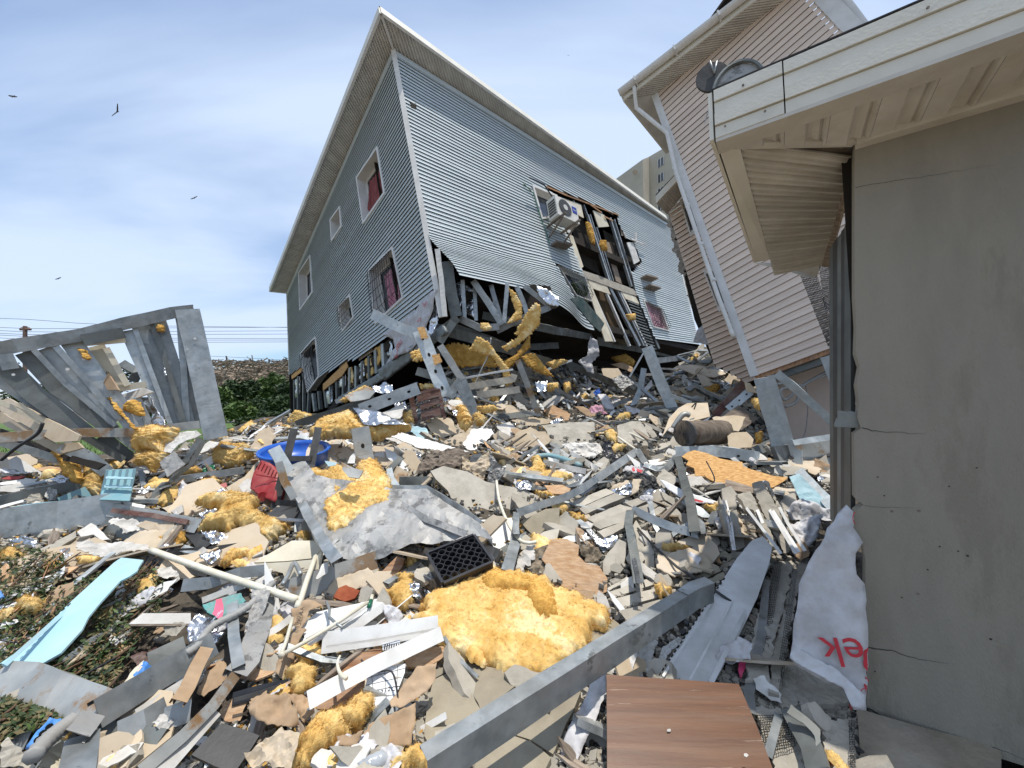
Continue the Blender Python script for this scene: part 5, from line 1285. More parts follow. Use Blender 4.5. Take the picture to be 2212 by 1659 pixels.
for pts, lb, Y_, th, m in (([(1850, 610), (1900, 650), (1945, 740), (1945, 840), (1840, 870), (1900, 780), (1870, 690)], 'yellow insulation strip hanging between the exposed studs', 7.9, .08, 'insulation'),
    ([(2040, 720), (2085, 740), (2070, 880), (2000, 960), (1900, 1040), (1830, 1075), (1795, 1045), (1900, 980), (1960, 900), (1920, 960), (1890, 950), (1940, 860), (1980, 790)], 'long curled insulation sheet hanging under the torn cladding', 7.7, .07, 'insulation'),
    ([(1620, 965), (1700, 1000), (1760, 1090), (1850, 1200), (1875, 1310), (1830, 1330), (1800, 1220), (1730, 1110), (1560, 1060)], 'narrow yellow insulation tongue dangling toward the rubble', 7.4, .06, 'insulation'),
    ([(1130, 1080), (1200, 1050), (1280, 1070), (1320, 1160), (1300, 1210), (1260, 1140), (1160, 1145)], 'yellow insulation wad behind the hanging stud', 7.2, .09, 'insulation'),
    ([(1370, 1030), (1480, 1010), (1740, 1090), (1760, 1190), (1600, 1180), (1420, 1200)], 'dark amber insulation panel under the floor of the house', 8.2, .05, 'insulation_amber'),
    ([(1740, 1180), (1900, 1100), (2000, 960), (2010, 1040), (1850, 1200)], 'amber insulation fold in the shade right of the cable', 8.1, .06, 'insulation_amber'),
    ([(1640, 870), (1700, 865), (1725, 900), (1690, 920), (1650, 915)], 'pale little wad at the joint of the bottom studs', 7.6, .06, 'insulation'),
    ([(620, 1430), (700, 1370), (800, 1320), (850, 1340), (760, 1380), (660, 1450)], 'yellow wad on the slope below the shaded wall', 7.6, .07, 'insulation'),
    ([(1940, 1110), (2040, 1090), (2100, 1170), (2180, 1260), (2100, 1240), (1990, 1180)], 'amber insulation with foil right of the dangling tongue', 7.8, .07, 'insulation_amber'),
    ([(220, 1600), (300, 1500), (410, 1530), (420, 1570), (280, 1610)], 'yellow wad at the left foot of the grey house', 8.8, .09, 'insulation'),
    ([(1075, 1530), (1140, 1500), (1160, 1590), (1090, 1590)], 'yellow tuft left of the broken cabinet', 6.7, .08, 'insulation'),
    ([(1200, 1310), (1330, 1310), (1330, 1340), (1210, 1350)], 'yellow insulation scrap above the cabinet', 7.0, .06, 'insulation')):
    fluff('3', pts, m=m, label=lb, Y=Y_, n=(R.uniform(-.4, .4), -.95, R.uniform(-.2, .5)), thick=th * .55, fib=.9, rough=1.3)
for pts, lb in (([(860, 1340), (960, 1300), (1010, 1330), (1010, 1390), (880, 1380)], 'crumpled silver foil left of the long stud with holes'), ([(1020, 1460), (1100, 1440), (1110, 1500), (1040, 1530)], 'silver foil scrap beside the cabinet'), ([(2040, 1300), (2130, 1290), (2120, 1370), (2060, 1370)], 'dull foil scrap right of the brown post')):
    plate('3', pts, 'foil_sheet', 'foil', lb, 'foil', Y=7.0, n=NB, crum=.06, thick=.003, cfreq=8)
plate('3', [(660, 1400), (820, 1330), (900, 1350), (840, 1420), (700, 1440)], 'board_scrap', 'zinc_rust', 'curved dusty sheet on the slope below the shaded wall', 'sheet', Y=7.3, n=NB, curl=.1)
plate('3', [(930, 1520), (1080, 1440), (1100, 1480), (1060, 1560), (960, 1560)], 'board_scrap', 'gypsum', 'crumbling white board below the long stud with holes', 'board', Y=6.6, n=NB, rag=.02)

# ------------------------------------------------------------------ leaning steel wall frame at the left
fr = empty('steel_wall_frame', at(330, 985, 5.4)); tag(fr, 'large twisted steel wall frame leaning at the left with window hole', 'steel frame')
def fy(x): return 4.3 + 1.2 * min(1, max(0, x / 1500))
def f1(pts, w_, m='zinc_dark', nm='stud', dy=0, **k):
    k.setdefault('f', .22); k.setdefault('dent', .06); w_ = w_ * (.82 if nm == 'stud' else 1)
    if nm == 'stud' and m == 'zinc_dark' and R.random() < .45: m = 'zinc'
    return stud('1', [(p[0], p[1], fy(p[0]) + dy) for p in pts], w_, m=m, name=nm, parent=fr, **k)
f1([(1360, 215), (1450, 600), (1570, 1150)], 112, 'zinc', 'end_post', -.06, dent=.03, f=.3)
f1([(-60, 515), (110, 480), (600, 400), (900, 320), (1250, 240), (1410, 222)], 62, 'zinc', 'top_track', -.05, f=.7)
f1([(1300, 262), (1330, 620), (1355, 1040)], 36, dy=.04); f1([(1315, 255), (1380, 620), (1440, 1020)], 70, 'zinc', dy=.1)
f1([(1145, 300), (1250, 620), (1360, 1050)], 86, 'zinc', dy=.05); f1([(1095, 310), (1170, 480), (1260, 780), (1345, 1060)], 26, dy=0)
f1([(1020, 330), (1150, 640), (1300, 1080)], 90, 'zinc_dark', dy=.08); f1([(975, 345), (1130, 760), (1250, 1085)], 26, 'zinc', dy=.0)
f1([(915, 370), (1060, 700), (1180, 1000)], 60, 'zinc_dark', dy=.02); f1([(520, 450), (690, 700), (1000, 1090)], 96, 'zinc', dy=.02)
f1([(345, 490), (560, 730), (830, 1040)], 88, 'zinc_dark', dy=0); f1([(400, 480), (600, 700), (860, 1010)], 30, 'zinc', dy=-.04)
f1([(180, 525), (420, 790), (820, 1100)], 80, 'zinc_dark', dy=0); f1([(245, 510), (480, 760), (840, 1060)], 26, 'zinc', dy=-.05)
f1([(-20, 580), (250, 830), (640, 1130)], 92, 'zinc_dark', dy=0); f1([(30, 540), (80, 650)], 60, 'zinc', dy=-.06); f1([(-40, 720), (250, 900), (560, 1100)], 50, 'zinc_dark', dy=.1)
f1([(-40, 1150), (300, 1125), (620, 1110), (1000, 1110), (1300, 1070), (1500, 1045)], 46, 'zinc_rust', 'bottom_track', -.1)
f1([(600, 440), (900, 385)], 56, 'zinc_dark', 'header', -.1); f1([(620, 465), (910, 440)], 26, 'ivory', 'window_frame', -.05, solid=True)
f1([(700, 480), (870, 790)], 60, 'ivory', 'window_frame', .06, solid=True, f=.3); f1([(770, 495), (925, 770)], 26, 'ivory', 'window_frame', -.02, solid=True)
f1([(860, 790), (1060, 760)], 34, 'ivory', 'window_frame', 0, solid=True)
f1([(990, 855), (1100, 1080)], 40, 'zinc_dark'); f1([(830, 870), (1010, 1100)], 40, 'zinc_dark'); f1([(600, 1130), (900, 1310)], 40, 'zinc_dark', dy=0); f1([(740, 1130), (960, 1300)], 60, 'zinc_dark', dy=.04); f1([(860, 1110), (1000, 1220)], 60, 'zinc_dark', dy=.0)
f1([(0, 1180), (250, 1250), (430, 1310)], 40, 'zinc_dark'); f1([(450, 1200), (640, 1290), (780, 1400)], 70, 'zinc', dy=-.2)
for q, m, nm in (([(0, 880), (60, 860), (580, 1130), (560, 1170), (400, 1180), (0, 950)], 'tan_board', 'sheathing_board'), ([(0, 960), (400, 1190), (560, 1180), (600, 1220), (430, 1270), (0, 1040)], 'tan_board', 'sheathing_board'),
                 ([(130, 905), (180, 890), (440, 1050), (470, 1085), (400, 1090), (300, 1010)], 'glass_dark', 'window_pane'), ([(760, 872), (1040, 785), (1110, 815), (980, 862), (800, 880)], 'gypsum', 'sill_board'),
                 ([(690, 500), (760, 640), (860, 800), (780, 800), (640, 560)], 'kraft', 'reveal_board'), ([(0, 1080), (420, 1250), (760, 1340), (700, 1380), (0, 1180)], 'interior_shade', 'painted_shade_board')):  # last board is near-black, painted shade below the frame
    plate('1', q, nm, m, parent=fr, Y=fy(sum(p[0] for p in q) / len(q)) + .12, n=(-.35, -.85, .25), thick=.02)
f1([(-20, 880), (250, 1000), (440, 1120), (590, 1140)], 22, 'ivory', 'window_frame', .02, solid=True); f1([(130, 895), (400, 1085)], 14, 'ivory', 'window_frame', .02, solid=True)
for q in ([(1010, 855), (1110, 850), (1205, 1060), (1120, 1050), (1080, 960)], [(1000, 1000), (1050, 1000), (1090, 1075), (1040, 1085)], [(1180, 640), (1200, 640), (1210, 700), (1190, 700)]):
    plate('1', q, 'foil_facing', 'foil', parent=fr, Y=5.2, n=(-.1, -1, .1), crum=.04, thick=.003, cfreq=8)
for q in ([(905, 900), (960, 870), (1010, 900), (1040, 985), (980, 980), (910, 950)], [(780, 850), (830, 900), (960, 1080), (1000, 1100), (960, 1060), (830, 930)], [(560, 500), (610, 510), (650, 570), (620, 575)], [(1145, 330), (1180, 330), (1185, 370), (1150, 375)]):
    fluff('1', q, name='insulation_scrap', m='insulation_amber', parent=fr, Y=fy(q[0][0]) - .02, n=(-.1, -1, .1), thick=.05, fib=.3)
S_('1', [(880, 600), (1000, 670), (960, 740)], 40, 'broken steel strut seen through the window hole of the frame', Y=6.6, m='zinc_dark')
for (x, y, r_) in ((1415, 428, 9), (607, 577, 10), (490, 650, 10), (97, 690, 9), (1360, 505, 6)):
    x_, y_ = Q('1', [(x, y)])[0]; P = at(x_, y_, fy(x) - .075); disc(P, tocam(P), UZ, r_ / 3.36 / FPX * P.y, 'glass_dark' if 0 else 'white', 'painted_hole', fr, .002, 12)  # white discs paint daylight showing through the holes
pipe('1', [(310, 1040), (270, 1120), (120, 1220), (10, 1310)], 7, 'black_cable', 'black_plastic', 'black cable hanging off the lower left of the steel frame', 'cable', Y=4.1, smooth=True)

# ------------------------------------------------------------------ left middle
fluff('1', [(1040, 1085), (1150, 1065), (1290, 1090), (1270, 1130), (1210, 1200), (1190, 1270), (1060, 1230), (985, 1250), (1010, 1160)], label='tall yellow insulation wad propped at the foot of the steel frame', Y=5.0, n=(0, -.9, .4), thick=.18)
fluff('1', [(1010, 1270), (1180, 1230), (1230, 1270), (1170, 1330), (1110, 1400), (1050, 1340), (990, 1350)], label='drooping insulation folds below the tall wad', Y=4.9, n=(0, -.9, .4), thick=.12)
fluff('A', [(1680, 150), (1760, 90), (1860, 120), (1950, 110), (2010, 190), (1900, 270), (1800, 290), (1690, 250)], label='round fluffy insulation wad left of the blue tub', lift=.15, thick=.2)
fluff('A', [(655, 265), (740, 235), (835, 330), (800, 420), (790, 530), (700, 500), (650, 430)], label='yellow insulation block standing left of the ribbed teal panel', lift=.25, thick=.14)
fluff('A', [(410, 160), (470, 140), (620, 270), (650, 380), (600, 400), (520, 340), (490, 250)], label='brownish insulation drooping under the steel frame', m='insulation_amber', Y=4.6, n=(0, -.9, .3), thick=.1)
fluff('A', [(1440, 300), (1560, 270), (1600, 310), (1500, 340), (1430, 335)], label='insulation scraps by the green rag', lift=.12, thick=.08)
fluff('A', [(1500, 480), (1580, 390), (1700, 360), (1760, 400), (1650, 450), (1560, 510)], label='insulation strip beside the dark red board', lift=.15, thick=.09)
fluff('A', [(0, 990), (50, 930), (150, 925), (195, 970), (180, 1040), (60, 1060), (0, 1040)], label='yellow wad at the left edge under the long wide track', lift=.12, thick=.1)
fluff('A', [(130, 1330), (300, 1310), (345, 1350), (320, 1420), (200, 1430), (130, 1400)], label='small yellow block on the left edge above the shrubs', lift=.2, thick=.07)
fluff('A', [(0, 1420), (120, 1400), (160, 1440), (60, 1490), (0, 1500)], label='pale yellow scrap at the far left below the small block', lift=.15, thick=.06)
fluff('A', [(600, 990), (700, 975), (860, 980), (890, 1040), (780, 1020), (640, 1050)], label='thin yellow layer above the light blue plank', lift=.08, thick=.05)
fluff('A', [(1260, 840), (1330, 820), (1480, 790), (1490, 870), (1400, 920), (1290, 890)], label='amber insulation in the gap left of the black ladder foot', m='insulation_amber', lift=.06, thick=.09)
fluff('A', [(1740, 1040), (1800, 950), (1960, 930), (1970, 960), (1870, 1020), (1780, 1070)], label='brownish insulation left of the cream casing', m='insulation', lift=.1, thick=.09)
p1 = Q('A', [(1540, 560), (1700, 510), (1900, 480), (2000, 520)]); p2 = Q('C', [(150, 880), (240, 950), (205, 1040), (340, 1090), (495, 1160), (400, 1260), (270, 1350), (190, 1270), (150, 1190)]); p3 = Q('A', [(2080, 930), (1950, 850), (1890, 750), (1800, 830), (1760, 790), (1570, 780), (1640, 680), (1740, 640), (1720, 600)])
fluff('', p1 + p2 + p3, label='big lumpy yellow insulation mass below the red container', lift=.2, thick=.17)
rt = empty('ribbed_siding', G(*Q('A', [(930, 420)])[0])); tag(rt, 'teal ribbed siding panel standing among insulation left of centre', 'siding panel')
plate('A', [(850, 300), (1075, 290), (1025, 545), (790, 535)], 'sheet', 'siding_teal', parent=rt, lift=.3, n=(-.1, -.6, .75), thick=.01, Y=4.2)
for k in range(5):
    t = k / 4; S0 = (850 + 215 * t, 300 - 8 * t); S1_ = (795 + 225 * t, 533 + 8 * t)
    stud('A', [S0 + (4.15,), S1_ + (4.15,)], 12, m='siding_blue', name='rib', parent=rt, solid=True, dent=0)
for y_ in (330, 400): plate('A', [(845 - (y_ - 300) * .2, y_ + 20), (1060 - (y_ - 300) * .15, y_ + 28), (1055 - (y_ - 300) * .15, y_ + 42), (842 - (y_ - 300) * .2, y_ + 38)], 'clip_strip', 'siding_blue', parent=rt, Y=4.1, n=(-.1, -.6, .75), thick=.008)
S_('A', [(-60, 755), (450, 685), (960, 600)], 170, 'long wide steel track lying across the left edge', name='steel_track', cat='steel track', dent=.02, lift=.25, f=.35)
S_('A', [(-40, 660), (300, 600), (560, 575)], 50, 'pale blue flange of a second track above the long wide one', name='steel_track', cat='steel track', lift=.25, m='siding_blue')
plate('A', [(960, 540), (1150, 580), (1140, 605), (990, 590)], 'strip_end', 'white', 'white perforated strip end beyond the long wide track', 'strip', lift=.2)
S_('A', [(870, 615), (1200, 670), (1570, 745)], 74, 'rusty brown angle bar lying right of the long track', m='zinc_rust', name='angle_bar', cat='angle bar', lift=.25)
S_('A', [(880, 620), (1200, 660), (1480, 715)], 26, 'dark maroon inner edge of the rusty angle bar', m='dark_wood', name='angle_insert', cat='angle bar', lift=.31, solid=True)
S_('A', [(1340, 395), (1650, 340), (1930, 305)], 44, 'slim grey rail pointing at the red container', name='steel_rail', cat='steel rail', lift=.2)
S_('A', [(-40, 560), (300, 485), (650, 415)], 56, 'dark rail above the pale blue flange', m='zinc_dark', name='steel_rail', cat='steel rail', lift=.15)
S_('A', [(480, 560), (700, 470)], 60, 'flat dark teal channel end left of the ribbed panel', m='siding_teal', lift=.15)
S_('1', [(1450, 1150), (1340, 1320), (1240, 1470)], 26, 'first of two parallel studs beside the foil plate', Y=4.8); S_('1', [(1480, 1170), (1380, 1350), (1250, 1450)], 22, 'second of two parallel studs beside the foil plate', Y=4.75)
plate('1', [(1155, 1325), (1265, 1245), (1340, 1340), (1210, 1430), (1190, 1380)], 'foil_plate', 'crumpled_zinc', 'bright crumpled metal plate between insulation wads', 'metal plate', Y=4.6, n=(0, -.85, .5), crum=.02)
plate('1', [(1200, 1190), (1300, 1120), (1430, 1100), (1470, 1130), (1300, 1200), (1240, 1260), (1190, 1250)], 'panel_scrap', 'white_dirty', 'grey-white board behind the parallel studs', 'board', Y=5.0, n=NB, crum=.03)
plate('1', [(1430, 1240), (1520, 1170), (1590, 1180), (1550, 1220), (1460, 1260)], 'panel_scrap', 'gypsum', 'broken grey board right of the parallel studs', 'board', Y=5.1, n=NB, rag=.02)
plate('A', [(70, 220), (130, 190), (280, 290), (450, 390), (430, 430), (250, 350), (75, 280)], 'flat_channel', 'white_dirty', 'flat grey channel lying left of the brownish insulation', 'channel', lift=.25, thick=.04, Y=5.2)
plate('A', [(520, 560), (600, 500), (720, 520), (810, 540), (650, 550)], 'black_sheet', 'black_tile', 'dark sheet tip below the teal panel', 'sheet', lift=.15)
plate('A', [(350, 520), (380, 440), (450, 460), (460, 540), (380, 550)], 'foil_scrap', 'crumpled_zinc', 'crumpled metal scrap left of the yellow block', 'metal scrap', lift=.15, crum=.05, cfreq=9)
plate('A', [(1600, 300), (1640, 260), (1700, 265), (1700, 300), (1620, 330)], 'green_rag', 'green_plastic', 'dark green rag right of the foil plate', 'rag', lift=.12, crum=.04, cfreq=9)
plate('A', [(1480, 560), (1640, 450), (1790, 400), (1800, 430), (1600, 560)], 'red_board', 'plastic_red', 'dark red board half buried by insulation', 'board', lift=.1)
plate('A', [(1790, 440), (1940, 350), (2040, 230), (2010, 340), (1960, 440), (1870, 530)], 'tan_sheet', 'tan_board', 'tan torn board leaning left of the red container', 'board', lift=.22)
plate('A', [(1890, 430), (1960, 370), (2010, 350), (1980, 480), (1930, 500)], 'torn_paper', 'gypsum', 'white torn plaster face on the tan board', 'board scrap', lift=.3, rag=.02)
plate('A', [(1640, 520), (1760, 450), (1790, 470), (1740, 530), (1660, 540)], 'foil_scrap', 'foil', 'white crumpled foil beside the dark red board', 'foil', lift=.18, crum=.04, cfreq=10, thick=.003)
plate('A', [(1280, 600), (1500, 530), (1540, 560), (1340, 640)], 'tan_sheet', 'tan_board', 'narrow tan board above the lumpy insulation', 'board', lift=.12)
plate('A', [(1350, 630), (1440, 570), (1450, 630), (1400, 660)], 'rock', 'gypsum', 'rounded pale plaster lump near the rusty bar', 'plaster lump', lift=.15, thick=.05)
plate('A', [(1570, 650), (1740, 590), (1760, 640), (1600, 700)], 'foil_scrap', 'foil', 'foil strip under the lumpy insulation', 'foil', lift=.1, crum=.03, cfreq=9, thick=.003)
plate('A', [(1590, 790), (1760, 810), (1920, 880), (1880, 920), (1650, 890)], 'foil_scrap', 'foil', 'large crumpled foil below the lumpy insulation', 'foil', lift=.1, crum=.05, cfreq=9, thick=.003)
plate('A', [(1570, 990), (1760, 950), (1740, 1020), (1650, 1070)], 'foil_scrap', 'foil', 'crumpled silver foil above the white pipe', 'foil', lift=.1, crum=.05, cfreq=9, thick=.003)
plate('A', [(600, 880), (700, 855), (830, 880), (980, 880), (1100, 890), (1240, 920), (1190, 955), (1090, 945), (890, 995), (760, 980), (700, 940), (610, 940)], 'plaster_sheet', 'gypsum', 'torn white panel where the white pipe begins', 'panel', lift=.16, crum=.03, rag=.015)
plate('A', [(200, 985), (420, 880), (600, 780), (605, 830), (460, 920), (300, 1010)], 'flat_board', 'cement', 'grey flat board left of the torn white panel', 'board', lift=.12, thick=.03)
plate('A', [(610, 790), (720, 720), (760, 740), (870, 850), (800, 860), (740, 810), (640, 830)], 'bent_strip', 'white_dirty', 'bent dirty white strip forming a peak', 'strip', lift=.18, thick=.03)
S_('A', [(800, 740), (1000, 790), (1180, 800)], 90, 'dark bent channel under the rusty bar', m='zinc_dark', lift=.08)
plate('A', [(860, 720), (900, 680), (1080, 700), (1200, 760), (1300, 780), (1250, 800), (1080, 780), (1000, 800)], 'plaster_sheet', 'gypsum', 'curled white board scraps under the rusty bar', 'board scrap', lift=.14, crum=.03, rag=.02)
plate('A', [(1080, 740), (1150, 700), (1380, 740), (1400, 800), (1200, 790)], 'tan_sheet', 'tan_board', 'tan boards under the rusty bar', 'board', lift=.15)
plate('A', [(0, 430), (150, 410), (340, 440), (200, 480), (0, 470)], 'white_boards', 'white_dirty', 'flat pale boards at the far left behind the dark rail', 'board', lift=.1)
plate('A', [(0, 400), (200, 370), (330, 400), (0, 420)], 'white_boards', 'white', 'long white board at the far left', 'board', lift=.12)
plate('A', [(0, 370), (70, 350), (200, 350), (130, 380)], 'red_strip', 'plastic_red', 'dark red strip at the far left edge', 'strip', lift=.1)
plate('A', [(280, 290), (400, 270), (530, 290), (450, 320), (330, 310)], 'osb_far', 'osb_pale', 'peach board lying on the ground beyond the frame', 'board', lift=.1)
def rock(c, pts, name, m, label, cat, thick=.12, lift=.12): return plate(c, pts, name, m, label, cat, lift=lift, thick=thick, crum=.03, cfreq=7, rag=.02)
rock('A', [(185, 540), (260, 495), (340, 520), (375, 560), (260, 575)], 'concrete_chunk', 'cement', 'rough grey concrete chunk at the left', 'concrete chunk')
plate('A', [(300, 1160), (400, 1135), (430, 1160), (380, 1230), (300, 1220)], 'socket_plate', 'zinc', 'small grey metal plate with slots in the shrub shade', 'metal plate', lift=.12)

# blue tub
tub = empty('blue_tub', G(*Q('C', [(525, 590)])[0])); tag(tub, 'round shallow blue plastic tub behind the black ladder', 'tub')
tcx, tcy = Q('C', [(525, 545)])[0]; TC = at(tcx, tcy, 5.3); rx = 248 / 3.6656 / FPX * 5.3
Ntb = Vector((.03, -.20, .98)).normalized(); Ux = Ntb.cross(Vector((0, 1, 0))).normalized() * -1; Vx = Ntb.cross(Ux)
prof = [(.84, -.19), (.92, -.17), (.955, -.02), (1.0, 0), (1.0, .012), (.93, .012), (.92, -.03), (.86, -.145), (.0, -.15)]
vs = []; Fc = []; n = 40
for (r_, z) in prof:
    for k in range(n):
        a = 2 * math.pi * k / n; vs.append(TC + Ux * math.cos(a) * r_ * rx + Vx * math.sin(a) * r_ * rx + Ntb * z)
for j in range(len(prof) - 1):
    for k in range(n): Fc.append([j * n + k, j * n + (k + 1) % n, (j + 1) * n + (k + 1) % n, (j + 1) * n + k])
obw('basin', vs, Fc, 'plastic_blue', tub, True)
rim_ = [TC + Ux * math.cos(2 * math.pi * k / n) * rx + Vx * math.sin(2 * math.pi * k / n) * rx + Ntb * .006 for k in range(n + 1)]
v_, f_ = sweep(rim_, circ(.016, 6), Ntb, caps=False); obw('rim', v_, f_, 'plastic_blue', tub, True)
# black ladder
lad = empty('ladder', at(*Q('C', [(450, 900)])[0], 4.4)); tag(lad, 'black metal ladder standing in front of the blue tub', 'ladder')
def L_(pts, w_, nm, Y_, m='dark_steel'): return stud('C', pts, w_, m=m, name=nm, parent=lad, Y=None, solid=True, f=.5, dent=.0)
L_([(520, 375, 4.75), (460, 620, 4.6), (345, 1070, 4.35)], 50, 'rail', 0); L_([(712, 365, 4.7), (655, 660, 4.55), (520, 1250, 4.15)], 50, 'rail', 0)
L_([(468, 612, 4.58), (650, 612, 4.54)], 36, 'rung', 0); L_([(370, 960, 4.38), (585, 965, 4.3)], 34, 'rung', 0); L_([(420, 790, 4.48), (610, 800, 4.42)], 26, 'rung', 0)
# red container
rc = empty('red_container', at(*Q('C', [(285, 800)])[0], 4.6)); tag(rc, 'dusty red plastic container lying below the blue tub', 'container')
plate('C', [(262, 628), (330, 650), (395, 730), (392, 800), (360, 955), (300, 930), (235, 900), (172, 850), (200, 745)], 'shell', 'plastic_red', parent=rc, Y=4.55, n=(-.2, -.8, .55), thick=.22, rag=.002, crum=.02)
for k in range(6): stud('C', [(232 + k * 26, 700 + k * 14, 4.5), (262 + k * 24, 640 + k * 16, 4.5)], 7, m='plastic_red', name='grip_rib', parent=rc, solid=True, dent=0)
stud('C', [(215, 740, 4.5), (390, 770, 4.5)], 8, m='plastic_red', name='grip_rib', parent=rc, solid=True, dent=0)
v_, f_ = sweep([at(*Q('C', [(272, 905)])[0], 4.5), at(*Q('C', [(268, 915)])[0], 4.42)], circ(.055, 14), UZ); obw('cap', v_, f_, 'plastic_red', rc)
# studs around the ladder
S_('C', [(360, 525), (425, 640), (475, 720)], 78, 'bright stud leaning across the left ladder rail', lift=.5, Y=4.2)
S_('C', [(395, 640), (440, 790), (520, 930)], 46, 'rusty stud below the bright one at the ladder', m='zinc_rust', Y=4.05)
S_('C', [(1040, 365), (1065, 500), (1085, 660)], 128, 'upright dull metal plate with a hole behind the insulation block', m='zinc_rust', Y=4.5, name='metal_plate', cat='metal plate', dent=.15, holes=1)
plate('C', [(895, 640), (1000, 690), (1065, 710), (1030, 770), (950, 760), (900, 700)], 'metal_plate', 'zinc_rust', 'dull metal tongue sticking out of the insulation block', 'metal plate', Y=3.9, n=NB, curl=.15)
plate('C', [(760, 630), (860, 645), (855, 665), (790, 675)], 'blue_scrap', 'siding_blue', 'small light blue scrap above the insulation block', 'scrap', lift=.2)
plate('C', [(940, 650), (960, 600), (1010, 550), (1000, 650)], 'white_strip', 'white', 'white perforated scrap left of the upright plate', 'scrap', lift=.25)
S_('C', [(1280, 690), (1420, 550)], 40, 'short dark channel rising beside the bent bracket', m='zinc_dark', lift=.25); S_('C', [(1270, 690), (1290, 770), (1330, 830)], 44, 'grey bent bracket near the large slab', lift=.25)
S_('C', [(1350, 790), (1480, 790), (1640, 780)], 62, 'dark steel channel lying left of the large slab', m='zinc_dark', lift=.15)
S_('C', [(1180, 560), (1300, 690), (1420, 770)], 70, 'pale board strip running down beside the bracket', m='tan_board', solid=True, lift=.1, name='board_strip', cat='board strip')

# crumpled metal sheet with the insulation block
plate('C', [(425, 740), (560, 660), (620, 650), (700, 760), (900, 780), (1290, 845), (1440, 850), (1570, 850), (1700, 950), (1860, 1040), (1990, 1130), (2100, 1260), (2000, 1230), (1880, 1215), (1760, 1270), (1620, 1305), (1450, 1310), (1380, 1350), (1200, 1420), (980, 1440), (860, 1420), (790, 1360), (720, 1250), (640, 1180), (600, 1060), (520, 900)], 'metal_sheet', 'crumpled_zinc',
      'large crumpled grey metal sheet in the centre of the rubble', 'metal sheet', lift=.45, crum=.055, cfreq=1.6, thick=.004, sp=.045, n=(-.15, -.62, .78), hard=True)
S_('C', [(440, 745), (540, 880), (650, 1100), (790, 1330), (860, 1415)], 60, 'folded left rim of the large crumpled sheet', m='zinc', lift=.55, name='sheet_rim', cat='sheet rim', dent=.2)
S_('C', [(1290, 850), (1560, 850), (1800, 1000), (1990, 1140)], 60, 'folded upper rim of the large crumpled sheet', m='zinc', lift=.5, name='sheet_rim', cat='sheet rim', dent=.2)
S_('C', [(1330, 950), (1560, 1090), (1880, 1210)], 46, 'creased ridge across the large crumpled sheet', m='crumpled_zinc', lift=.6, name='sheet_rim', cat='sheet rim', dent=.2)
plate('C', [(450, 740), (560, 665), (640, 700), (680, 780), (560, 790)], 'rust_patch', 'osb_pale', 'orange-stained corner of the large metal sheet', 'metal sheet', lift=.62, n=(-.15, -.62, .78))
fluff('C', [(600, 745), (690, 700), (760, 730), (830, 700), (880, 668), (940, 720), (990, 780), (1060, 800), (930, 890), (760, 990), (720, 960), (680, 900), (650, 830)], label='torn yellow insulation layer folded over the crumpled sheet', lift=.66, thick=.1, sp=.011, n=(-.15, -.62, .78))
fluff('C', [(750, 985), (930, 880), (1060, 790), (1030, 740), (1040, 660), (1160, 630), (1230, 720), (1275, 800), (1295, 960), (1130, 1070), (840, 1245), (775, 1170)], label='thick yellow insulation block resting on the crumpled sheet', lift=.66, thick=.15, sp=.011, n=(-.15, -.62, .78), rough=.6)

# ridge of insulation and boards in the middle
fluff('C', [(650, 420), (690, 350), (750, 290), (900, 270), (960, 235), (1010, 290), (1060, 340), (1250, 345), (1430, 355), (1440, 380), (1290, 420), (1190, 470), (1000, 450), (820, 440), (720, 465)], label='long yellow insulation batt lying behind the blue tub', Y=5.6, n=(0, -.75, .65), thick=.16)
plate('C', [(985, 215), (1130, 240), (1300, 290), (1430, 350), (1260, 350), (1080, 350), (1040, 300)], 'foil_sheet', 'foil', 'silver foil facing on the long insulation batt', 'foil', Y=5.5, n=(0, -.6, .8), crum=.05, cfreq=5, thick=.004)
fluff('E', [(0, 200), (40, 180), (90, 250), (130, 330), (60, 400), (0, 330)], label='amber insulation tuft right of the long batt', m='insulation', Y=5.7, n=(0, -.9, .4), thick=.14)
fluff('E', [(120, 270), (170, 240), (230, 290), (210, 350), (150, 350)], label='small yellow tuft beside the amber one', Y=5.6, n=(0, -.9, .4), thick=.1)
fluff('E', [(150, 200), (290, 190), (320, 220), (230, 250), (160, 230)], label='thin yellow layer at the foot of the short wide stud', Y=6.0, n=(0, -.8, .5), thick=.08)
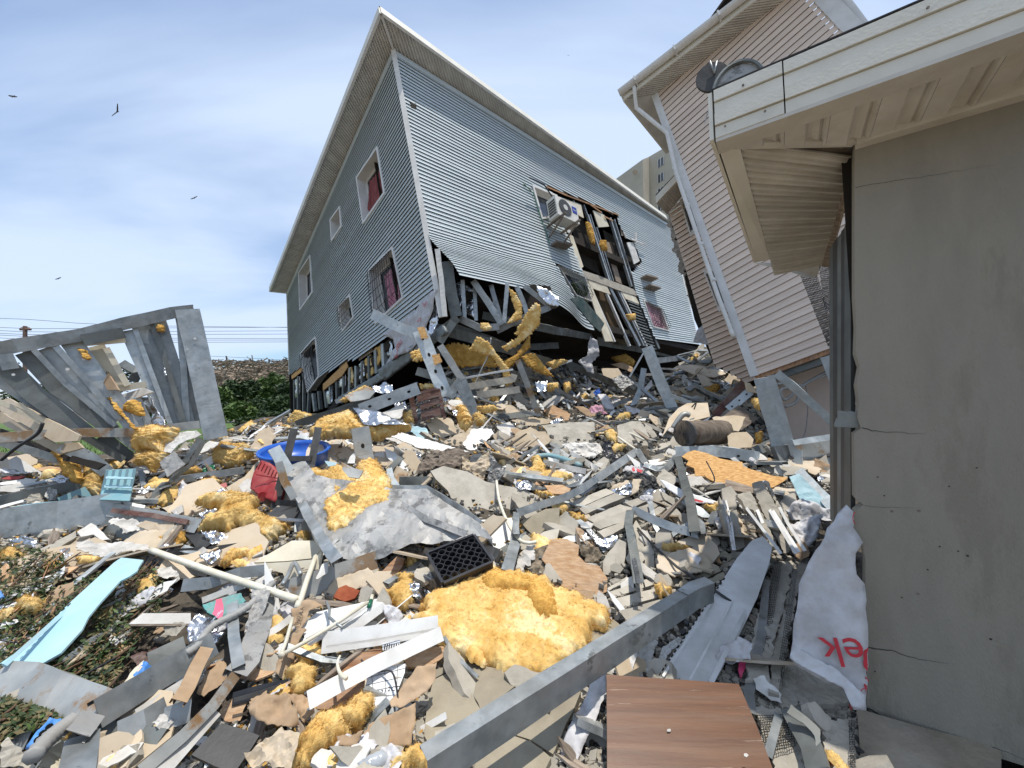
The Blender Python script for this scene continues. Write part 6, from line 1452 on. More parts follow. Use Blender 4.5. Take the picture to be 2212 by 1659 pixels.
BD = [('C', [(1570, 345), (1640, 290), (1760, 290), (1810, 380), (1840, 415), (1680, 450), (1600, 400)], 'tan_board', 'tan board left of the amber tuft'), ('C', [(1690, 490), (1820, 420), (1970, 335), (1980, 380), (1860, 510), (1760, 515)], 'tan_board', 'long tan board in front of the amber tuft'),
      ('C', [(1855, 500), (1930, 380), (2080, 378), (2100, 415), (2010, 500), (1950, 560), (1890, 540)], 'white', 'clean white panel facing up near the middle'), ('C', [(1265, 395), (1340, 398), (1700, 500), (1990, 580), (2000, 600), (1900, 600), (1480, 520), (1260, 425)], 'white', 'long white trim plank running to the middle of the heap'),
      ('C', [(1200, 430), (1300, 440), (1490, 520), (1420, 530)], 'gypsum', 'dirty plank end under the long white plank'), ('C', [(1450, 350), (1560, 370), (1600, 440), (1660, 460), (1560, 480), (1440, 400)], 'siding_blue', 'pale blue-white torn strip by the foil facing'),
      ('E', [(270, 270), (350, 190), (420, 185), (500, 225), (545, 262), (430, 310)], 'tan_board', 'tan board sloping up behind the middle ridge'), ('E', [(430, 312), (560, 278), (700, 300), (800, 322), (640, 350), (540, 356)], 'tan_board', 'pointed tan board on the middle ridge'),
      ('E', [(428, 465), (480, 400), (580, 362), (640, 400), (700, 400), (745, 465), (690, 520), (600, 540), (450, 572), (500, 500)], 'tan_board', 'ragged tan board below the pointed one'), ('E', [(0, 340), (70, 300), (170, 330), (140, 400), (50, 510), (0, 480)], 'tan_board', 'tan board left of the ragged one'),
      ('E', [(310, 360), (420, 320), (480, 380), (420, 440), (360, 420)], 'gypsum', 'grey-white board between the tan ones'), ('E', [(680, 230), (760, 190), (900, 260), (880, 320), (740, 300)], 'osb_pale', 'brown curled board behind the top slab'),
      ('E', [(930, 200), (1000, 200), (1150, 290), (1120, 330), (1000, 260)], 'kraft', 'kraft faced strip left of the pink cloth'), ('E', [(450, 150), (530, 190), (570, 240), (480, 210)], 'gypsum', 'pale plaster shard at the back of the ridge'),
      ('E', [(640, 190), (780, 110), (850, 130), (700, 260)], 'gypsum', 'fanned pale boards right of the brown post')]
for c, pts, m, lb in BD: plate(c, pts, 'broken_board', m, lb, 'board', lift=.16, rag=.012, thick=.014, crum=.012, jit=.2)
SL = [('E', [(690, 372), (850, 350), (1000, 340), (1090, 362), (1082, 450), (1030, 495), (900, 490), (830, 470), (750, 470)], 'broad weathered cement slab on the middle ridge', .07), ('E', [(665, 350), (850, 330), (1000, 322), (1092, 325), (1085, 362), (900, 362), (720, 395)], 'narrow slab behind the broad weathered one', .06),
      ('E', [(1268, 352), (1370, 320), (1450, 312), (1490, 370), (1560, 540), (1500, 592), (1400, 540), (1270, 480)], 'flat grey slab right of the yellow tuft', .05), ('E', [(1478, 335), (1530, 360), (1590, 440), (1545, 452), (1500, 400)], 'small slab corner at the edge of the hollow', .05),
      ('E', [(1540, 800), (1640, 690), (1770, 790), (1700, 820), (1640, 850)], 'grey cement board left of the orange board', .03)]
for c, pts, lb, th in SL: plate(c, pts, 'cement_slab', 'cement', lb, 'slab', lift=.14, thick=th, rag=.01, crum=.01)
sl_ = [(930, 1017), (958, 1006), (1010, 1018), (1050, 1040), (1110, 1052), (1173, 1075), (1180, 1087), (1150, 1098), (1106, 1112), (1040, 1122), (985, 1100), (968, 1060), (942, 1035)]
plate('', sl_, 'cement_slab', 'cement', 'very large smooth cement slab in the centre of the heap', 'slab', lift=.12, thick=.06, rag=.012)
plate('E', [(165, 1100), (300, 1090), (432, 1080), (450, 1140), (400, 1400), (340, 1380), (240, 1250), (170, 1140)], 'panel', 'white', 'clean white panel corner below the very large slab', 'panel', lift=.12, thick=.05)
plate('E', [(500, 1110), (620, 1050), (700, 1012), (812, 1000), (802, 1150), (720, 1272), (650, 1262), (560, 1180)], 'stained_slab', 'slab', 'brown block with a black mouldy corner', 'slab', lift=.16, thick=.07)
plate('E', [(690, 1060), (790, 1050), (800, 1150), (760, 1190), (710, 1150)], 'mould_patch', 'mould', 'black mould crust on the brown block', 'mould crust', lift=.175, thick=.006, rag=.02)
GB = [[(920, 950), (1180, 850), (1245, 880), (962, 1002)], [(966, 1008), (1248, 886), (1335, 915), (1015, 1052)], [(1020, 1085), (1290, 975), (1415, 1010), (1090, 1125)], [(1062, 1130), (1400, 1000), (1500, 1045), (1135, 1172)], [(1112, 1190), (1340, 1098), (1385, 1130), (1165, 1240)], [(1322, 960), (1430, 925), (1500, 950), (1392, 1000)], [(1412, 1010), (1550, 952), (1602, 980), (1502, 1040)], [(1502, 1046), (1605, 992), (1650, 1010), (1562, 1082)]]
gs = empty('grooved_slab', G(*Q('E', [(1280, 1040)])[0])); tag(gs, 'large grooved cement slab split into parallel bars right of the long bent rail', 'slab')
for q in GB: plate('E', q, 'bar', 'cement', parent=gs, lift=.13, thick=.06, rag=.004, n=(-.02, -.45, .88))
gs2 = empty('grooved_slab', G(*Q('F', [(1600, 300)])[0])); tag(gs2, 'grooved slab broken into bars beside the big foreground insulation', 'slab')
for q in ([(1390, 232), (1540, 140), (1600, 152), (1400, 250)], [(1400, 262), (1700, 160), (1762, 200), (1420, 312)], [(1420, 322), (1762, 232), (1852, 280), (1470, 400)], [(1480, 412), (1870, 302), (1900, 332), (1562, 502)], [(1300, 300), (1380, 290), (1390, 330), (1330, 345)]): plate('F', q, 'bar', 'cement', parent=gs2, lift=.06, thick=.05, rag=.004, n=(-.02, -.35, .93))
gs3 = empty('grooved_slab', G(*Q('E', [(1420, 1400)])[0])); tag(gs3, 'cluster of short broken slab blocks around the upright bent stud', 'slab')
for q in ([(1150, 1430), (1280, 1250), (1345, 1280), (1320, 1450), (1290, 1530), (1160, 1530)], [(1210, 1460), (1250, 1440), (1320, 1480), (1290, 1522), (1220, 1500)], [(1420, 1330), (1540, 1290), (1560, 1350), (1562, 1480), (1450, 1530)], [(1570, 1400), (1650, 1400), (1690, 1480), (1600, 1530)], [(1700, 1330), (1850, 1300), (1860, 1350), (1740, 1380)], [(1940, 1240), (2060, 1200), (2080, 1290), (1960, 1360)], [(1860, 1380), (2000, 1330), (1990, 1390), (1900, 1420)]):
    plate('E', q, 'block', 'cement', parent=gs3, lift=.08, thick=.07, rag=.006)
gs4 = empty('grooved_slab', G(*Q('E', [(1700, 980)])[0])); tag(gs4, 'row of cracked slab bars running beneath the thin upright stud', 'slab')
for q in ([(1520, 872), (1600, 850), (1640, 940), (1560, 955)], [(1612, 870), (1720, 930), (1740, 1000), (1645, 940)], [(1640, 952), (1740, 1010), (1832, 1130), (1760, 1140), (1680, 1060)], [(1740, 1060), (1800, 1040), (1840, 1110), (1800, 1150)], [(1590, 690), (1700, 720), (1760, 790), (1690, 820), (1600, 760)]):
    plate('E', q, 'bar', 'cement', parent=gs4, lift=.1, thick=.06, rag=.006)
gs5 = empty('paving', G(*Q('E', [(2000, 1480)])[0])); tag(gs5, 'cracked flat pavers beside the white siding plank', 'paving')
for q in ([(1800, 1500), (1980, 1430), (2012, 1460), (1882, 1540)], [(1830, 1560), (2060, 1460), (2092, 1500), (1900, 1600)], [(1990, 1400), (2120, 1340), (2192, 1400), (2080, 1450)], [(1910, 1610), (2100, 1510), (2130, 1540), (1960, 1650)], [(1700, 1640), (1790, 1560), (1860, 1600), (1800, 1690)], [(2080, 1460), (2200, 1410), (2212, 1440), (2110, 1500)], [(1760, 1700), (1850, 1620), (1930, 1650), (1860, 1720)]):
    plate('E', q, 'paver', 'slab', parent=gs5, lift=.03, thick=.05, rag=.006)
for c, pts, m, lb in (('E', [(820, 500), (900, 485), (1130, 500), (1155, 560), (1080, 610), (940, 600), (880, 550)], 'gypsum', 'white crumbly foam lump under the weathered slab'), ('E', [(1330, 680), (1420, 672), (1495, 705), (1450, 740), (1350, 735), (1310, 720)], 'wrap', 'white sack with red print near the long bent rail'),
                      ('E', [(1150, 480), (1210, 470), (1240, 560), (1290, 640), (1220, 680), (1170, 600)], 'black_plastic', 'black crumpled plastic sheet under the yellow tuft'), ('E', [(1310, 740), (1420, 730), (1560, 760), (1600, 830), (1540, 870), (1440, 850), (1340, 800)], 'black_tile', 'black rubble lump right of the white sack'),
                      ('E', [(1220, 870), (1370, 810), (1420, 880), (1330, 910), (1250, 900)], 'foil', 'crumpled clear foil on the grooved slab'), ('E', [(1050, 1180), (1130, 1260), (1260, 1230), (1275, 1300), (1200, 1340), (1100, 1310)], 'foil', 'foil faced scrap below the grooved slab')):
    plate(c, pts, 'crumpled_lump', m, lb, 'scrap', lift=.14, crum=.05, cfreq=6, rag=.01)
for q in ([(1380, 690), (1400, 680), (1410, 710), (1390, 715)], [(1420, 690), (1470, 705), (1460, 725), (1425, 712)]): plate('E', q, 'red_print', 'red_print', 'red printed mark on the white sack' + (' left' if q[0][0] < 1400 else ' right'), 'print', lift=.19, thick=.002)
pa_ = empty('printed_strip', G(*Q('E', [(1840, 900)])[0])); tag(pa_, 'long cream paper strip with faint red print under the thin stud', 'paper strip')
plate('E', [(1605, 780), (1640, 790), (1800, 870), (2060, 955), (2060, 972), (1900, 965), (1780, 930), (1650, 840)], 'strip', 'paper', parent=pa_, lift=.16, crum=.01)
plate('E', [(1860, 925), (1950, 950), (1940, 962), (1850, 940)], 'print_mark', 'red_print', parent=pa_, lift=.18, thick=.002)
# blue arc and white strips
pipe('E', [(620, 600), (720, 590), (850, 620), (980, 670)], 22, 'blue_strip', 'siding_teal', 'curved teal strip arching over white strips', 'strip', lift=.16, smooth=True)
for c, pts, w_, lb in (('E', [(890, 570), (1000, 630), (1110, 700)], 44, 'white bent gutter strip below the foam lump'), ('E', [(680, 640), (850, 680), (1020, 715)], 44, 'dirty white slotted strip under the teal arc'), ('E', [(770, 530), (830, 570), (880, 600)], 40, 'yellowed strip left of the bent gutter strip'), ('E', [(270, 480), (340, 470), (460, 530)], 26, 'thin bent metal strip below the white panel'),
                       ('E', [(300, 620), (420, 590), (480, 560)], 22, 'thin dark channel under the ragged tan board'), ('E', [(780, 830), (880, 790), (970, 760)], 20, 'first of three slim rails left of the long bent rail'), ('E', [(860, 840), (940, 810), (1030, 780)], 20, 'second of three slim rails left of the long bent rail'), ('E', [(980, 900), (1060, 850), (1110, 830)], 20, 'third of three slim rails near the long bent rail')):
    S_(c, pts, w_, lb, m='white_dirty' if 'white' in lb or 'yellowed' in lb else 'zinc', lift=.14, name='metal_strip', cat='metal strip')
# wrinkled brown paper, conduit box and white conduit
plate('C', [(1480, 740), (1510, 680), (1570, 600), (1700, 560), (1850, 510), (1880, 600), (1870, 650), (1760, 700), (1640, 690), (1560, 720)], 'paper_sheet', 'old_wood', 'crumpled brown paper above the very large slab', 'paper', lift=.3, crum=.08, cfreq=7, thick=.003)
plate('C', [(1850, 600), (1960, 640), (2060, 560), (2090, 640), (2040, 720), (2010, 810), (1960, 790), (1930, 720), (1850, 710)], 'paper_sheet', 'tan_board', 'torn paper flap draped over the corner of the slab', 'paper', lift=.32, crum=.07, cfreq=8, thick=.003)
plate('E', [(240, 830), (250, 740), (270, 690), (250, 620), (270, 570), (310, 650), (350, 680), (380, 740), (320, 800), (260, 845)], 'junction_box', 'crumpled_zinc', 'crushed metal junction box at the end of the white conduit', 'junction box', lift=.42, crum=.06, cfreq=9, thick=.02)
pipe('E', [(312, 790), (325, 900), (350, 1000), (400, 1120), (440, 1190), (500, 1260), (560, 1280), (625, 1272)], 12, 'conduit', 'pvc', 'curved white conduit hanging from the junction box', 'conduit', lift=.32, smooth=True)
pipe('E', [(1270, 405), (1370, 415), (1430, 440), (1480, 465)], 8, 'conduit', 'pvc', 'short cream conduit on the slab near the hollow', 'conduit', lift=.22, smooth=True)
pipe('E', [(1270, 440), (1370, 510), (1430, 550)], 9, 'conduit', 'pvc', 'cream conduit leading to the corner of the bent rail', 'conduit', lift=.2)
S_('E', [(1430, 548), (1300, 640), (1110, 770)], 58, 'upper length of the long bent rail', lift=.36, name='bent_rail', cat='steel rail', dent=.03)
S_('E', [(1112, 768), (980, 860), (840, 925), (640, 985), (478, 1042)], 56, 'middle length of the long bent rail', lift=.36, name='bent_rail', cat='steel rail', dent=.06)
S_('E', [(470, 1040), (462, 1150), (470, 1210)], 50, 'vertical knee of the long bent rail', lift=.42, name='bent_rail', cat='steel rail', dent=.1); S_('E', [(480, 1210), (440, 1340), (395, 1500)], 84, 'lower end of the long bent rail above the big insulation', lift=.3, name='bent_rail', cat='steel rail', dent=.05)
S_('E', [(1425, 540), (1450, 590), (1490, 640)], 46, 'knee where the long rail turns right', lift=.4, name='bent_rail', cat='steel rail'); S_('E', [(1480, 660), (1580, 690), (1660, 690), (1740, 600)], 44, 'zigzag rail piece above the grooved slab', lift=.35, name='bent_rail', cat='steel rail', dent=.2)
S_('E', [(1745, 595), (1790, 760), (1850, 980), (1880, 1190)], 62, 'thin upright stud left of the orange board', lift=.5, dent=.1, m='zinc_dark'); S_('E', [(1890, 1090), (1930, 1130), (1935, 1210)], 50, 'curled foot of the thin upright stud', lift=.4)
S_('E', [(1385, 1012), (1560, 1100), (1720, 1160), (1915, 1212)], 58, 'stud lying between the two upright bent studs', lift=.36, dent=.08); S_('E', [(1370, 1020), (1355, 1120), (1400, 1350), (1440, 1600)], 62, 'upright bent stud standing on the short blocks', lift=.36, dent=.2, m='zinc_dark')
S_('E', [(1400, 1400), (1440, 1600)], 30, 'bright torn tip of the upright bent stud', lift=.4, m='foil')
pr = Q('E', [(1430, 1165), (1560, 1310), (1740, 1470), (2040, 1657)]) ; pg = Q('G', [(420, 380)])
P = [P3(p, .22, None) for p in pr[:3]] + [P3(pr[3], .14, None), P3(pg[0], .06, None)]
o = tube_pts(P, .011, 'steel_rod', 'dark_steel'); tag(o, 'long dark rod lying across the white siding plank', 'rod')
pipe('F', [(1900, 225), (2050, 240), (2200, 265)], 8, 'wire', 'dark_steel', 'thin dark wire by the end of the big beam', 'wire', lift=.12)
# OSB sheets
osb_pts = [(340, 915), (380, 885), (430, 868), (520, 890), (620, 930), (700, 945), (780, 955), (785, 985), (850, 1010), (920, 1030), (1000, 1055), (1112, 1068), (1080, 1095), (1000, 1140), (870, 1145), (800, 1150), (740, 1152), (650, 1120), (580, 1100), (500, 1060), (440, 1055), (430, 1000), (370, 975), (390, 945)]
plate('7', osb_pts, 'osb_sheet', 'osb', 'bright orange strand board lying at the right of the heap', 'strand board', lift=.3, rag=.018, thick=.012, n=(-.02, -.5, .87))
o1 = Q('E', [(750, 1250), (870, 1250), (965, 1300), (958, 1380), (1020, 1440), (1120, 1460), (1190, 1560)]); o2 = Q('F', [(1390, 190), (1385, 260), (1200, 322), (1080, 300), (960, 230), (930, 160), (920, 60), (870, 0)])
plate('', o1 + o2, 'osb_sheet', 'osb_pale', 'peach coloured strand board piece above the big foreground insulation', 'strand board', lift=.12, rag=.02, thick=.012)
plate('E', [(600, 1340), (720, 1290), (780, 1400), (760, 1480), (660, 1560), (580, 1520)], 'mould_slab', 'mould', 'dark speckled mould slab left of the peach board', 'slab', lift=.1, thick=.03, crum=.01)
plate('E', [(450, 1480), (560, 1290), (620, 1300), (600, 1420), (520, 1500)], 'plaster_scrap', 'gypsum', 'white plaster scrap beside the rail end', 'plaster', lift=.14, crum=.03, rag=.02)
rock('E', [(960, 1330), (1040, 1290), (1130, 1350), (1130, 1440), (1010, 1440)], 'rough_block', 'mould', 'rough speckled block right of the peach board', 'block')
for c, pts, lb in (('E', [(590, 600), (640, 580), (690, 650), (700, 740), (620, 760), (560, 770), (520, 700), (600, 680)], 'yellow insulation crumble left of centre above the large slab'), ('E', [(1165, 400), (1230, 375), (1265, 420), (1260, 500), (1200, 470)], 'yellow tuft beside the flat grey slab'), ('E', [(745, 970), (850, 960), (880, 1010), (830, 1060), (780, 1050)], 'yellow tuft at the middle of the bent rail'),
                   ('E', [(880, 1030), (1000, 1060), (1030, 1100), (960, 1120), (900, 1080)], 'small pale tuft left of the grooved slab'), ('E', [(620, 860), (720, 880), (790, 920), (740, 930), (640, 890)], 'insulation under the round wooden board'), ('E', [(1960, 980), (2060, 970), (2060, 1050), (2000, 1040)], 'yellow crumbs beside the grey slab stack'),
                   ('E', [(290, 570), (350, 540), (370, 590), (320, 610)], 'little tuft right of the crushed box'), ('E', [(1620, 1290), (1760, 1280), (1830, 1310), (1700, 1350), (1640, 1330)], 'yellow crumbs between the slab blocks'), ('F', [(1760, 200), (1890, 230), (1890, 280), (1800, 290)], 'amber tuft next to the end of the big beam'),
                   ('D', [(1230, 260), (1330, 200), (1350, 110), (1450, 120), (1460, 210), (1480, 330), (1380, 420), (1290, 340)], 'insulation tuft between the green bottle and the black crate'), ('D', [(480, 870), (550, 830), (690, 860), (700, 1000), (600, 1070), (500, 1080)], 'insulation tuft left of the hooked white trim'), ('D', [(520, 700), (680, 680), (760, 760), (640, 830), (560, 800)], 'dull insulation under the white profiled panel'),
                   ('D', [(1430, 1500), (1520, 1470), (1560, 1570), (1600, 1657), (1300, 1657), (1280, 1600)], 'yellow insulation at the bottom edge beside the plastic bottle'), ('C', [(540, 1200), (620, 1190), (640, 1260), (560, 1260)], 'amber tuft at the foot of the ladder'), ('C', [(1390, 1430), (1480, 1370), (1520, 1400), (1440, 1490)], 'small tuft left of the black crate')):
    fluff(c, pts, label=lb, lift=.14, thick=.07, fib=.6)
plate('E', [(690, 825), (830, 820), (900, 850), (880, 900), (740, 890)], 'round_board', 'osb_pale', 'rounded peach board piece above the middle of the bent rail', 'board', lift=.18)
plate('E', [(1730, 930), (1850, 960), (1950, 1010), (2025, 1090), (1940, 1080), (1820, 1000)], 'curved_metal', 'zinc', 'curved grey metal plate behind the thin upright stud', 'metal plate', lift=.1, curl=.1)
for c, pts, lb in (('E', [(1640, 1180), (1830, 1190), (1850, 1230), (1700, 1230)], 'dark strip'),): pass
# black crate
cr_ = empty('black_crate', G(*Q('C', [(1850, 1480)])[0])); tag(cr_, 'black plastic crate with a honeycomb of round cells', 'crate')
q = Q('C', [(1605, 1325), (1925, 1212), (2095, 1385), (1690, 1572)])
P0 = G(*Q('C', [(1830, 1400)])[0], lift=.5); Nc = Vector((-.02, -.42, .9)).normalized()
TL, TR_, BRc, BL = [onplane(x, y, P0, Nc) for x, y in q]
ax = ((TR_ - TL) + (BRc - BL)) / 2; ay = ((BL - TL) + (BRc - TR_)) / 2
O_ = P0 - ax / 2 - ay / 2
hc = .15
def wallq(a, b, top=0, th=.012):
    d = (b - a); nn = Nc.cross(d).normalized() * th; return boxv(a - Nc * hc, d, nn, Nc * (hc + top))
parts = [wallq(O_, O_ + ax), wallq(O_ + ax, O_ + ax + ay), wallq(O_ + ax + ay, O_ + ay), wallq(O_ + ay, O_)]
V_, F_ = join(parts); obw('crate_wall', V_, F_, 'black_plastic', cr_)
for a, b in ((O_, O_ + ax), (O_ + ax, O_ + ax + ay), (O_ + ax + ay, O_ + ay), (O_ + ay, O_)):
    v, F = boxv(a + Nc * .004 - (b - a) * .01, (b - a) * 1.02, Nc.cross(b - a).normalized() * .02, Nc * .012); obw('rim', v, F, 'black_plastic', cr_)
v, F = boxv(O_ - Nc * hc, ax, ay, Nc * .01); obw('bottom', v, F, 'black_plastic', cr_)
nx, ny = 6, 5
for i in range(nx):
    for j in range(ny):
        c0 = O_ + ax * ((i + .5 + (.0)) / nx) + ay * ((j + .5) / ny); rx_ = ax / nx * .47; ry_ = ay / ny * .47
        ring = [c0 + rx_ * math.cos(k * math.pi / 4 + math.pi / 8) * 1.05 + ry_ * math.sin(k * math.pi / 4 + math.pi / 8) * 1.05 for k in range(8)]
        rin = [c0 + (p - c0) * .84 for p in ring]
        vs = ring + rin + [p - Nc * .08 for p in rin] + [p - Nc * .08 for p in ring]; Fc = []
        for k in range(8):
            l = (k + 1) % 8; Fc += [[k, l, 8 + l, 8 + k], [8 + k, 8 + l, 16 + l, 16 + k], [k, 24 + k, 24 + l, l]]
        obw('cell', vs, Fc, 'black_plastic', cr_)
# ------------------------------------------------------------------ foreground right
fluff('F', [(-40, 330), (30, 270), (130, 240), (165, 165), (240, 150), (340, 165), (410, 130), (450, 70), (500, 70), (540, 120), (640, 110), (740, 150), (850, 170), (930, 170), (960, 235), (1070, 250), (1190, 320), (1290, 350), (1400, 400), (1425, 490), (1380, 540), (1290, 535), (1240, 560), (1265, 630), (1225, 680), (1215, 750), (1050, 840), (930, 960), (780, 935), (700, 930), (590, 930), (480, 880), (390, 830), (300, 810), (200, 780), (60, 650), (-90, 620), (-150, 500), (-60, 430), (-90, 380)],
      label='biggest yellow insulation mat in the foreground', lift=.12, thick=.10, sp=.0105, n=(-.03, -.3, .95), rough=.9, fib=2)
fluff('F', [(400, 150), (480, 90), (640, 140), (860, 180), (960, 240), (980, 380), (1000, 420), (900, 470), (820, 440), (740, 330), (760, 260), (600, 260), (460, 260), (380, 200)], name='insulation_fold', m='insulation_amber', label='amber folded upper flap on the biggest insulation mat', lift=.27, thick=.07, sp=.011, n=(-.03, -.3, .95), fib=1.2)
ba_, bz_ = at(925, 1680, 1.5), at(1512, 1292, 2.52)
def bpx(t): p = ba_.lerp(bz_, t); q = topix(p); return (q[0], q[1], p.y)
bb = S_('', [bpx(t) for t in (0, .2, .4, .6, .8, .93)], 44, 'long galvanised steel beam crossing the bottom of the picture, near part', name='steel_beam', cat='steel beam', dent=.02, f=.6, roll=46, m='zinc')
S_('', [bpx(.93), bpx(1.0), (1543, 1280, 2.58)], 38, 'far crushed end of the long galvanised beam on the white plank', name='steel_beam', cat='steel beam', dent=.08, f=.55, roll=44, m='zinc')
for pl_a in ([(945, 1640), (1100, 1530), (1280, 1400), (1470, 1270), (1545, 1275), (1540, 1330), (1330, 1440), (1050, 1659)],): occ(pl_a)
lp = [(1310.4, 1456.5), (1450, 1466), (1595.8, 1477), (1636, 1570), (1669, 1659), (1700, 1740), (1312, 1740)]
plate('', lp, 'laminate_panel', 'laminate', 'brown wood grain furniture panel at the bottom of the picture', 'panel', lift=.22, thick=.018, rag=.0012, n=(.02, -.35, .94))
for k in range(3):
    x_, y_ = R.uniform(1330, 1640), R.uniform(1480, 1640); plate('', [(x_ + 7 * math.cos(a_) * R.uniform(.5, 1), y_ + 5 * math.sin(a_) * R.uniform(.5, 1)) for a_ in (0, 1.3, 2.6, 3.9, 5.1)], 'plaster_crumb', 'gypsum', 'small plaster crumb lying on the brown wood grain panel', 'plaster crumb', 'plaster crumbs on the brown panel', lift=.235, thick=.004, n=(.02, -.35, .94))
SLB = [([(-20, 1100), (10, 960), (190, 868), (215, 900), (300, 1030), (380, 1180), (445, 1300), (330, 1400), (110, 1462), (0, 1500), (-60, 1400)], 'first flat beige slab left of the steel beam, with scratches'), ([(225, 800), (480, 860), (745, 935), (590, 1060), (392, 1205), (300, 1020)], 'triangular beige slab just below the big insulation mat'),
       ([(412, 1212), (600, 1075), (760, 960), (1000, 950), (1180, 1050), (1120, 1200), (960, 1545), (780, 1430), (640, 1385), (450, 1310)], 'beige slab partly covered by the steel beam'), ([(350, 1600), (640, 1398), (780, 1445), (945, 1572), (880, 1700), (330, 1720)], 'beige slab at the bottom edge right of the steel beam'),
       ([(120, 1475), (440, 1312), (620, 1400), (340, 1590), (60, 1620)], 'beige slab under the near part of the steel beam'), ([(1230, 590), (1440, 480), (1500, 530), (1400, 640), (1240, 730)], 'grey slab corner right of the big insulation mat'), ([(-160, 1000), (20, 880), (180, 840), (100, 900), (0, 950), (-40, 1080)], 'narrow beige slab edge beside the kraft roll'),
       ([(-100, 1700), (-20, 1520), (100, 1480), (140, 1600), (60, 1720)], 'small beige slab at the bottom left of the beam')]
for pts, lb in SLB: plate('F', pts, 'stone_slab', 'slab', lb, 'slab', lift=.06, thick=.06, rag=.006, n=(R.uniform(-.06, .06), R.uniform(-.14, -.04), 1))
wp = empty('siding_plank', G(1540, 1350)); tag(wp, 'wide dirty white siding plank lying from the heap to the brown panel', 'siding plank')
plate('', [(1414, 1467), (1500, 1345), (1592, 1205), (1625, 1166), (1648, 1158), (1668, 1180), (1662, 1215), (1636, 1290), (1590, 1385), (1541, 1476)], 'panel', 'white', parent=wp, lift=.10, thick=.012, rag=0, n=(-.02, -.25, .97))
for (a, b, w_) in (((1432, 1460), (1606, 1196), 1.6), ((1490, 1468), (1640, 1190), 1.2), ((1536, 1474), (1662, 1215), 3)):
    stud('', [a, ((a[0] + b[0]) / 2, (a[1] + b[1]) / 2), b], w_ * 2, m='white', name='fold', parent=wp, lift=.118, solid=True, dent=0)
for k in range(26):
    t = k / 26; x, y = 1424 + (1596 - 1424) * t, 1458 + (1202 - 1458) * t
    stud('', [(x, y), (x + 3.6 * (1.1 - t * .5), y - 5.4 * (1.1 - t * .5))], 2.2, m='interior_shade', name='nail_slot', parent=wp, lift=.125, solid=True, dent=0)  # near-black bars paint the shade inside the slots
# plaster strips with lath beside the wall
st = [('G', [(700, 40), (860, 0), (800, 300), (700, 650), (640, 1000), (470, 980), (560, 500)]), ('G', [(862, 0), (980, 0), (880, 300), (800, 700), (740, 1100), (655, 1080), (700, 650), (800, 300)]), ('G', [(780, 840), (905, 850), (890, 1150), (770, 1200), (720, 1100)]),
      ('G', [(540, 1200), (740, 1180), (860, 1300), (940, 1700), (700, 1700), (600, 1400)]), ('G', [(1080, 1300), (1300, 1260), (1340, 1720), (1090, 1720)]), ('G', [(895, 880), (1100, 890), (1270, 960), (1290, 1130), (1180, 1160), (1000, 1180), (890, 1150)])]
for k, (c, pts) in enumerate(st): plate(c, pts, 'plaster_strip', 'cement', ['long cracked plaster strip beside the white siding plank', 'narrow plaster strip left of the hanging membrane', 'smooth plaster strip below the hanging membrane', 'lower plaster strip right of the brown panel', 'plaster strip at the bottom beside the foundation', 'crumbled plaster bed under the hanging membrane'][k], 'plaster', lift=.07, thick=.03, rag=.012, crum=.02, cfreq=7, n=(0, -.1, 1))
def meshwire(c, quad, nx_, ny_, label, lift=.11, r=.0016, m='dark_steel'):
    q = Q(c, quad); P = [P3(p, lift, None) for p in q]; parts = []
    for i in range(nx_ + 1):
        a, b = P[0].lerp(P[1], i / nx_), P[3].lerp(P[2], i / nx_)
        pts = [a.lerp(b, k / ny_) + Vector((0, 0, .006 * math.sin(k * 1.7 + i))) + (P[1] - P[0]) * (.35 / nx_ * (k % 2)) for k in range(ny_ + 1)]
        parts.append(sweep(pts, circ(r, 3), Vector((.1, .2, 1))))
    for k in range(ny_ + 1):
        a, b = P[0].lerp(P[3], k / ny_), P[1].lerp(P[2], k / ny_); parts.append(sweep([a, a.lerp(b, .5), b], circ(r, 3), Vector((.1, .2, 1))))
    V_, F_ = join(parts); o = obw('wire_lath', V_, F_, m); tag(o, label, 'wire lath')
meshwire('G', [(700, 20), (760, 10), (620, 900), (560, 880)], 4, 60, 'long narrow wire lath between the plaster strips', .115)
meshwire('G', [(860, 0), (890, 10), (760, 1000), (715, 980)], 3, 60, 'wire lath strip left of the hanging membrane', .115)
meshwire('G', [(560, 1240), (830, 1230), (860, 1480), (640, 1520)], 13, 14, 'open wire lath patch right of the brown panel corner', .115)
meshwire('G', [(1290, 1280), (1330, 1280), (1340, 1690), (1300, 1690)], 2, 30, 'wire lath strip at the edge of the foundation', .12)
meshwire('7', [(800, 1280), (880, 1290), (870, 1420), (820, 1410)], 7, 12, 'wire lath clump between the grey slab stacks', .3)
meshwire('6', [(590, 1080, 4.3), (700, 1060, 4.1), (850, 1560, 3.9), (790, 1590, 4.1)], 10, 34, 'long strip of expanded metal mesh hanging below the broken eave', r=.004)
meshwire('6', [(720, 950, 3.9), (850, 860, 3.7), (852, 1400, 3.7), (760, 1300, 3.9)], 12, 30, 'roll of wire mesh between the eave and the stucco corner', r=.003)
S_('G', [(640, 160), (600, 600), (500, 1050), (520, 1220)], 46, 'thin steel angle along the long plaster strip', lift=.11, dent=.1, m='zinc')
S_('G', [(740, 1230), (700, 1380), (650, 1560)], 40, 'bright bent steel rib beside the lower wire lath', lift=.13, m='zinc', dent=.1)
S_('G', [(820, 1180), (900, 1330), (990, 1480), (1040, 1657)], 100, 'bent grey steel bracket standing at the bottom right', lift=.18, m='zinc_dark', dent=.1, name='steel_bracket', cat='bracket')
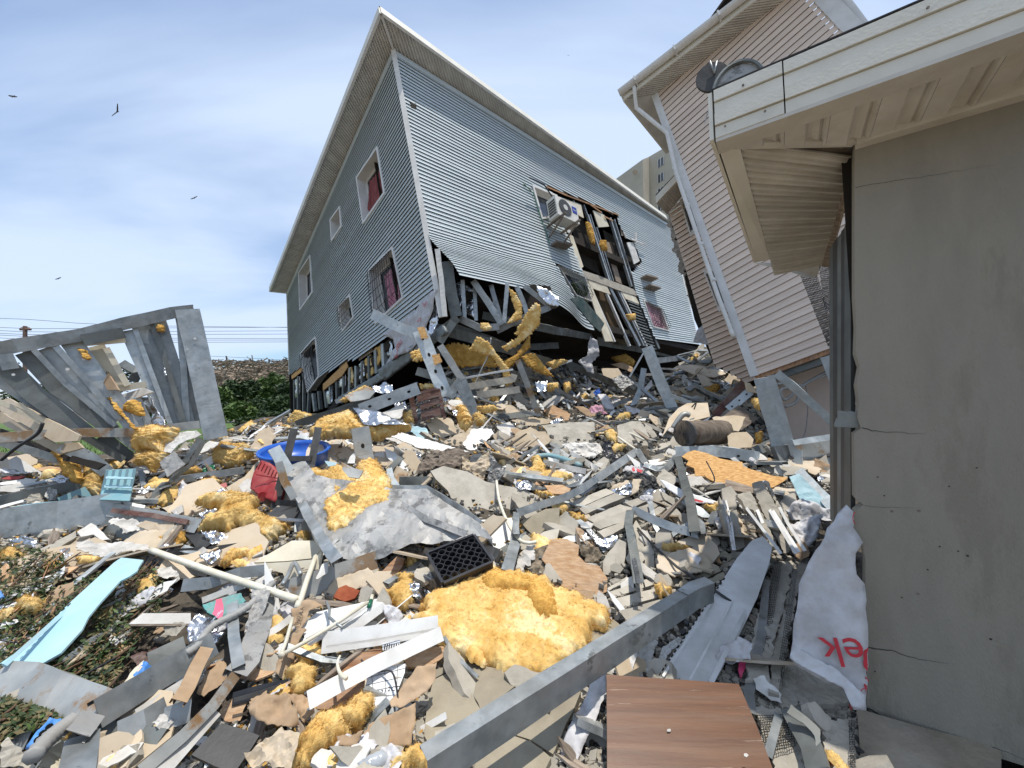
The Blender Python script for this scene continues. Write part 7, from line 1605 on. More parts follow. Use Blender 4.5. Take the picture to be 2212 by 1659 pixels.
plate('G', [(800, 1215), (835, 1150), (960, 1250), (1065, 1350), (1085, 1657), (1060, 1657), (1020, 1400), (930, 1300)], 'bracket_flange', 'zinc_dark', 'upper flange of the bent grey steel bracket', 'bracket', lift=.22, thick=.004)
plate('G', [(1080, 1510), (1190, 1565), (1172, 1620), (1090, 1600)], 'tile_shard', 'terracotta', 'small terracotta shard by the bent grey bracket', 'tile shard', lift=.1, thick=.02)
plate('G', [(420, 720), (460, 700), (470, 860), (430, 980), (412, 900)], 'tape_scrap', 'pink_print', 'red and white striped scrap by the plaster strip', 'scrap', lift=.1, crum=.03)
plate('G', [(1290, 1150), (1390, 1130), (1385, 1170), (1300, 1185)], 'red_scrap', 'plastic_red', 'red scrap under the foot of the hanging membrane', 'scrap', lift=.16)
# house wrap
hw = empty('hanging_membrane', at(1700, 1380, 2.1)); tag(hw, 'white torn building membrane with red lettering hanging at the stucco corner', 'membrane')
wr = [(1812, 1110), (1830, 1090), (1846, 1105), (1846, 1140), (1866, 1172), (1848, 1195), (1850, 1240), (1866, 1260), (1871, 1330), (1872, 1470), (1868, 1530), (1838, 1525), (1822, 1490), (1780, 1468), (1720, 1436), (1706, 1420), (1716, 1330), (1722, 1260), (1744, 1214), (1768, 1175), (1785, 1140)]
nWR = (-.35, -.9, .12)
plate('', wr, 'sheet', 'wrap', parent=hw, Y=2.08, n=nWR, crum=.04, cfreq=4.5, thick=.003, rag=.004)
plate('', [(1706, 1420), (1720, 1432), (1780, 1464), (1822, 1488), (1838, 1525), (1868, 1530), (1866, 1500), (1800, 1440), (1730, 1402), (1712, 1400)], 'turned_hem', 'wrap', parent=hw, Y=2.03, n=(-.3, -.8, .5), crum=.02, cfreq=7, thick=.003)
Pt = at(1822, 1405, 2.02); Nt = Vector(nWR).normalized(); M = frame_from(Pt, Nt) @ Matrix.Rotation(math.radians(190), 4, 'Z')
o = text('ek', .19, 'red_print', 'lettering', M, None, .001); M2 = M.copy(); M2.translation -= hw.location; o.parent = hw; o.matrix_local = M2
for q in ([(1868, 1395), (1876, 1400), (1874, 1450), (1866, 1440)], [(1870, 1460), (1877, 1470), (1871, 1500), (1866, 1480)]): plate('', q, 'red_print', 'red_print', parent=hw, Y=2.0, n=nWR, thick=.001)
v_, f_ = sweep([at(1848 + 7 * math.cos(a) * .8, 1118 + 12 * math.sin(a), 2.03) for a in [math.pi * .5 + k * math.pi / 8 for k in range(9)]], circ(.0022, 4), Vector((0, -1, 0))); obw('red_print', v_, f_, 'red_print', hw)
v_, f_ = sweep([at(1868 - 10 * math.sin(a), 1500 + 14 * math.cos(a) , 1.98) for a in [k * math.pi / 7 for k in range(9)]], circ(.0022, 4), Vector((0, -1, 0))); obw('red_print', v_, f_, 'red_print', hw)
plate('7', [(1090, 1310), (1150, 1260), (1220, 1210), (1300, 1262), (1400, 1300), (1480, 1335), (1470, 1400), (1380, 1390), (1300, 1372), (1150, 1385)], 'wrap_bunch', 'wrap', 'bright crumpled white membrane near the stucco corner', 'membrane', lift=.25, crum=.08, cfreq=7, thick=.004)
plate('7', [(1105, 1432), (1200, 1380), (1360, 1352), (1345, 1430), (1330, 1500), (1290, 1540), (1240, 1600), (1180, 1520)], 'wrap_bunch', 'wrap', 'grey crumpled membrane below the bright one', 'membrane', lift=.25, crum=.08, cfreq=7, thick=.004)
plate('7', [(1120, 1062), (1190, 1040), (1300, 1150), (1470, 1330), (1440, 1345), (1330, 1290), (1200, 1230)], 'pale_board', 'siding_blue', 'pale blue-grey board leaning below the pink frame', 'board', lift=.3, crum=.01)
S_('7', [(1185, 1015), (1340, 1180), (1480, 1325)], 56, 'grey stud leaning against the bottom of the stucco wall studs', lift=.35)
S_('7', [(860, 890), (1000, 820)], 60, 'short dark channel behind the orange board', m='zinc_dark', lift=.2)
# grey slab stacks
sk = empty('slab_block', G(*Q('7', [(700, 1380)])[0])); tag(sk, 'upright narrow grey slab block with a metal edge', 'slab block')
for q, m in (([(628, 1150), (700, 1130), (735, 1180), (738, 1290), (690, 1310), (640, 1240)], 'cement'), ([(688, 1315), (738, 1300), (800, 1570), (725, 1600)], 'cement'), ([(612, 1200), (640, 1250), (690, 1400), (712, 1590), (700, 1600), (620, 1300)], 'cement')):
    plate('7', q, 'block', m, parent=sk, lift=.25, thick=.09, rag=.004)
stud('7', [(640, 1230), (680, 1400), (715, 1595)], 14, m='foil', name='metal_edge', parent=sk, lift=.3, dent=.05); stud('7', [(660, 1230), (700, 1390), (725, 1595)], 10, m='white', name='metal_edge', parent=sk, lift=.3, dent=.05)
sk = empty('slab_block', G(*Q('7', [(1000, 1350)])[0])); tag(sk, 'fan of plaster slabs with bright metal strips below the orange board', 'slab block')
for q in ([(740, 1185), (840, 1170), (900, 1300), (1060, 1600), (1010, 1600), (850, 1300), (800, 1290)], [(850, 1110), (925, 1095), (1090, 1400), (1170, 1610), (1080, 1620), (920, 1300)], [(935, 1092), (960, 1095), (1090, 1340), (1250, 1580), (1180, 1600), (1090, 1380)]):
    plate('7', q, 'slab', 'cement', parent=sk, lift=.25, thick=.07, rag=.012, crum=.015)
for p in ([(740, 1200), (880, 1380), (1060, 1620)], [(860, 1112), (1000, 1340), (1170, 1620)], [(875, 1108), (1015, 1330), (1190, 1610)], [(932, 1090), (1030, 1250), (1110, 1400), (1235, 1600)], [(830, 1180), (900, 1330), (930, 1400)]): stud('7', p, 16, m='white', name='metal_strip', parent=sk, lift=.33, dent=.08)
plate('7', [(640, 1135), (660, 1080), (870, 1140), (860, 1180), (700, 1160)], 'plank', 'old_wood', 'brown plank end under the orange board', 'plank', lift=.22, thick=.03)
plate('7', [(790, 1590), (830, 1540), (940, 1500), (1000, 1590), (980, 1650), (860, 1657)], 'curved_board', 'white_dirty', 'curved dusty panel just beyond the white siding plank', 'panel', lift=.15, curl=.08)
S_('7', [(-20, 1280), (200, 1380), (470, 1470)], 44, 'dusty stud ending at the thin upright stud foot', lift=.2) if False else None
plate('F', [(1270, 960), (1300, 900), (1380, 930), (1385, 1100), (1300, 1300), (1200, 1500), (1120, 1700), (920, 1700), (1000, 1560), (1100, 1330), (1200, 1120)], 'membrane_sheet', 'wrap', 'crumpled grey-white membrane between the steel beam and the brown panel', 'membrane', lift=.09, crum=.05, cfreq=7, thick=.004)
for pts, lb in (([(1400, 880), (1500, 760), (1600, 700), (1630, 760), (1600, 880), (1560, 930), (1420, 915)], 'grey fluted sheet above the brown panel'), ([(1620, 700), (1720, 620), (1790, 660), (1720, 860), (1740, 950), (1620, 930)], 'pale fluted sheet beside the slotted edge'), ([(1830, 700), (1950, 620), (2000, 650), (1900, 720), (1850, 820), (1790, 830)], 'torn white scraps on the slotted edge')):
    plate('F', pts, 'fluted_sheet', 'white_dirty', lb, 'sheet', lift=.06, crum=.04, cfreq=8, thick=.004)
# ------------------------------------------------------------------ foreground left and centre
def tagged(o, l, c): return tag(o, l, c)
w1 = empty('white_trim', G(*Q('D', [(1200, 600)])[0])); tag(w1, 'upper of the two white window trims pointing at the big insulation mat', 'window trim')
stud('D', [(740, 665), (1200, 600), (1660, 525)], 118, m='white', name='profile', parent=w1, lift=.22, dent=0, f=.25)
for dy in (24, 34): stud('D', [(770, 668 + dy), (1200, 606 + dy), (1640, 528 + dy)], 7, m='white_dirty', name='groove_bead', parent=w1, lift=.225, dent=0, solid=True)
w2 = empty('white_trim', G(*Q('D', [(1200, 850)])[0])); tag(w2, 'lower long white window trim with a curved hook handle', 'window trim')
stud('D', [(630, 1120), (1150, 840), (1690, 590)], 92, m='white', name='profile', parent=w2, lift=.27, dent=0, f=.45)
P = [P3(p, .33, None) for p in Q('D', [(935, 945), (900, 925), (872, 880), (862, 820), (882, 768)])]
vs, Fc = sweep(smoothpts(P), circ(.0085, 8), UZ, scale=lambda t: 1.25 - .5 * t); obw('hook_handle', vs, Fc, 'pvc', w2, True)
wq = empty('profiled_panel', G(*Q('D', [(900, 500)])[0])); tag(wq, 'broken white profiled siding panel below the green bottle', 'siding panel')
plate('D', [(580, 530), (700, 420), (940, 370), (1190, 310), (1245, 370), (1180, 430), (870, 610), (760, 620), (640, 690), (560, 700), (600, 620)], 'sheet', 'white', parent=wq, lift=.17, thick=.006, rag=.006, n=(0, -.35, .93))
for a, b in (((700, 600), (1100, 390)), ((620, 640), (1000, 430)), ((800, 600), (1200, 380))): stud('D', [a, b], 26, m='white', name='rib', parent=wq, lift=.2, dent=0, solid=True)
stud('D', [(880, 620), (1060, 500), (1235, 375)], 50, m='white', name='rolled_edge', parent=wq, lift=.22, dent=.15)
gb = empty('bottle_neck', G(*Q('D', [(1130, 340)])[0])); tag(gb, 'small green bottle with pale cap on the white profiled panel', 'bottle')
a, b, c_ = [P3(p, .26, None) for p in Q('D', [(1110, 378), (1128, 330), (1137, 290)])]
v_, f_ = sweep([a, b], circ(.014, 10), UZ); obw('neck', v_, f_, 'green_plastic', gb, True); v_, f_ = sweep([b, c_], circ(.013, 10), UZ); obw('cap', v_, f_, 'pvc', gb, True)
pb = empty('plastic_bottle', G(*Q('D', [(1160, 1610)])[0])); tag(pb, 'clear crushed plastic bottle with a blue cap at the bottom edge', 'bottle')
Pb = [P3(p, .12, None) for p in Q('D', [(1040, 1680), (1100, 1630), (1200, 1585), (1260, 1572), (1285, 1568), (1312, 1560)])]
v_, f_ = sweep(resample(Pb[:4], .01), circ(.030, 12), UZ, scale=lambda t: (1 + .05 * math.sin(t * 40)) * (1 if t < .8 else 1 - (t - .8) * 2.6)); obw('body', v_, f_, 'bottle_plastic', pb, True)
v_, f_ = sweep(Pb[4:], circ(.017, 12), UZ); obw('cap', v_, f_, 'blue_foam', pb, True)
pipe('D', [(1000, 1660), (1060, 1580), (1180, 1540), (1350, 1530)], 20, 'ribbed_hose', 'conduit', 'ribbed grey hose curling above the plastic bottle', 'hose', smooth=True, ribs=1, lift=.08)
# white plumbing frame
wf = empty('white_pipe_frame', G(*Q('D', [(550, 330)])[0])); tag(wf, 'long white plastic pipe joined to thinner rods in the centre left', 'pipe')
def WPp(c, pts, r, nm='pipe'): return pipe(c, pts, r, nm, 'pvc', None, None, lift=.3, parent=wf)
pA = Q('A', [(1195, 935), (1700, 1115), (2212, 1280)]); pD = Q('D', [(540, 322)])
WPp('', pA[:2] + pD, 5.2); WPp('D', [(690, -20), (620, 170), (560, 360)], 17); WPp('D', [(505, 470), (460, 640), (415, 760)], 11, 'rod'); WPp('D', [(415, 762), (640, 640), (860, 505), (1100, 345)], 12, 'rod'); WPp('D', [(558, 340), (545, 385)], 21, 'joint'); WPp('D', [(412, 770), (428, 750)], 19, 'joint')
pipe('D', [(570, 120), (520, 30), (470, 130), (430, 200)], 14, 'grey_tube', 'zinc', 'bent grey tube above the white pipe joint', 'tube', lift=.3, smooth=True)
pipe('D', [(775, 335), (800, 400), (795, 460), (850, 510), (905, 545)], 9, 'bent_wire', 'zinc', 'bent grey wire on the white profiled panel', 'wire', lift=.3)
# cream casing
cc = empty('cream_casing', G(*Q('C', [(480, 1400)])[0])); tag(cc, 'cream appliance casing half buried below the ladder', 'casing')
plate('C', [(200, 1435), (500, 1262), (762, 1262), (740, 1310), (680, 1400), (450, 1425)], 'top_panel', 'ivory', parent=cc, lift=.22, thick=.02, rag=0)
plate('C', [(205, 1445), (450, 1432), (680, 1410), (740, 1330), (700, 1560), (600, 1640), (480, 1640), (430, 1520), (250, 1470)], 'front_panel', 'ivory', parent=cc, lift=.16, thick=.03, rag=0, n=(-.1, -.85, .5))
for k in range(7): stud('C', [(560 + k * 5, 1450 + k * 17), (690 + k * 4, 1425 + k * 17)], 5, m='old_wood', name='vent_slot', parent=cc, lift=.19, solid=True, dent=0)
plate('C', [(690, 1560), (740, 1450), (795, 1430), (780, 1520), (700, 1570)], 'frame_scrap', 'white_dirty', 'small pale frame with a rectangular outline', 'frame', lift=.3, thick=.01)
S_('C', [(450, 1680), (800, 1560), (1175, 1430)], 150, 'wide mottled steel channel under the crumpled sheet', lift=.13, m='zinc_rust', name='steel_channel', cat='steel channel', dent=.05)
plate('C', [(1140, 1580), (1240, 1480), (1335, 1385), (1395, 1405), (1375, 1465), (1250, 1630), (1150, 1640)], 'wood_chunk', 'wood', 'splintered wooden plank end below the crumpled sheet', 'wood', lift=.16, thick=.05, rag=.01)
S_('C', [(1430, 1500), (1590, 1390)], 34, 'short grey tube pointing at the black crate', lift=.14)
plate('D', [(830, 300), (870, 230), (930, 205), (1040, 248), (1000, 310), (920, 335)], 'tile_shard', 'terracotta', 'terracotta tile piece left of the green bottle', 'tile', lift=.12, thick=.03)
plate('D', [(760, 950), (870, 870), (960, 780), (1190, 690), (1220, 720), (1150, 860), (1080, 960), (880, 1060), (780, 1090)], 'plywood_piece', 'wood', 'brown plywood between the two white trims', 'plywood', lift=.09, thick=.012)
plate('D', [(880, 1060), (1080, 960), (1060, 1100), (900, 1200), (700, 1190), (720, 1140)], 'plywood_piece', 'wood', 'brown plywood below the lower white trim', 'plywood', lift=.08, thick=.012)
plate('D', [(1380, 780), (1550, 700), (1700, 690), (1760, 745), (1600, 840), (1530, 865), (1420, 855)], 'plywood_piece', 'osb_pale', 'orange-brown board under the right end of the lower trim', 'plywood', lift=.12, thick=.02)
plate('D', [(1180, 520), (1240, 440), (1300, 460), (1290, 530)], 'splinter', 'wood', 'splintered wood above the upper white trim', 'wood', lift=.12, rag=.01)
stp = empty('striped_paper', G(*Q('D', [(1290, 680)])[0])); tag(stp, 'small black and white striped paper between the white trims', 'paper')
plate('D', [(1215, 668), (1360, 640), (1355, 700), (1220, 725)], 'sheet', 'paper', parent=stp, lift=.16, thick=.001, rag=0)
for k in range(7): stud('D', [(1232 + k * 19, 715 - k * 4), (1243 + k * 18, 668 - k * 4)], 7, m='ink', name='stripe', parent=stp, lift=.165, solid=True, dent=0, f=.05)
cal = empty('calendar_sheet', G(*Q('D', [(1230, 1020)])[0])); tag(cal, 'printed calendar-like paper sheet with grid below the lower trim', 'paper')
NC_ = Vector((0, -.3, .95)).normalized(); PC = G(*Q('D', [(1230, 1020)])[0], lift=.14)
def pc(pts, nm, m, off=0, th=.001, **k):
    q = Q('D', pts); P0_ = PC + NC_ * off; c_ = [onplane(x, y, P0_, NC_) for x, y in q]; cc_ = sum(c_, Vector()) / len(c_); M = frame_from(cc_, NC_); Mi = M.inverted()
    me = plate_mesh(nm, [((Mi @ v).x, (Mi @ v).y) for v in c_], th, k.get('rag', 0)); M.translation = cc_ - cal.location; o = link(nm, me, m, None); o.matrix_world = M; o.parent = cal
pc([(1110, 905), (1250, 850), (1400, 828), (1395, 900), (1320, 1090), (1245, 1205), (1190, 1190), (1140, 1185), (1065, 1060), (1090, 980)], 'sheet', 'paper', 0, .0015, rag=.002)
for a, b in (((1100, 940), (1395, 865)), ((1085, 1000), (1370, 935)), ((1072, 1055), (1350, 1005)), ((1085, 1095), (1325, 1075)), ((1130, 890), (1160, 1180)), ((1235, 860), (1255, 1190)), ((1340, 845), (1330, 1060))):
    (x0, y0), (x1, y1) = a, b; l = math.hypot(x1 - x0, y1 - y0); nx_, ny_ = -(y1 - y0) / l * 1.7, (x1 - x0) / l * 1.7
    pc([(x0 - nx_, y0 - ny_), (x1 - nx_, y1 - ny_), (x1 + nx_, y1 + ny_), (x0 + nx_, y0 + ny_)], 'ruled_line', 'ink', .0012, .0004)
for s_, x, y in (('121', 1212, 1055), ('2CC', 1308, 1028)):
    q = Q('D', [(x, y)])[0]; P0_ = onplane(q[0], q[1], PC + NC_ * .0014, NC_); M = frame_from(P0_, NC_) @ Matrix.Rotation(math.radians(5), 4, 'Z')
    o = text(s_, .034, 'ink', 'printed_number', M, None, .0002); M2 = M.copy(); M2.translation -= cal.location; o.parent = cal; o.matrix_local = M2
plate('D', [(1005, 1485), (1060, 1390), (1110, 1310), (1290, 1230), (1480, 1150), (1475, 1300), (1440, 1485), (1270, 1500), (1100, 1522)], 'kraft_sheet', 'kraft', 'large brown kraft paper sheet at the bottom centre', 'kraft paper', lift=.12, crum=.03, cfreq=6, thick=.002, rag=.003)
plate('D', [(1280, 1150), (1330, 1080), (1400, 980), (1500, 870), (1560, 880), (1655, 845), (1645, 960), (1600, 1040), (1470, 1135), (1380, 1190), (1300, 1200)], 'kraft_roll', 'kraft', 'rolled brown kraft paper leaning on the first beige slab', 'kraft paper', lift=.2, crum=.03, cfreq=5, thick=.002, curl=.25, rag=.003)
kl = empty('kraft_label', G(*Q('D', [(560, 440)])[0])); tag(kl, 'torn kraft paper with black lettering at the white pipe joint', 'kraft paper')
plate('D', [(497, 400), (560, 390), (600, 335), (680, 340), (760, 375), (640, 420), (600, 520), (560, 560), (520, 530), (500, 470)], 'sheet', 'kraft', parent=kl, lift=.25, crum=.03, cfreq=8, thick=.002)
plate('D', [(470, 650), (540, 540), (620, 560), (560, 640), (500, 830), (440, 960), (360, 900), (400, 780)], 'tail', 'kraft', parent=kl, lift=.15, crum=.03, cfreq=8, thick=.002)
q = Q('D', [(563, 450)])[0]; P0_ = G(*q, lift=.29); M = frame_from(P0_, (Vector((0, -.5, .86))).normalized()) @ Matrix.Rotation(math.radians(98), 4, 'Z')
o = text('INSULA', .036, 'ink', 'lettering', M, None, .0003); M2 = M.copy(); M2.translation -= kl.location; o.parent = kl; o.matrix_local = M2
for pts, lb, m in (([(150, 1200), (230, 1110), (450, 1095), (540, 1200), (560, 1340), (480, 1390), (240, 1335), (180, 1270)], 'kraft faced insulation folded over at the bottom left', 'kraft'), ([(460, 1090), (660, 1090), (680, 1200), (600, 1300), (540, 1200)], 'upright kraft flap in the bottom insulation', 'kraft'), ([(120, 1545), (240, 1460), (420, 1375), (560, 1440), (520, 1600), (480, 1700), (330, 1640), (200, 1600)], 'yellow-brown crumpled kraft sheet beside the black tile board', 'tan_board'), ([(860, 1420), (1010, 1390), (1080, 1360), (1010, 1490), (880, 1500)], 'kraft strip left of the large kraft sheet', 'kraft')):
    plate('D', pts, 'kraft_sheet', m, lb, 'kraft paper', lift=.15, crum=.06, cfreq=7, thick=.002)
fluff('D', [(560, 1420), (620, 1330), (720, 1230), (860, 1190), (880, 1170), (960, 1200), (1000, 1100), (1100, 1080), (1150, 1110), (1140, 1190), (1060, 1330), (990, 1400), (860, 1440), (760, 1520), (620, 1657), (500, 1657), (540, 1560)], label='yellow insulation mass at the bottom centre with kraft flaps', lift=.12, thick=.09, sp=.010, fib=1.2)
fluff('D', [(880, 1180), (980, 1160), (1010, 1095), (1100, 1075), (1150, 1110), (1130, 1180), (1060, 1290), (960, 1330), (900, 1270)], label='upright yellow tongue beside the calendar sheet', lift=.2, thick=.06)
plate('B', [(1515, 1550), (1640, 1420), (1755, 1298), (1900, 1340), (2055, 1398), (1990, 1500), (1850, 1700), (1700, 1640)], 'tile_board', 'black_tile', 'black scuffed tile board at the bottom', 'tile board', lift=.12, thick=.02, rag=.002)
plate('B', [(1040, 1540), (1200, 1500), (1400, 1560), (1330, 1657), (1100, 1657)], 'osb_crumbs', 'osb_pale', 'pale chipboard crumbs at the bottom left', 'chipboard', lift=.05, rag=.02)
plate('B', [(1750, 1140), (1850, 1090), (1960, 1130), (1900, 1280), (1760, 1260)], 'insul_board', 'osb_pale', 'peach crumbly board above the black tile board', 'chipboard', lift=.05, rag=.02)
S_('D', [(30, 1110), (230, 1050), (460, 1000)], 60, 'black rubber profile right of the pale sheet strips', m='black_plastic', lift=.1, name='rubber_profile', cat='profile', dent=.02); S_('B', [(1850, 1120), (2000, 1080), (2212, 1010)], 20, 'thin upper lip of the black rubber profile', m='dark_steel', lift=.14, name='rubber_profile', cat='profile')
# sheet metal clutter on the left
for c, pts, w_, m, lb, lf in (('B', [(-60, 955), (180, 965), (460, 1080), (770, 1215)], 150, 'zinc_rust', 'rust-stained steel channel at the left edge over the shrubs', .22), ('B', [(775, 1225), (1100, 1030), (1480, 800), (1700, 665)], 130, 'zinc', 'long steel channel rising from the bent corner', .26),
    ('B', [(1180, 830), (1470, 690)], 110, 'zinc_dark', 'shorter channel behind the long rising one', .2), ('B', [(655, 1390), (640, 1520), (600, 1720)], 118, 'zinc', 'steel channel dropping to the bottom edge', .24), ('B', [(620, 1380), (680, 1310), (745, 1220)], 100, 'crumpled_zinc', 'crushed corner where three channels meet', .3),
    ('B', [(2110, 250), (2060, 520), (1960, 800), (1870, 900)], 120, 'crumpled_zinc', 'bent light sheet strip below the grey tube', .22), ('B', [(1840, 345), (1850, 600), (1890, 850)], 56, 'zinc', 'narrow speckled strip standing beside the ribbed conduit', .26),
    ('B', [(1910, 860), (1700, 1150), (1450, 1400), (1120, 1680)], 60, 'zinc_rust', 'long dark edged strip running to the bottom edge', .2), ('B', [(1700, 1190), (1480, 1430), (1240, 1700)], 90, 'white_dirty', 'wide white trim running to the bottom edge', .16), ('B', [(1300, 850), (1500, 1000), (1400, 1150)], 40, 'zinc', 'loose thin strip under the long channel', .1),
    ('B', [(1290, 1270), (1420, 1230), (1510, 1200)], 100, 'zinc', 'short flat channel piece beside the long edged strip', .18), ('B', [(930, 1370), (1150, 1270), (1320, 1160)], 90, 'zinc', 'grey channel below the long steel channel', .18), ('B', [(1080, 1230), (1330, 1060), (1520, 940)], 44, 'white_dirty', 'thin white slotted strip below the long channel', .16),
    ('B', [(780, 1330), (1000, 1390), (1260, 1440)], 90, 'zinc_dark', 'dark sheet piece under the crossing channels', .12), ('B', [(1640, 700), (1560, 850), (1490, 1010), (1420, 1120)], 70, 'kraft', 'brown torn paper strip along the channel end', .3), ('B', [(1440, 210), (1650, 190), (1900, 110), (2100, 90)], 66, 'zinc', 'crumpled light channel left of the grey tube', .2),
    ('B', [(1600, 330), (1780, 260), (1940, 210)], 34, 'white_dirty', 'white slotted strip with lilac paper under it', .22), ('D', [(240, 640), (400, 540), (500, 460)], 40, 'white_dirty', 'pale slotted strip reaching the white pipe joint', .16), ('B', [(400, 1657), (450, 1560), (540, 1500)], 90, 'ivory', 'cream slotted board at the bottom left corner', .14),
    ('B', [(540, 1657), (560, 1530), (590, 1420)], 50, 'zinc_dark', 'dark channel beside the cream slotted board', .18), ('B', [(330, 1560), (480, 1450), (600, 1380)], 40, 'zinc', 'thin channel under the ribbed hose end', .1), ('B', [(80, 1440), (220, 1430)], 70, 'zinc', 'short round metal can at the left bottom', .15), ('B', [(30, 1550), (130, 1420), (260, 1350)], 14, 'white', 'thin white wire loop at the left bottom', .15),
    ('A', [(1330, 960), (1700, 930), (2060, 880)], 40, 'dark_steel', 'thin black rail behind the white pipe', .1), ('A', [(1150, 1010), (1400, 1060), (1650, 1120)], 44, 'dark_steel', 'dark plank end under the start of the white pipe', .1), ('A', [(1500, 780), (1560, 840), (1620, 920)], 60, 'dark_steel', 'short dark stud right of the amber insulation', .14),
    ('B', [(1990, 820), (2100, 740), (2212, 640)], 40, 'dark_steel', 'black brittle strip left of the kraft tail', .12)):
    S_(c, pts, w_, lb, m=m, lift=lf, name='metal_strip' if w_ < 80 else 'steel_channel', cat='metal strip' if w_ < 80 else 'steel channel', dent=.1, f=.3)
for c, pts, m, lb in (('B', [(1780, 1010), (1900, 880), (2000, 640), (2090, 420), (2140, 260), (2000, 230), (1960, 500), (1900, 720), (1740, 960)], 'crumpled_zinc', 'large bent light metal sheet in the lower left'), ('B', [(1200, 1300), (1300, 1240), (1380, 1290), (1290, 1380)], 'gypsum', 'crumbs of white board between the lower channels'),
    ('B', [(700, 1580), (740, 1420), (840, 1400), (760, 1560)], 'plaster_edge' if 0 else 'tan_board', 'brown scrap right of the dropping channel'), ('B', [(1040, 780), (1240, 700), (1245, 790), (1100, 900)], 'dark_wood', 'dark red-brown panel above the blue foam'), ('B', [(0, 1500), (60, 1430), (300, 1657), (0, 1657)], 'cement', 'grey dusty board in the bottom left corner'),
    ('B', [(1480, 560), (1560, 440), (1700, 470), (1730, 560), (1640, 620), (1500, 720)], 'foil', 'silver foil bunch under the ribbed conduit'), ('B', [(1560, 620), (1700, 580), (1790, 580), (1740, 660), (1520, 740)], 'foil', 'bluish foil bunch beside the channel end'), ('B', [(1240, 90), (1360, 60), (1420, 130), (1330, 170), (1260, 140)], 'gypsum', 'white rubble lump right of the light blue plank'),
    ('B', [(1290, 540), (1380, 500), (1480, 530), (1400, 620), (1320, 610)], 'cement', 'grey broken frame below the white trim piece'), ('B', [(0, 390), (120, 350), (240, 300), (270, 270), (260, 320), (100, 420), (0, 440)], 'white', 'white plank at the left edge among the shrubs'), ('B', [(0, 510), (140, 480), (160, 500), (60, 550), (0, 560)], 'white', 'white scrap at the left edge below the yellow piece')):
    plate(c, pts, 'scrap_sheet', m, lb, 'scrap', lift=.16, crum=.035, cfreq=6, rag=.006, thick=.005)
tb = empty('teal_box', G(*Q('B', [(1770, 390)])[0])); tag(tb, 'teal printed box with a pink stripe in the lower left', 'box')
plate('B', [(1605, 365), (1760, 310), (1900, 270), (1945, 330), (1860, 420), (1760, 495), (1640, 430)], 'face', 'teal_print', parent=tb, lift=.2, thick=.03, crum=.01)
plate('B', [(1708, 322), (1758, 310), (1770, 400), (1752, 495), (1680, 435), (1700, 380)], 'stripe', 'pink_print', parent=tb, lift=.245, thick=.002)
q = Q('B', [(1725, 440)])[0]; M = frame_from(G(*q, lift=.26), Vector((0, -.45, .9)).normalized()) @ Matrix.Rotation(math.radians(78), 4, 'Z')
o = text('nulls', .035, 'siding_blue', 'lettering', M, None, .0003); M2 = M.copy(); M2.translation -= tb.location; o.parent = tb; o.matrix_local = M2
bt = empty('white_trim', G(*Q('B', [(1270, 480)])[0])); tag(bt, 'short white angled trim piece lying right of the shrubs', 'trim')
plate('B', [(1020, 515), (1130, 430), (1510, 428), (1512, 512)], 'face', 'white_dirty', parent=bt, lift=.22, thick=.03, rag=0); plate('B', [(1020, 518), (1510, 514), (1512, 530), (1040, 530)], 'lower_edge', 'old_wood', parent=bt, lift=.21, thick=.01, rag=0)
plk = empty('siding_plank', G(*Q('B', [(560, 450)])[0])); tag(plk, 'long light blue siding plank lying across the cut shrubs', 'siding plank')
NPk = (-.05, -.35, .93)
plate('B', [(0, 828), (200, 690), (560, 340), (900, 30), (960, -12), (1135, 8), (1100, 60), (1085, 95), (1020, 140), (950, 175), (790, 350), (700, 460), (650, 560), (540, 680), (480, 745), (330, 830), (300, 860), (240, 905), (150, 880)], 'panel', 'siding_blue', parent=plk, lift=.3, thick=.012, rag=0, n=NPk)
stud('B', [(40, 838), (420, 500), (985, 5)], 18, m='siding_blue', name='edge_fold', parent=plk, lift=.315, solid=True, dent=0)
for k in range(16):
    t = k / 16; x, y = 120 + 740 * t, 730 - 640 * t; stud('B', [(x, y), (x + 24, y - 20)], 5, m='interior_shade', name='nail_slot', parent=plk, lift=.33, solid=True, dent=0)  # slots are dark bars, their inner shade painted
pipe('B', [(2165, 188), (2080, 270), (1960, 380), (1860, 440), (1700, 520), (1620, 600), (1560, 690), (1480, 745)], 20, 'ribbed_conduit', 'conduit', 'long grey ribbed conduit curving over the lower left scrap', 'conduit', lift=.3, smooth=True, ribs=1)
pipe('B', [(580, 1275), (480, 1350), (380, 1430), (255, 1570)], 33, 'ribbed_conduit', 'conduit', 'short thick ribbed conduit with open end at the bottom left', 'conduit', lift=.26, smooth=True, ribs=1)
q = Q('B', [(578, 1276)])[0]; P0_ = P3(q, .275, None); disc(P0_, (P0_ - P3(Q('B', [(500, 1335)])[0], .26, None)).normalized(), UZ, .022, 'interior_shade', 'dark_bore', bpy.data.objects['ribbed_conduit.001'], .002) if False else None
for pts, lb in (([(1130, 825), (1205, 850), (1170, 920), (1100, 1010), (990, 1015), (1040, 960)], 'bright blue plastic tray corner by the long rising channel'), ([(380, 1292), (475, 1290), (440, 1380), (380, 1440), (260, 1512), (205, 1490), (290, 1380)], 'blue egg-tray foam beside the thick ribbed conduit'), ([(0, 250), (40, 300), (0, 320)], 'blue scrap at the left edge')):
    bx = plate('B', pts, 'blue_tray', 'blue_foam', lb, 'tray', lift=.24, thick=.02, crum=.03, cfreq=16, sp=.01)
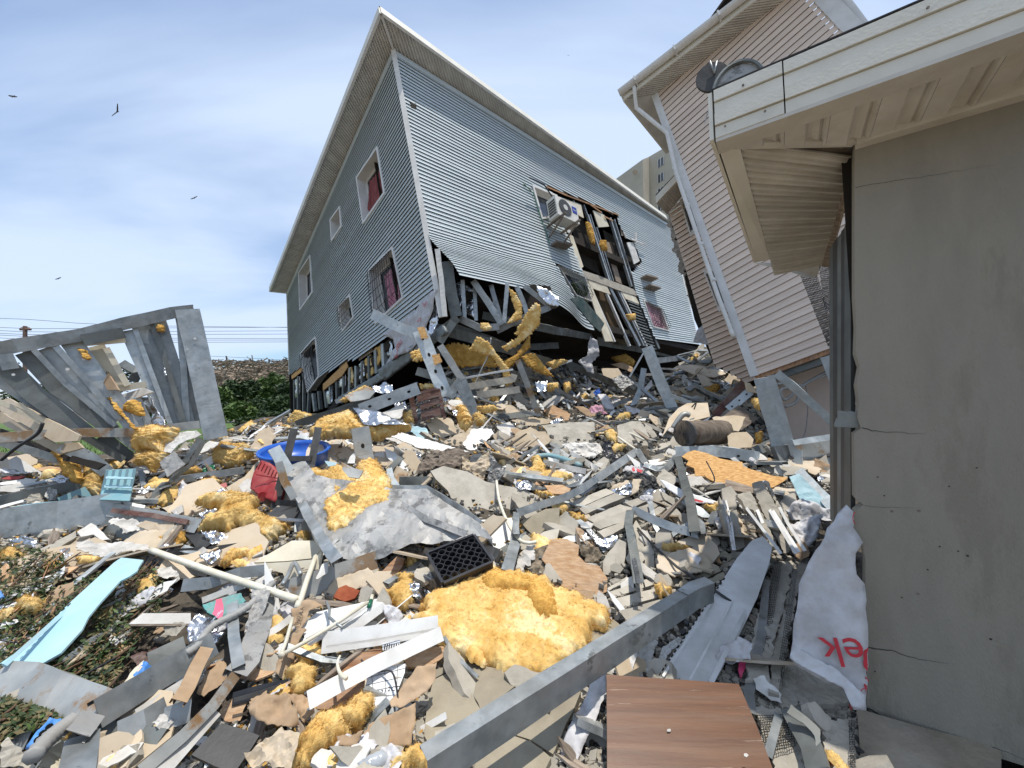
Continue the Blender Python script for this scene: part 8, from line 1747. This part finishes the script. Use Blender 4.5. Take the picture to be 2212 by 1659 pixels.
for x, y in ((1140, 915), (1080, 960), (340, 1380), (390, 1330), (300, 1430), (360, 1420)):
    q = Q('B', [(x, y)])[0]; P0_ = P3(q, .27, None); o = disc(P0_, tocam(P0_), UZ, .014, 'interior_shade', 'tray_hole', None, .003, 10); tag(o, 'dark round hollow in the blue tray scraps', 'tray hole', 'hollows of the blue trays')  # near-black discs paint the shade of the tray hollows
plate('B', [(945, 1030), (1050, 880), (1140, 800), (1130, 850), (1040, 960)], 'ply_wedge', 'ivory', 'thin cream wedge of board beside the blue tray corner', 'board', lift=.28, thick=.012)
# fallen shrubs
shr = [[(0, 300), (500, 200), (900, 60), (1250, 60), (1300, 180), (1260, 420), (1100, 620), (1010, 800), (930, 1010), (800, 1130), (500, 1000), (0, 850)], [(0, 1080), (350, 1180), (600, 1290), (450, 1280), (200, 1360), (60, 1450), (0, 1500)], [(-100, -120), (500, -60), (520, 160), (100, 300), (-100, 300)]]
for z, pp in enumerate(shr):
    P_ = Q('B', pp); e = empty('fallen_shrub', G(*[sum(c) / len(P_) for c in zip(*P_)])); tag(e, ['large fallen shrub with small dark leaves under the light blue plank', 'fallen shrub leaves below the rust-stained channel', 'dry fallen shrub at the left edge above the plank'][z], 'shrub')
    xs = [p[0] for p in P_]; ys = [p[1] for p in P_]
    for mi, (mn, cnt) in enumerate((('leaf', 2600), ('leaf_light', 350), ('leaf_dry', 1700))):
        vs = []; Fc = []; cnt = int(cnt * (1.0, .45, .5)[z])
        while len(Fc) < cnt:
            x, y = R.uniform(min(xs), max(xs)), R.uniform(min(ys), max(ys))
            if not inside((x, y), P_): continue
            g = G(x, y, R.uniform(0.0, .22))
            if g is None: continue
            l = R.uniform(.012, .028); a = Vector((R.gauss(0, 1), R.gauss(0, 1), R.gauss(0, .6))).normalized(); b = a.cross(Vector((R.gauss(0, .6), R.gauss(0, .6), 1))).normalized() * l * .36
            k = len(vs); vs += [g - a * l, g + b, g + a * l, g - b]; Fc.append([k, k + 1, k + 2, k + 3])
        stuff(obw('foliage', vs, Fc, mn, e))
    for k in range(90 if z == 0 else 26):
        x, y = R.uniform(min(xs), max(xs)), R.uniform(min(ys), max(ys))
        if not inside((x, y), P_): continue
        d = R.uniform(60, 190); ang = math.radians(R.choice([-38, -50, -30, -62]) + R.uniform(-12, 12)); g = [G(x + math.cos(ang) * d * t * .55, y + math.sin(ang) * d * t * .55, R.uniform(.08, .24)) for t in (-.5, -.1, .2, .5)]
        if None in g: continue
        vs, Fc = sweep(smoothpts(g, 3), circ(R.uniform(.0035, .009), 5), Vector((.1, .2, 1)), scale=lambda t: 1.1 - .6 * t); obw('twig', vs, Fc, 'bark' if k % 4 else 'wood', e, True)

# ------------------------------------------------------------------ countless and countable filler
DEB = [(0, 1005), (200, 1000), (480, 930), (560, 908), (640, 893), (760, 850), (860, 790), (960, 745), (1200, 760), (1420, 745), (1520, 760), (1640, 830), (1680, 960), (1790, 1020), (1800, 1110), (1760, 1170), (1715, 1240), (1700, 1420), (1860, 1560), (1870, 1659), (0, 1659)]
REG = [((140, 1090), 'around the left end of the long wide steel track'), ((330, 1030), 'beside the teal ribbed panel at the left'), ((560, 960), 'around the blue tub'), ((760, 900), 'at the foot of the shaded house wall'), ((1000, 830), 'in the shade below the torn cladding'), ((1300, 860), 'in the dark hollow under the doorways'), ((1560, 920), 'under the leaning pink house'), ((1120, 950), 'on the middle ridge of the heap'), ((1300, 1050), 'around the long bent rail'), ((1560, 1080), 'around the bright orange board'),
       ((330, 1180), 'between the rusty angle bar and the white pipe'), ((560, 1130), 'around the lumpy insulation below the red container'), ((900, 1130), 'around the large crumpled metal sheet'), ((1150, 1180), 'between the black crate and the grooved slab'), ((1450, 1230), 'around the upright bent stud'), ((180, 1380), 'among the fallen shrubs'), ((470, 1380), 'around the ribbed conduit at the lower left'), ((720, 1280), 'around the white pipe joint'), ((860, 1450), 'around the two white window trims'), ((640, 1580), 'along the bottom edge left of the kraft paper'),
       ((250, 1600), 'in the bottom left corner'), ((1150, 1400), 'around the biggest insulation mat'), ((1100, 1600), 'on the beige slabs at the bottom'), ((1500, 1450), 'around the wide white siding plank'), ((1750, 1500), 'between the brown panel and the stucco wall')]
def region(x, y): return min(REG, key=lambda r: ((r[0][0] - x) / 1.3) ** 2 + (r[0][1] - y) ** 2)[1]
def blob(n, ax_, ay_, j):
    return [(math.cos(2 * math.pi * k / n) * ax_ * R.uniform(1 - j, 1 + j), math.sin(2 * math.pi * k / n) * ay_ * R.uniform(1 - j, 1 + j)) for k in range(n)]
KINDS = []
def kind(name, m, desc, plural, cat, count, makers, lift=(.02, .15), scl=(.7, 1.3), tilt=.5, weight=None):
    KINDS.append((name, m, desc, plural, cat, count, [mk() for mk in makers], lift, scl, tilt, weight))
def pm(ax_, ay_, th, j=.28, rag=.008, crum=0, cf=5, n=6, curl=0): return lambda: plate_mesh('shard', blob(n, ax_, ay_, j), th, rag, crum, cf, None, curl)
def st_mesh(L, W_, f, dent): 
    def mk():
        pth = resample([Vector((-L / 2, 0, 0)), Vector((0, R.uniform(-.06, .06) * L, R.uniform(-.02, .08) * L)), Vector((L / 2, R.uniform(-.1, .1) * L, 0))], .08)
        vs, F = sweep(pth, csec(W_, f), Vector((0, 0, 1)), dent); return mesh('strip', vs, F[:-2])
    return mk
def ch_mesh(s):
    def mk():
        import bmesh
        bm = bmesh.new(); bmesh.ops.create_icosphere(bm, subdivisions=2, radius=s); sd = R.uniform(0, 50)
        for v in bm.verts:
            k = 1 + .55 * noise.noise(v.co * (1.2 / s) + Vector((sd, 0, 0))) + .2 * noise.noise(v.co * (3 / s) + Vector((sd, 0, 0))); v.co *= k; v.co.z *= .6
        me = bpy.data.meshes.new('chunk'); bm.to_mesh(me); bm.free(); return me
    return mk
kind('plasterboard_shard', 'tan_board', 'torn tan plasterboard shard', 'tan plasterboard shards', 'board shard', 140, [pm(.16, .1, .013) , pm(.22, .12, .013), pm(.12, .09, .013), pm(.18, .07, .013, crum=.02)] * 2, scl=(1.1, 2.4), weight=lambda x, y: 1 if y < 1250 else .45)
kind('plaster_shard', 'gypsum', 'white plaster shard', 'white plaster shards', 'plaster shard', 150, [pm(.12, .08, .014, .4, .014), pm(.09, .07, .014, .4, .014), pm(.17, .06, .012, .3, .012), pm(.07, .06, .02, .4, .012)] * 2)
kind('slab_fragment', 'cement', 'grey cement fragment', 'grey cement fragments', 'cement fragment', 250, [pm(.17, .06, .05, .2), pm(.11, .09, .05, .3), pm(.08, .06, .05, .3), pm(.22, .055, .045, .15), pm(.07, .05, .04, .3)] * 2, scl=(.9, 1.7), weight=lambda x, y: 1 if x > 900 or y > 1500 else .25)
kind('steel_strip', 'zinc', 'loose galvanised strip', 'loose galvanised strips', 'metal strip', 150, [st_mesh(.7, .05, .02, .2), st_mesh(.5, .09, .035, .15), st_mesh(.9, .04, .02, .25), st_mesh(.35, .09, .04, .2), st_mesh(1.1, .07, .03, .15)], tilt=.6, lift=(.04, .16), weight=lambda x, y: 1 if y < 1200 else .4)
kind('dark_strip', 'zinc_dark', 'dark metal strip', 'dark metal strips', 'metal strip', 90, [st_mesh(.8, .06, .03, .2), st_mesh(.5, .09, .04, .2), st_mesh(1.2, .08, .04, .1), st_mesh(1.5, .1, .04, .15)], tilt=.6, lift=(.03, .15), weight=lambda x, y: 1.6 if y < 960 and x > 800 else .12)
kind('insulation_tuft', 'insulation', 'small yellow insulation tuft', 'small yellow insulation tufts', 'insulation', 130, [(lambda a=a, b=b, t=t: fluff_mesh('tuft', blob(9, a, b, .3), t, .011, 1.1, .35)) for a, b, t in ((.1, .07, .06), (.07, .06, .05), (.14, .08, .06), (.05, .04, .04), (.12, .05, .05))], weight=lambda x, y: 1 if x < 1300 else .3)
kind('white_strip', 'white', 'white siding or trim strip', 'white trim strips', 'trim strip', 130, [pm(.3, .035, .012, .1, .002), pm(.22, .05, .008, .12, .004), pm(.38, .04, .01, .1, .002), pm(.14, .05, .01, .15, .006), st_mesh(.5, .05, .015, .05)], weight=lambda x, y: 1 if x < 1350 else .4)
kind('foil_scrap', 'foil', 'crumpled silver foil scrap', 'crumpled silver foil scraps', 'foil', 55, [pm(.1, .07, .002, .3, .01, .04, 9), pm(.14, .06, .002, .3, .01, .05, 9), pm(.06, .05, .002, .3, .01, .03, 12)], weight=lambda x, y: 1 if x < 1300 else .3)
kind('paper_scrap', 'kraft', 'brown paper or card scrap', 'brown paper scraps', 'paper scrap', 60, [pm(.11, .07, .002, .3, .006, .03, 7), pm(.15, .06, .002, .3, .006, .04, 6), pm(.07, .06, .004, .3, .004)])
kind('wood_splinter', 'old_wood', 'broken wood splinter', 'broken wood splinters', 'wood splinter', 130, [pm(.28, .022, .02, .15, .003), pm(.18, .03, .015, .2, .006), pm(.4, .03, .025, .1, .003), pm(.1, .04, .015, .2, .01)], weight=lambda x, y: 1)
kind('membrane_scrap', 'wrap', 'pale crumpled membrane scrap', 'pale crumpled membrane scraps', 'membrane scrap', 90, [pm(.12, .08, .002, .3, .008, .05, 7), pm(.18, .08, .002, .35, .008, .06, 6), pm(.08, .06, .002, .3, .008, .04, 9)])
kind('rubble_chunk', 'cement', 'rough rubble lump', 'rough rubble lumps', 'rubble', 260, [ch_mesh(.05), ch_mesh(.035), ch_mesh(.07), ch_mesh(.045)], lift=(-.01, .03), tilt=1, weight=lambda x, y: 1 if x > 900 else .4)
kind('chipboard_piece', 'osb_pale', 'peach chipboard piece', 'peach chipboard pieces', 'chipboard', 60, [pm(.1, .06, .012, .3, .012), pm(.14, .07, .012, .3, .014), pm(.06, .05, .012, .3, .01)])
kind('cable_piece', 'black_plastic', 'short black cable', 'short black cables', 'cable', 16, [(lambda: mesh('cable', *sweep(smoothpts([Vector((-.25, 0, 0)), Vector((-.1, R.uniform(-.1, .1), .05)), Vector((.08, R.uniform(-.1, .1), .02)), Vector((.25, .05, .04))]), circ(.006, 5), Vector((.1, .1, 1)))))] * 4, lift=(.08, .18))
for (name, m, desc, plural, cat, count, meshes, lf, scl, tilt, weight) in KINDS:
    meshes = [x for x in meshes if x]
    for me in meshes:
        me.materials.append(MATS[m])
    made = 0; tries = 0
    while made < count and tries < count * 14:
        tries += 1
        y = 735 + (1659 - 735) * (R.random() ** 1.25); x = R.uniform(0, 1870)
        if not inside((x, y), DEB): continue
        if 15 < x < 560 and 1215 < y < 1560 and R.random() < .75: continue
        rp = (.22 if 'strip' in name or 'splinter' in name else .1) * FPX / max(2, ip(y, [735, 900, 1000, 1200, 1400, 1659], [9, 8, 5.5, 3.7, 2.6, 1.9])) * .5
        if any(occluded(x + a_ * rp, y + b_ * rp) for a_, b_ in ((0, 0), (1, .4), (-1, -.4), (.4, -1), (-.4, 1))) and R.random() < (.985 if occluded(x, y) else .86): continue
        if weight and R.random() > weight(x, y): continue
        g = G(x, y, R.uniform(*lf))
        if g is None: continue
        e_ = .15; tn = Vector((-(H(g.x + e_, g.y) - H(g.x - e_, g.y)) / .3, -(H(g.x, g.y + e_) - H(g.x, g.y - e_)) / .3, 1)).normalized()
        n = (tn + Vector((R.gauss(0, 1), R.gauss(-.25, 1), 0)) * tilt * .55).normalized()
        if tilt == .5: n = (n + Vector((R.gauss(0, .3), R.gauss(-.15, .3), 0))).normalized()
        M = frame_from(g, n) @ Matrix.Rotation(R.uniform(0, 6.28), 4, 'Z')
        s_ = R.uniform(*scl) * min(1.2, (.26 if 'strip' in name else .34) + .17 * g.y)
        o = bpy.data.objects.new(name, R.choice(meshes)); col.objects.link(o); o.matrix_world = M @ Matrix.Diagonal((s_, s_, min(s_, 1.2), 1))
        rg = region(x, y); tag(o, desc + ' ' + rg, cat, plural + ' ' + rg); made += 1
# crumbs nobody could count
def crumbs(n, m, smin, smax, label, x0=0, x1=1870, y0=760, seed=1, flat=.5):
    vs = []; Fc = []; c = 0
    while c < n:
        y = y0 + (1700 - y0) * (R.random() ** 1.3); x = R.uniform(x0, x1)
        if not inside((x, min(y, 1655)), DEB): continue
        if 15 < x < 540 and 1215 < y < 1560: continue
        if occluded(x, y) and R.random() < .8: continue
        g = G(x, y, R.uniform(0, .03))
        if g is None: continue
        s = R.uniform(smin, smax) * (.6 + g.y * .12); k = len(vs); nn = R.choice((4, 5))
        a0 = R.uniform(0, 6.3); tz = [R.uniform(-.5, .5) for _ in range(2)]
        top = []
        for j in range(nn):
            a = a0 + 2 * math.pi * j / nn; r_ = s * R.uniform(.6, 1.2); dx_, dy_ = math.cos(a) * r_, math.sin(a) * r_
            top.append(g + Vector((dx_, dy_, dx_ * tz[0] + dy_ * tz[1] + s * flat)))
        vs += top + [p - Vector((0, 0, s * flat * 2)) for p in top]
        Fc.append([k + j for j in range(nn)]); Fc += [[k + j, k + nn + j, k + nn + (j + 1) % nn, k + (j + 1) % nn] for j in range(nn)]
        c += 1
    o = stuff(obw('rubble_crumbs', vs, Fc, m)); tag(o, label, 'rubble')
crumbs(6500, 'crumb', .008, .026, 'countless pale plaster crumbs between the larger pieces')
crumbs(7000, 'cement', .012, .035, 'countless grey cement crumbs all over the heap')
crumbs(4000, 'insulation_amber', .006, .02, 'countless yellow fibre crumbs on the left part of the heap', x1=1200)
crumbs(3500, 'dark_steel', .01, .03, 'countless dark scraps between the larger pieces')
crumbs(2500, 'cement', .006, .016, 'fine plaster gravel beside the stucco wall', x0=1600, y0=1350)
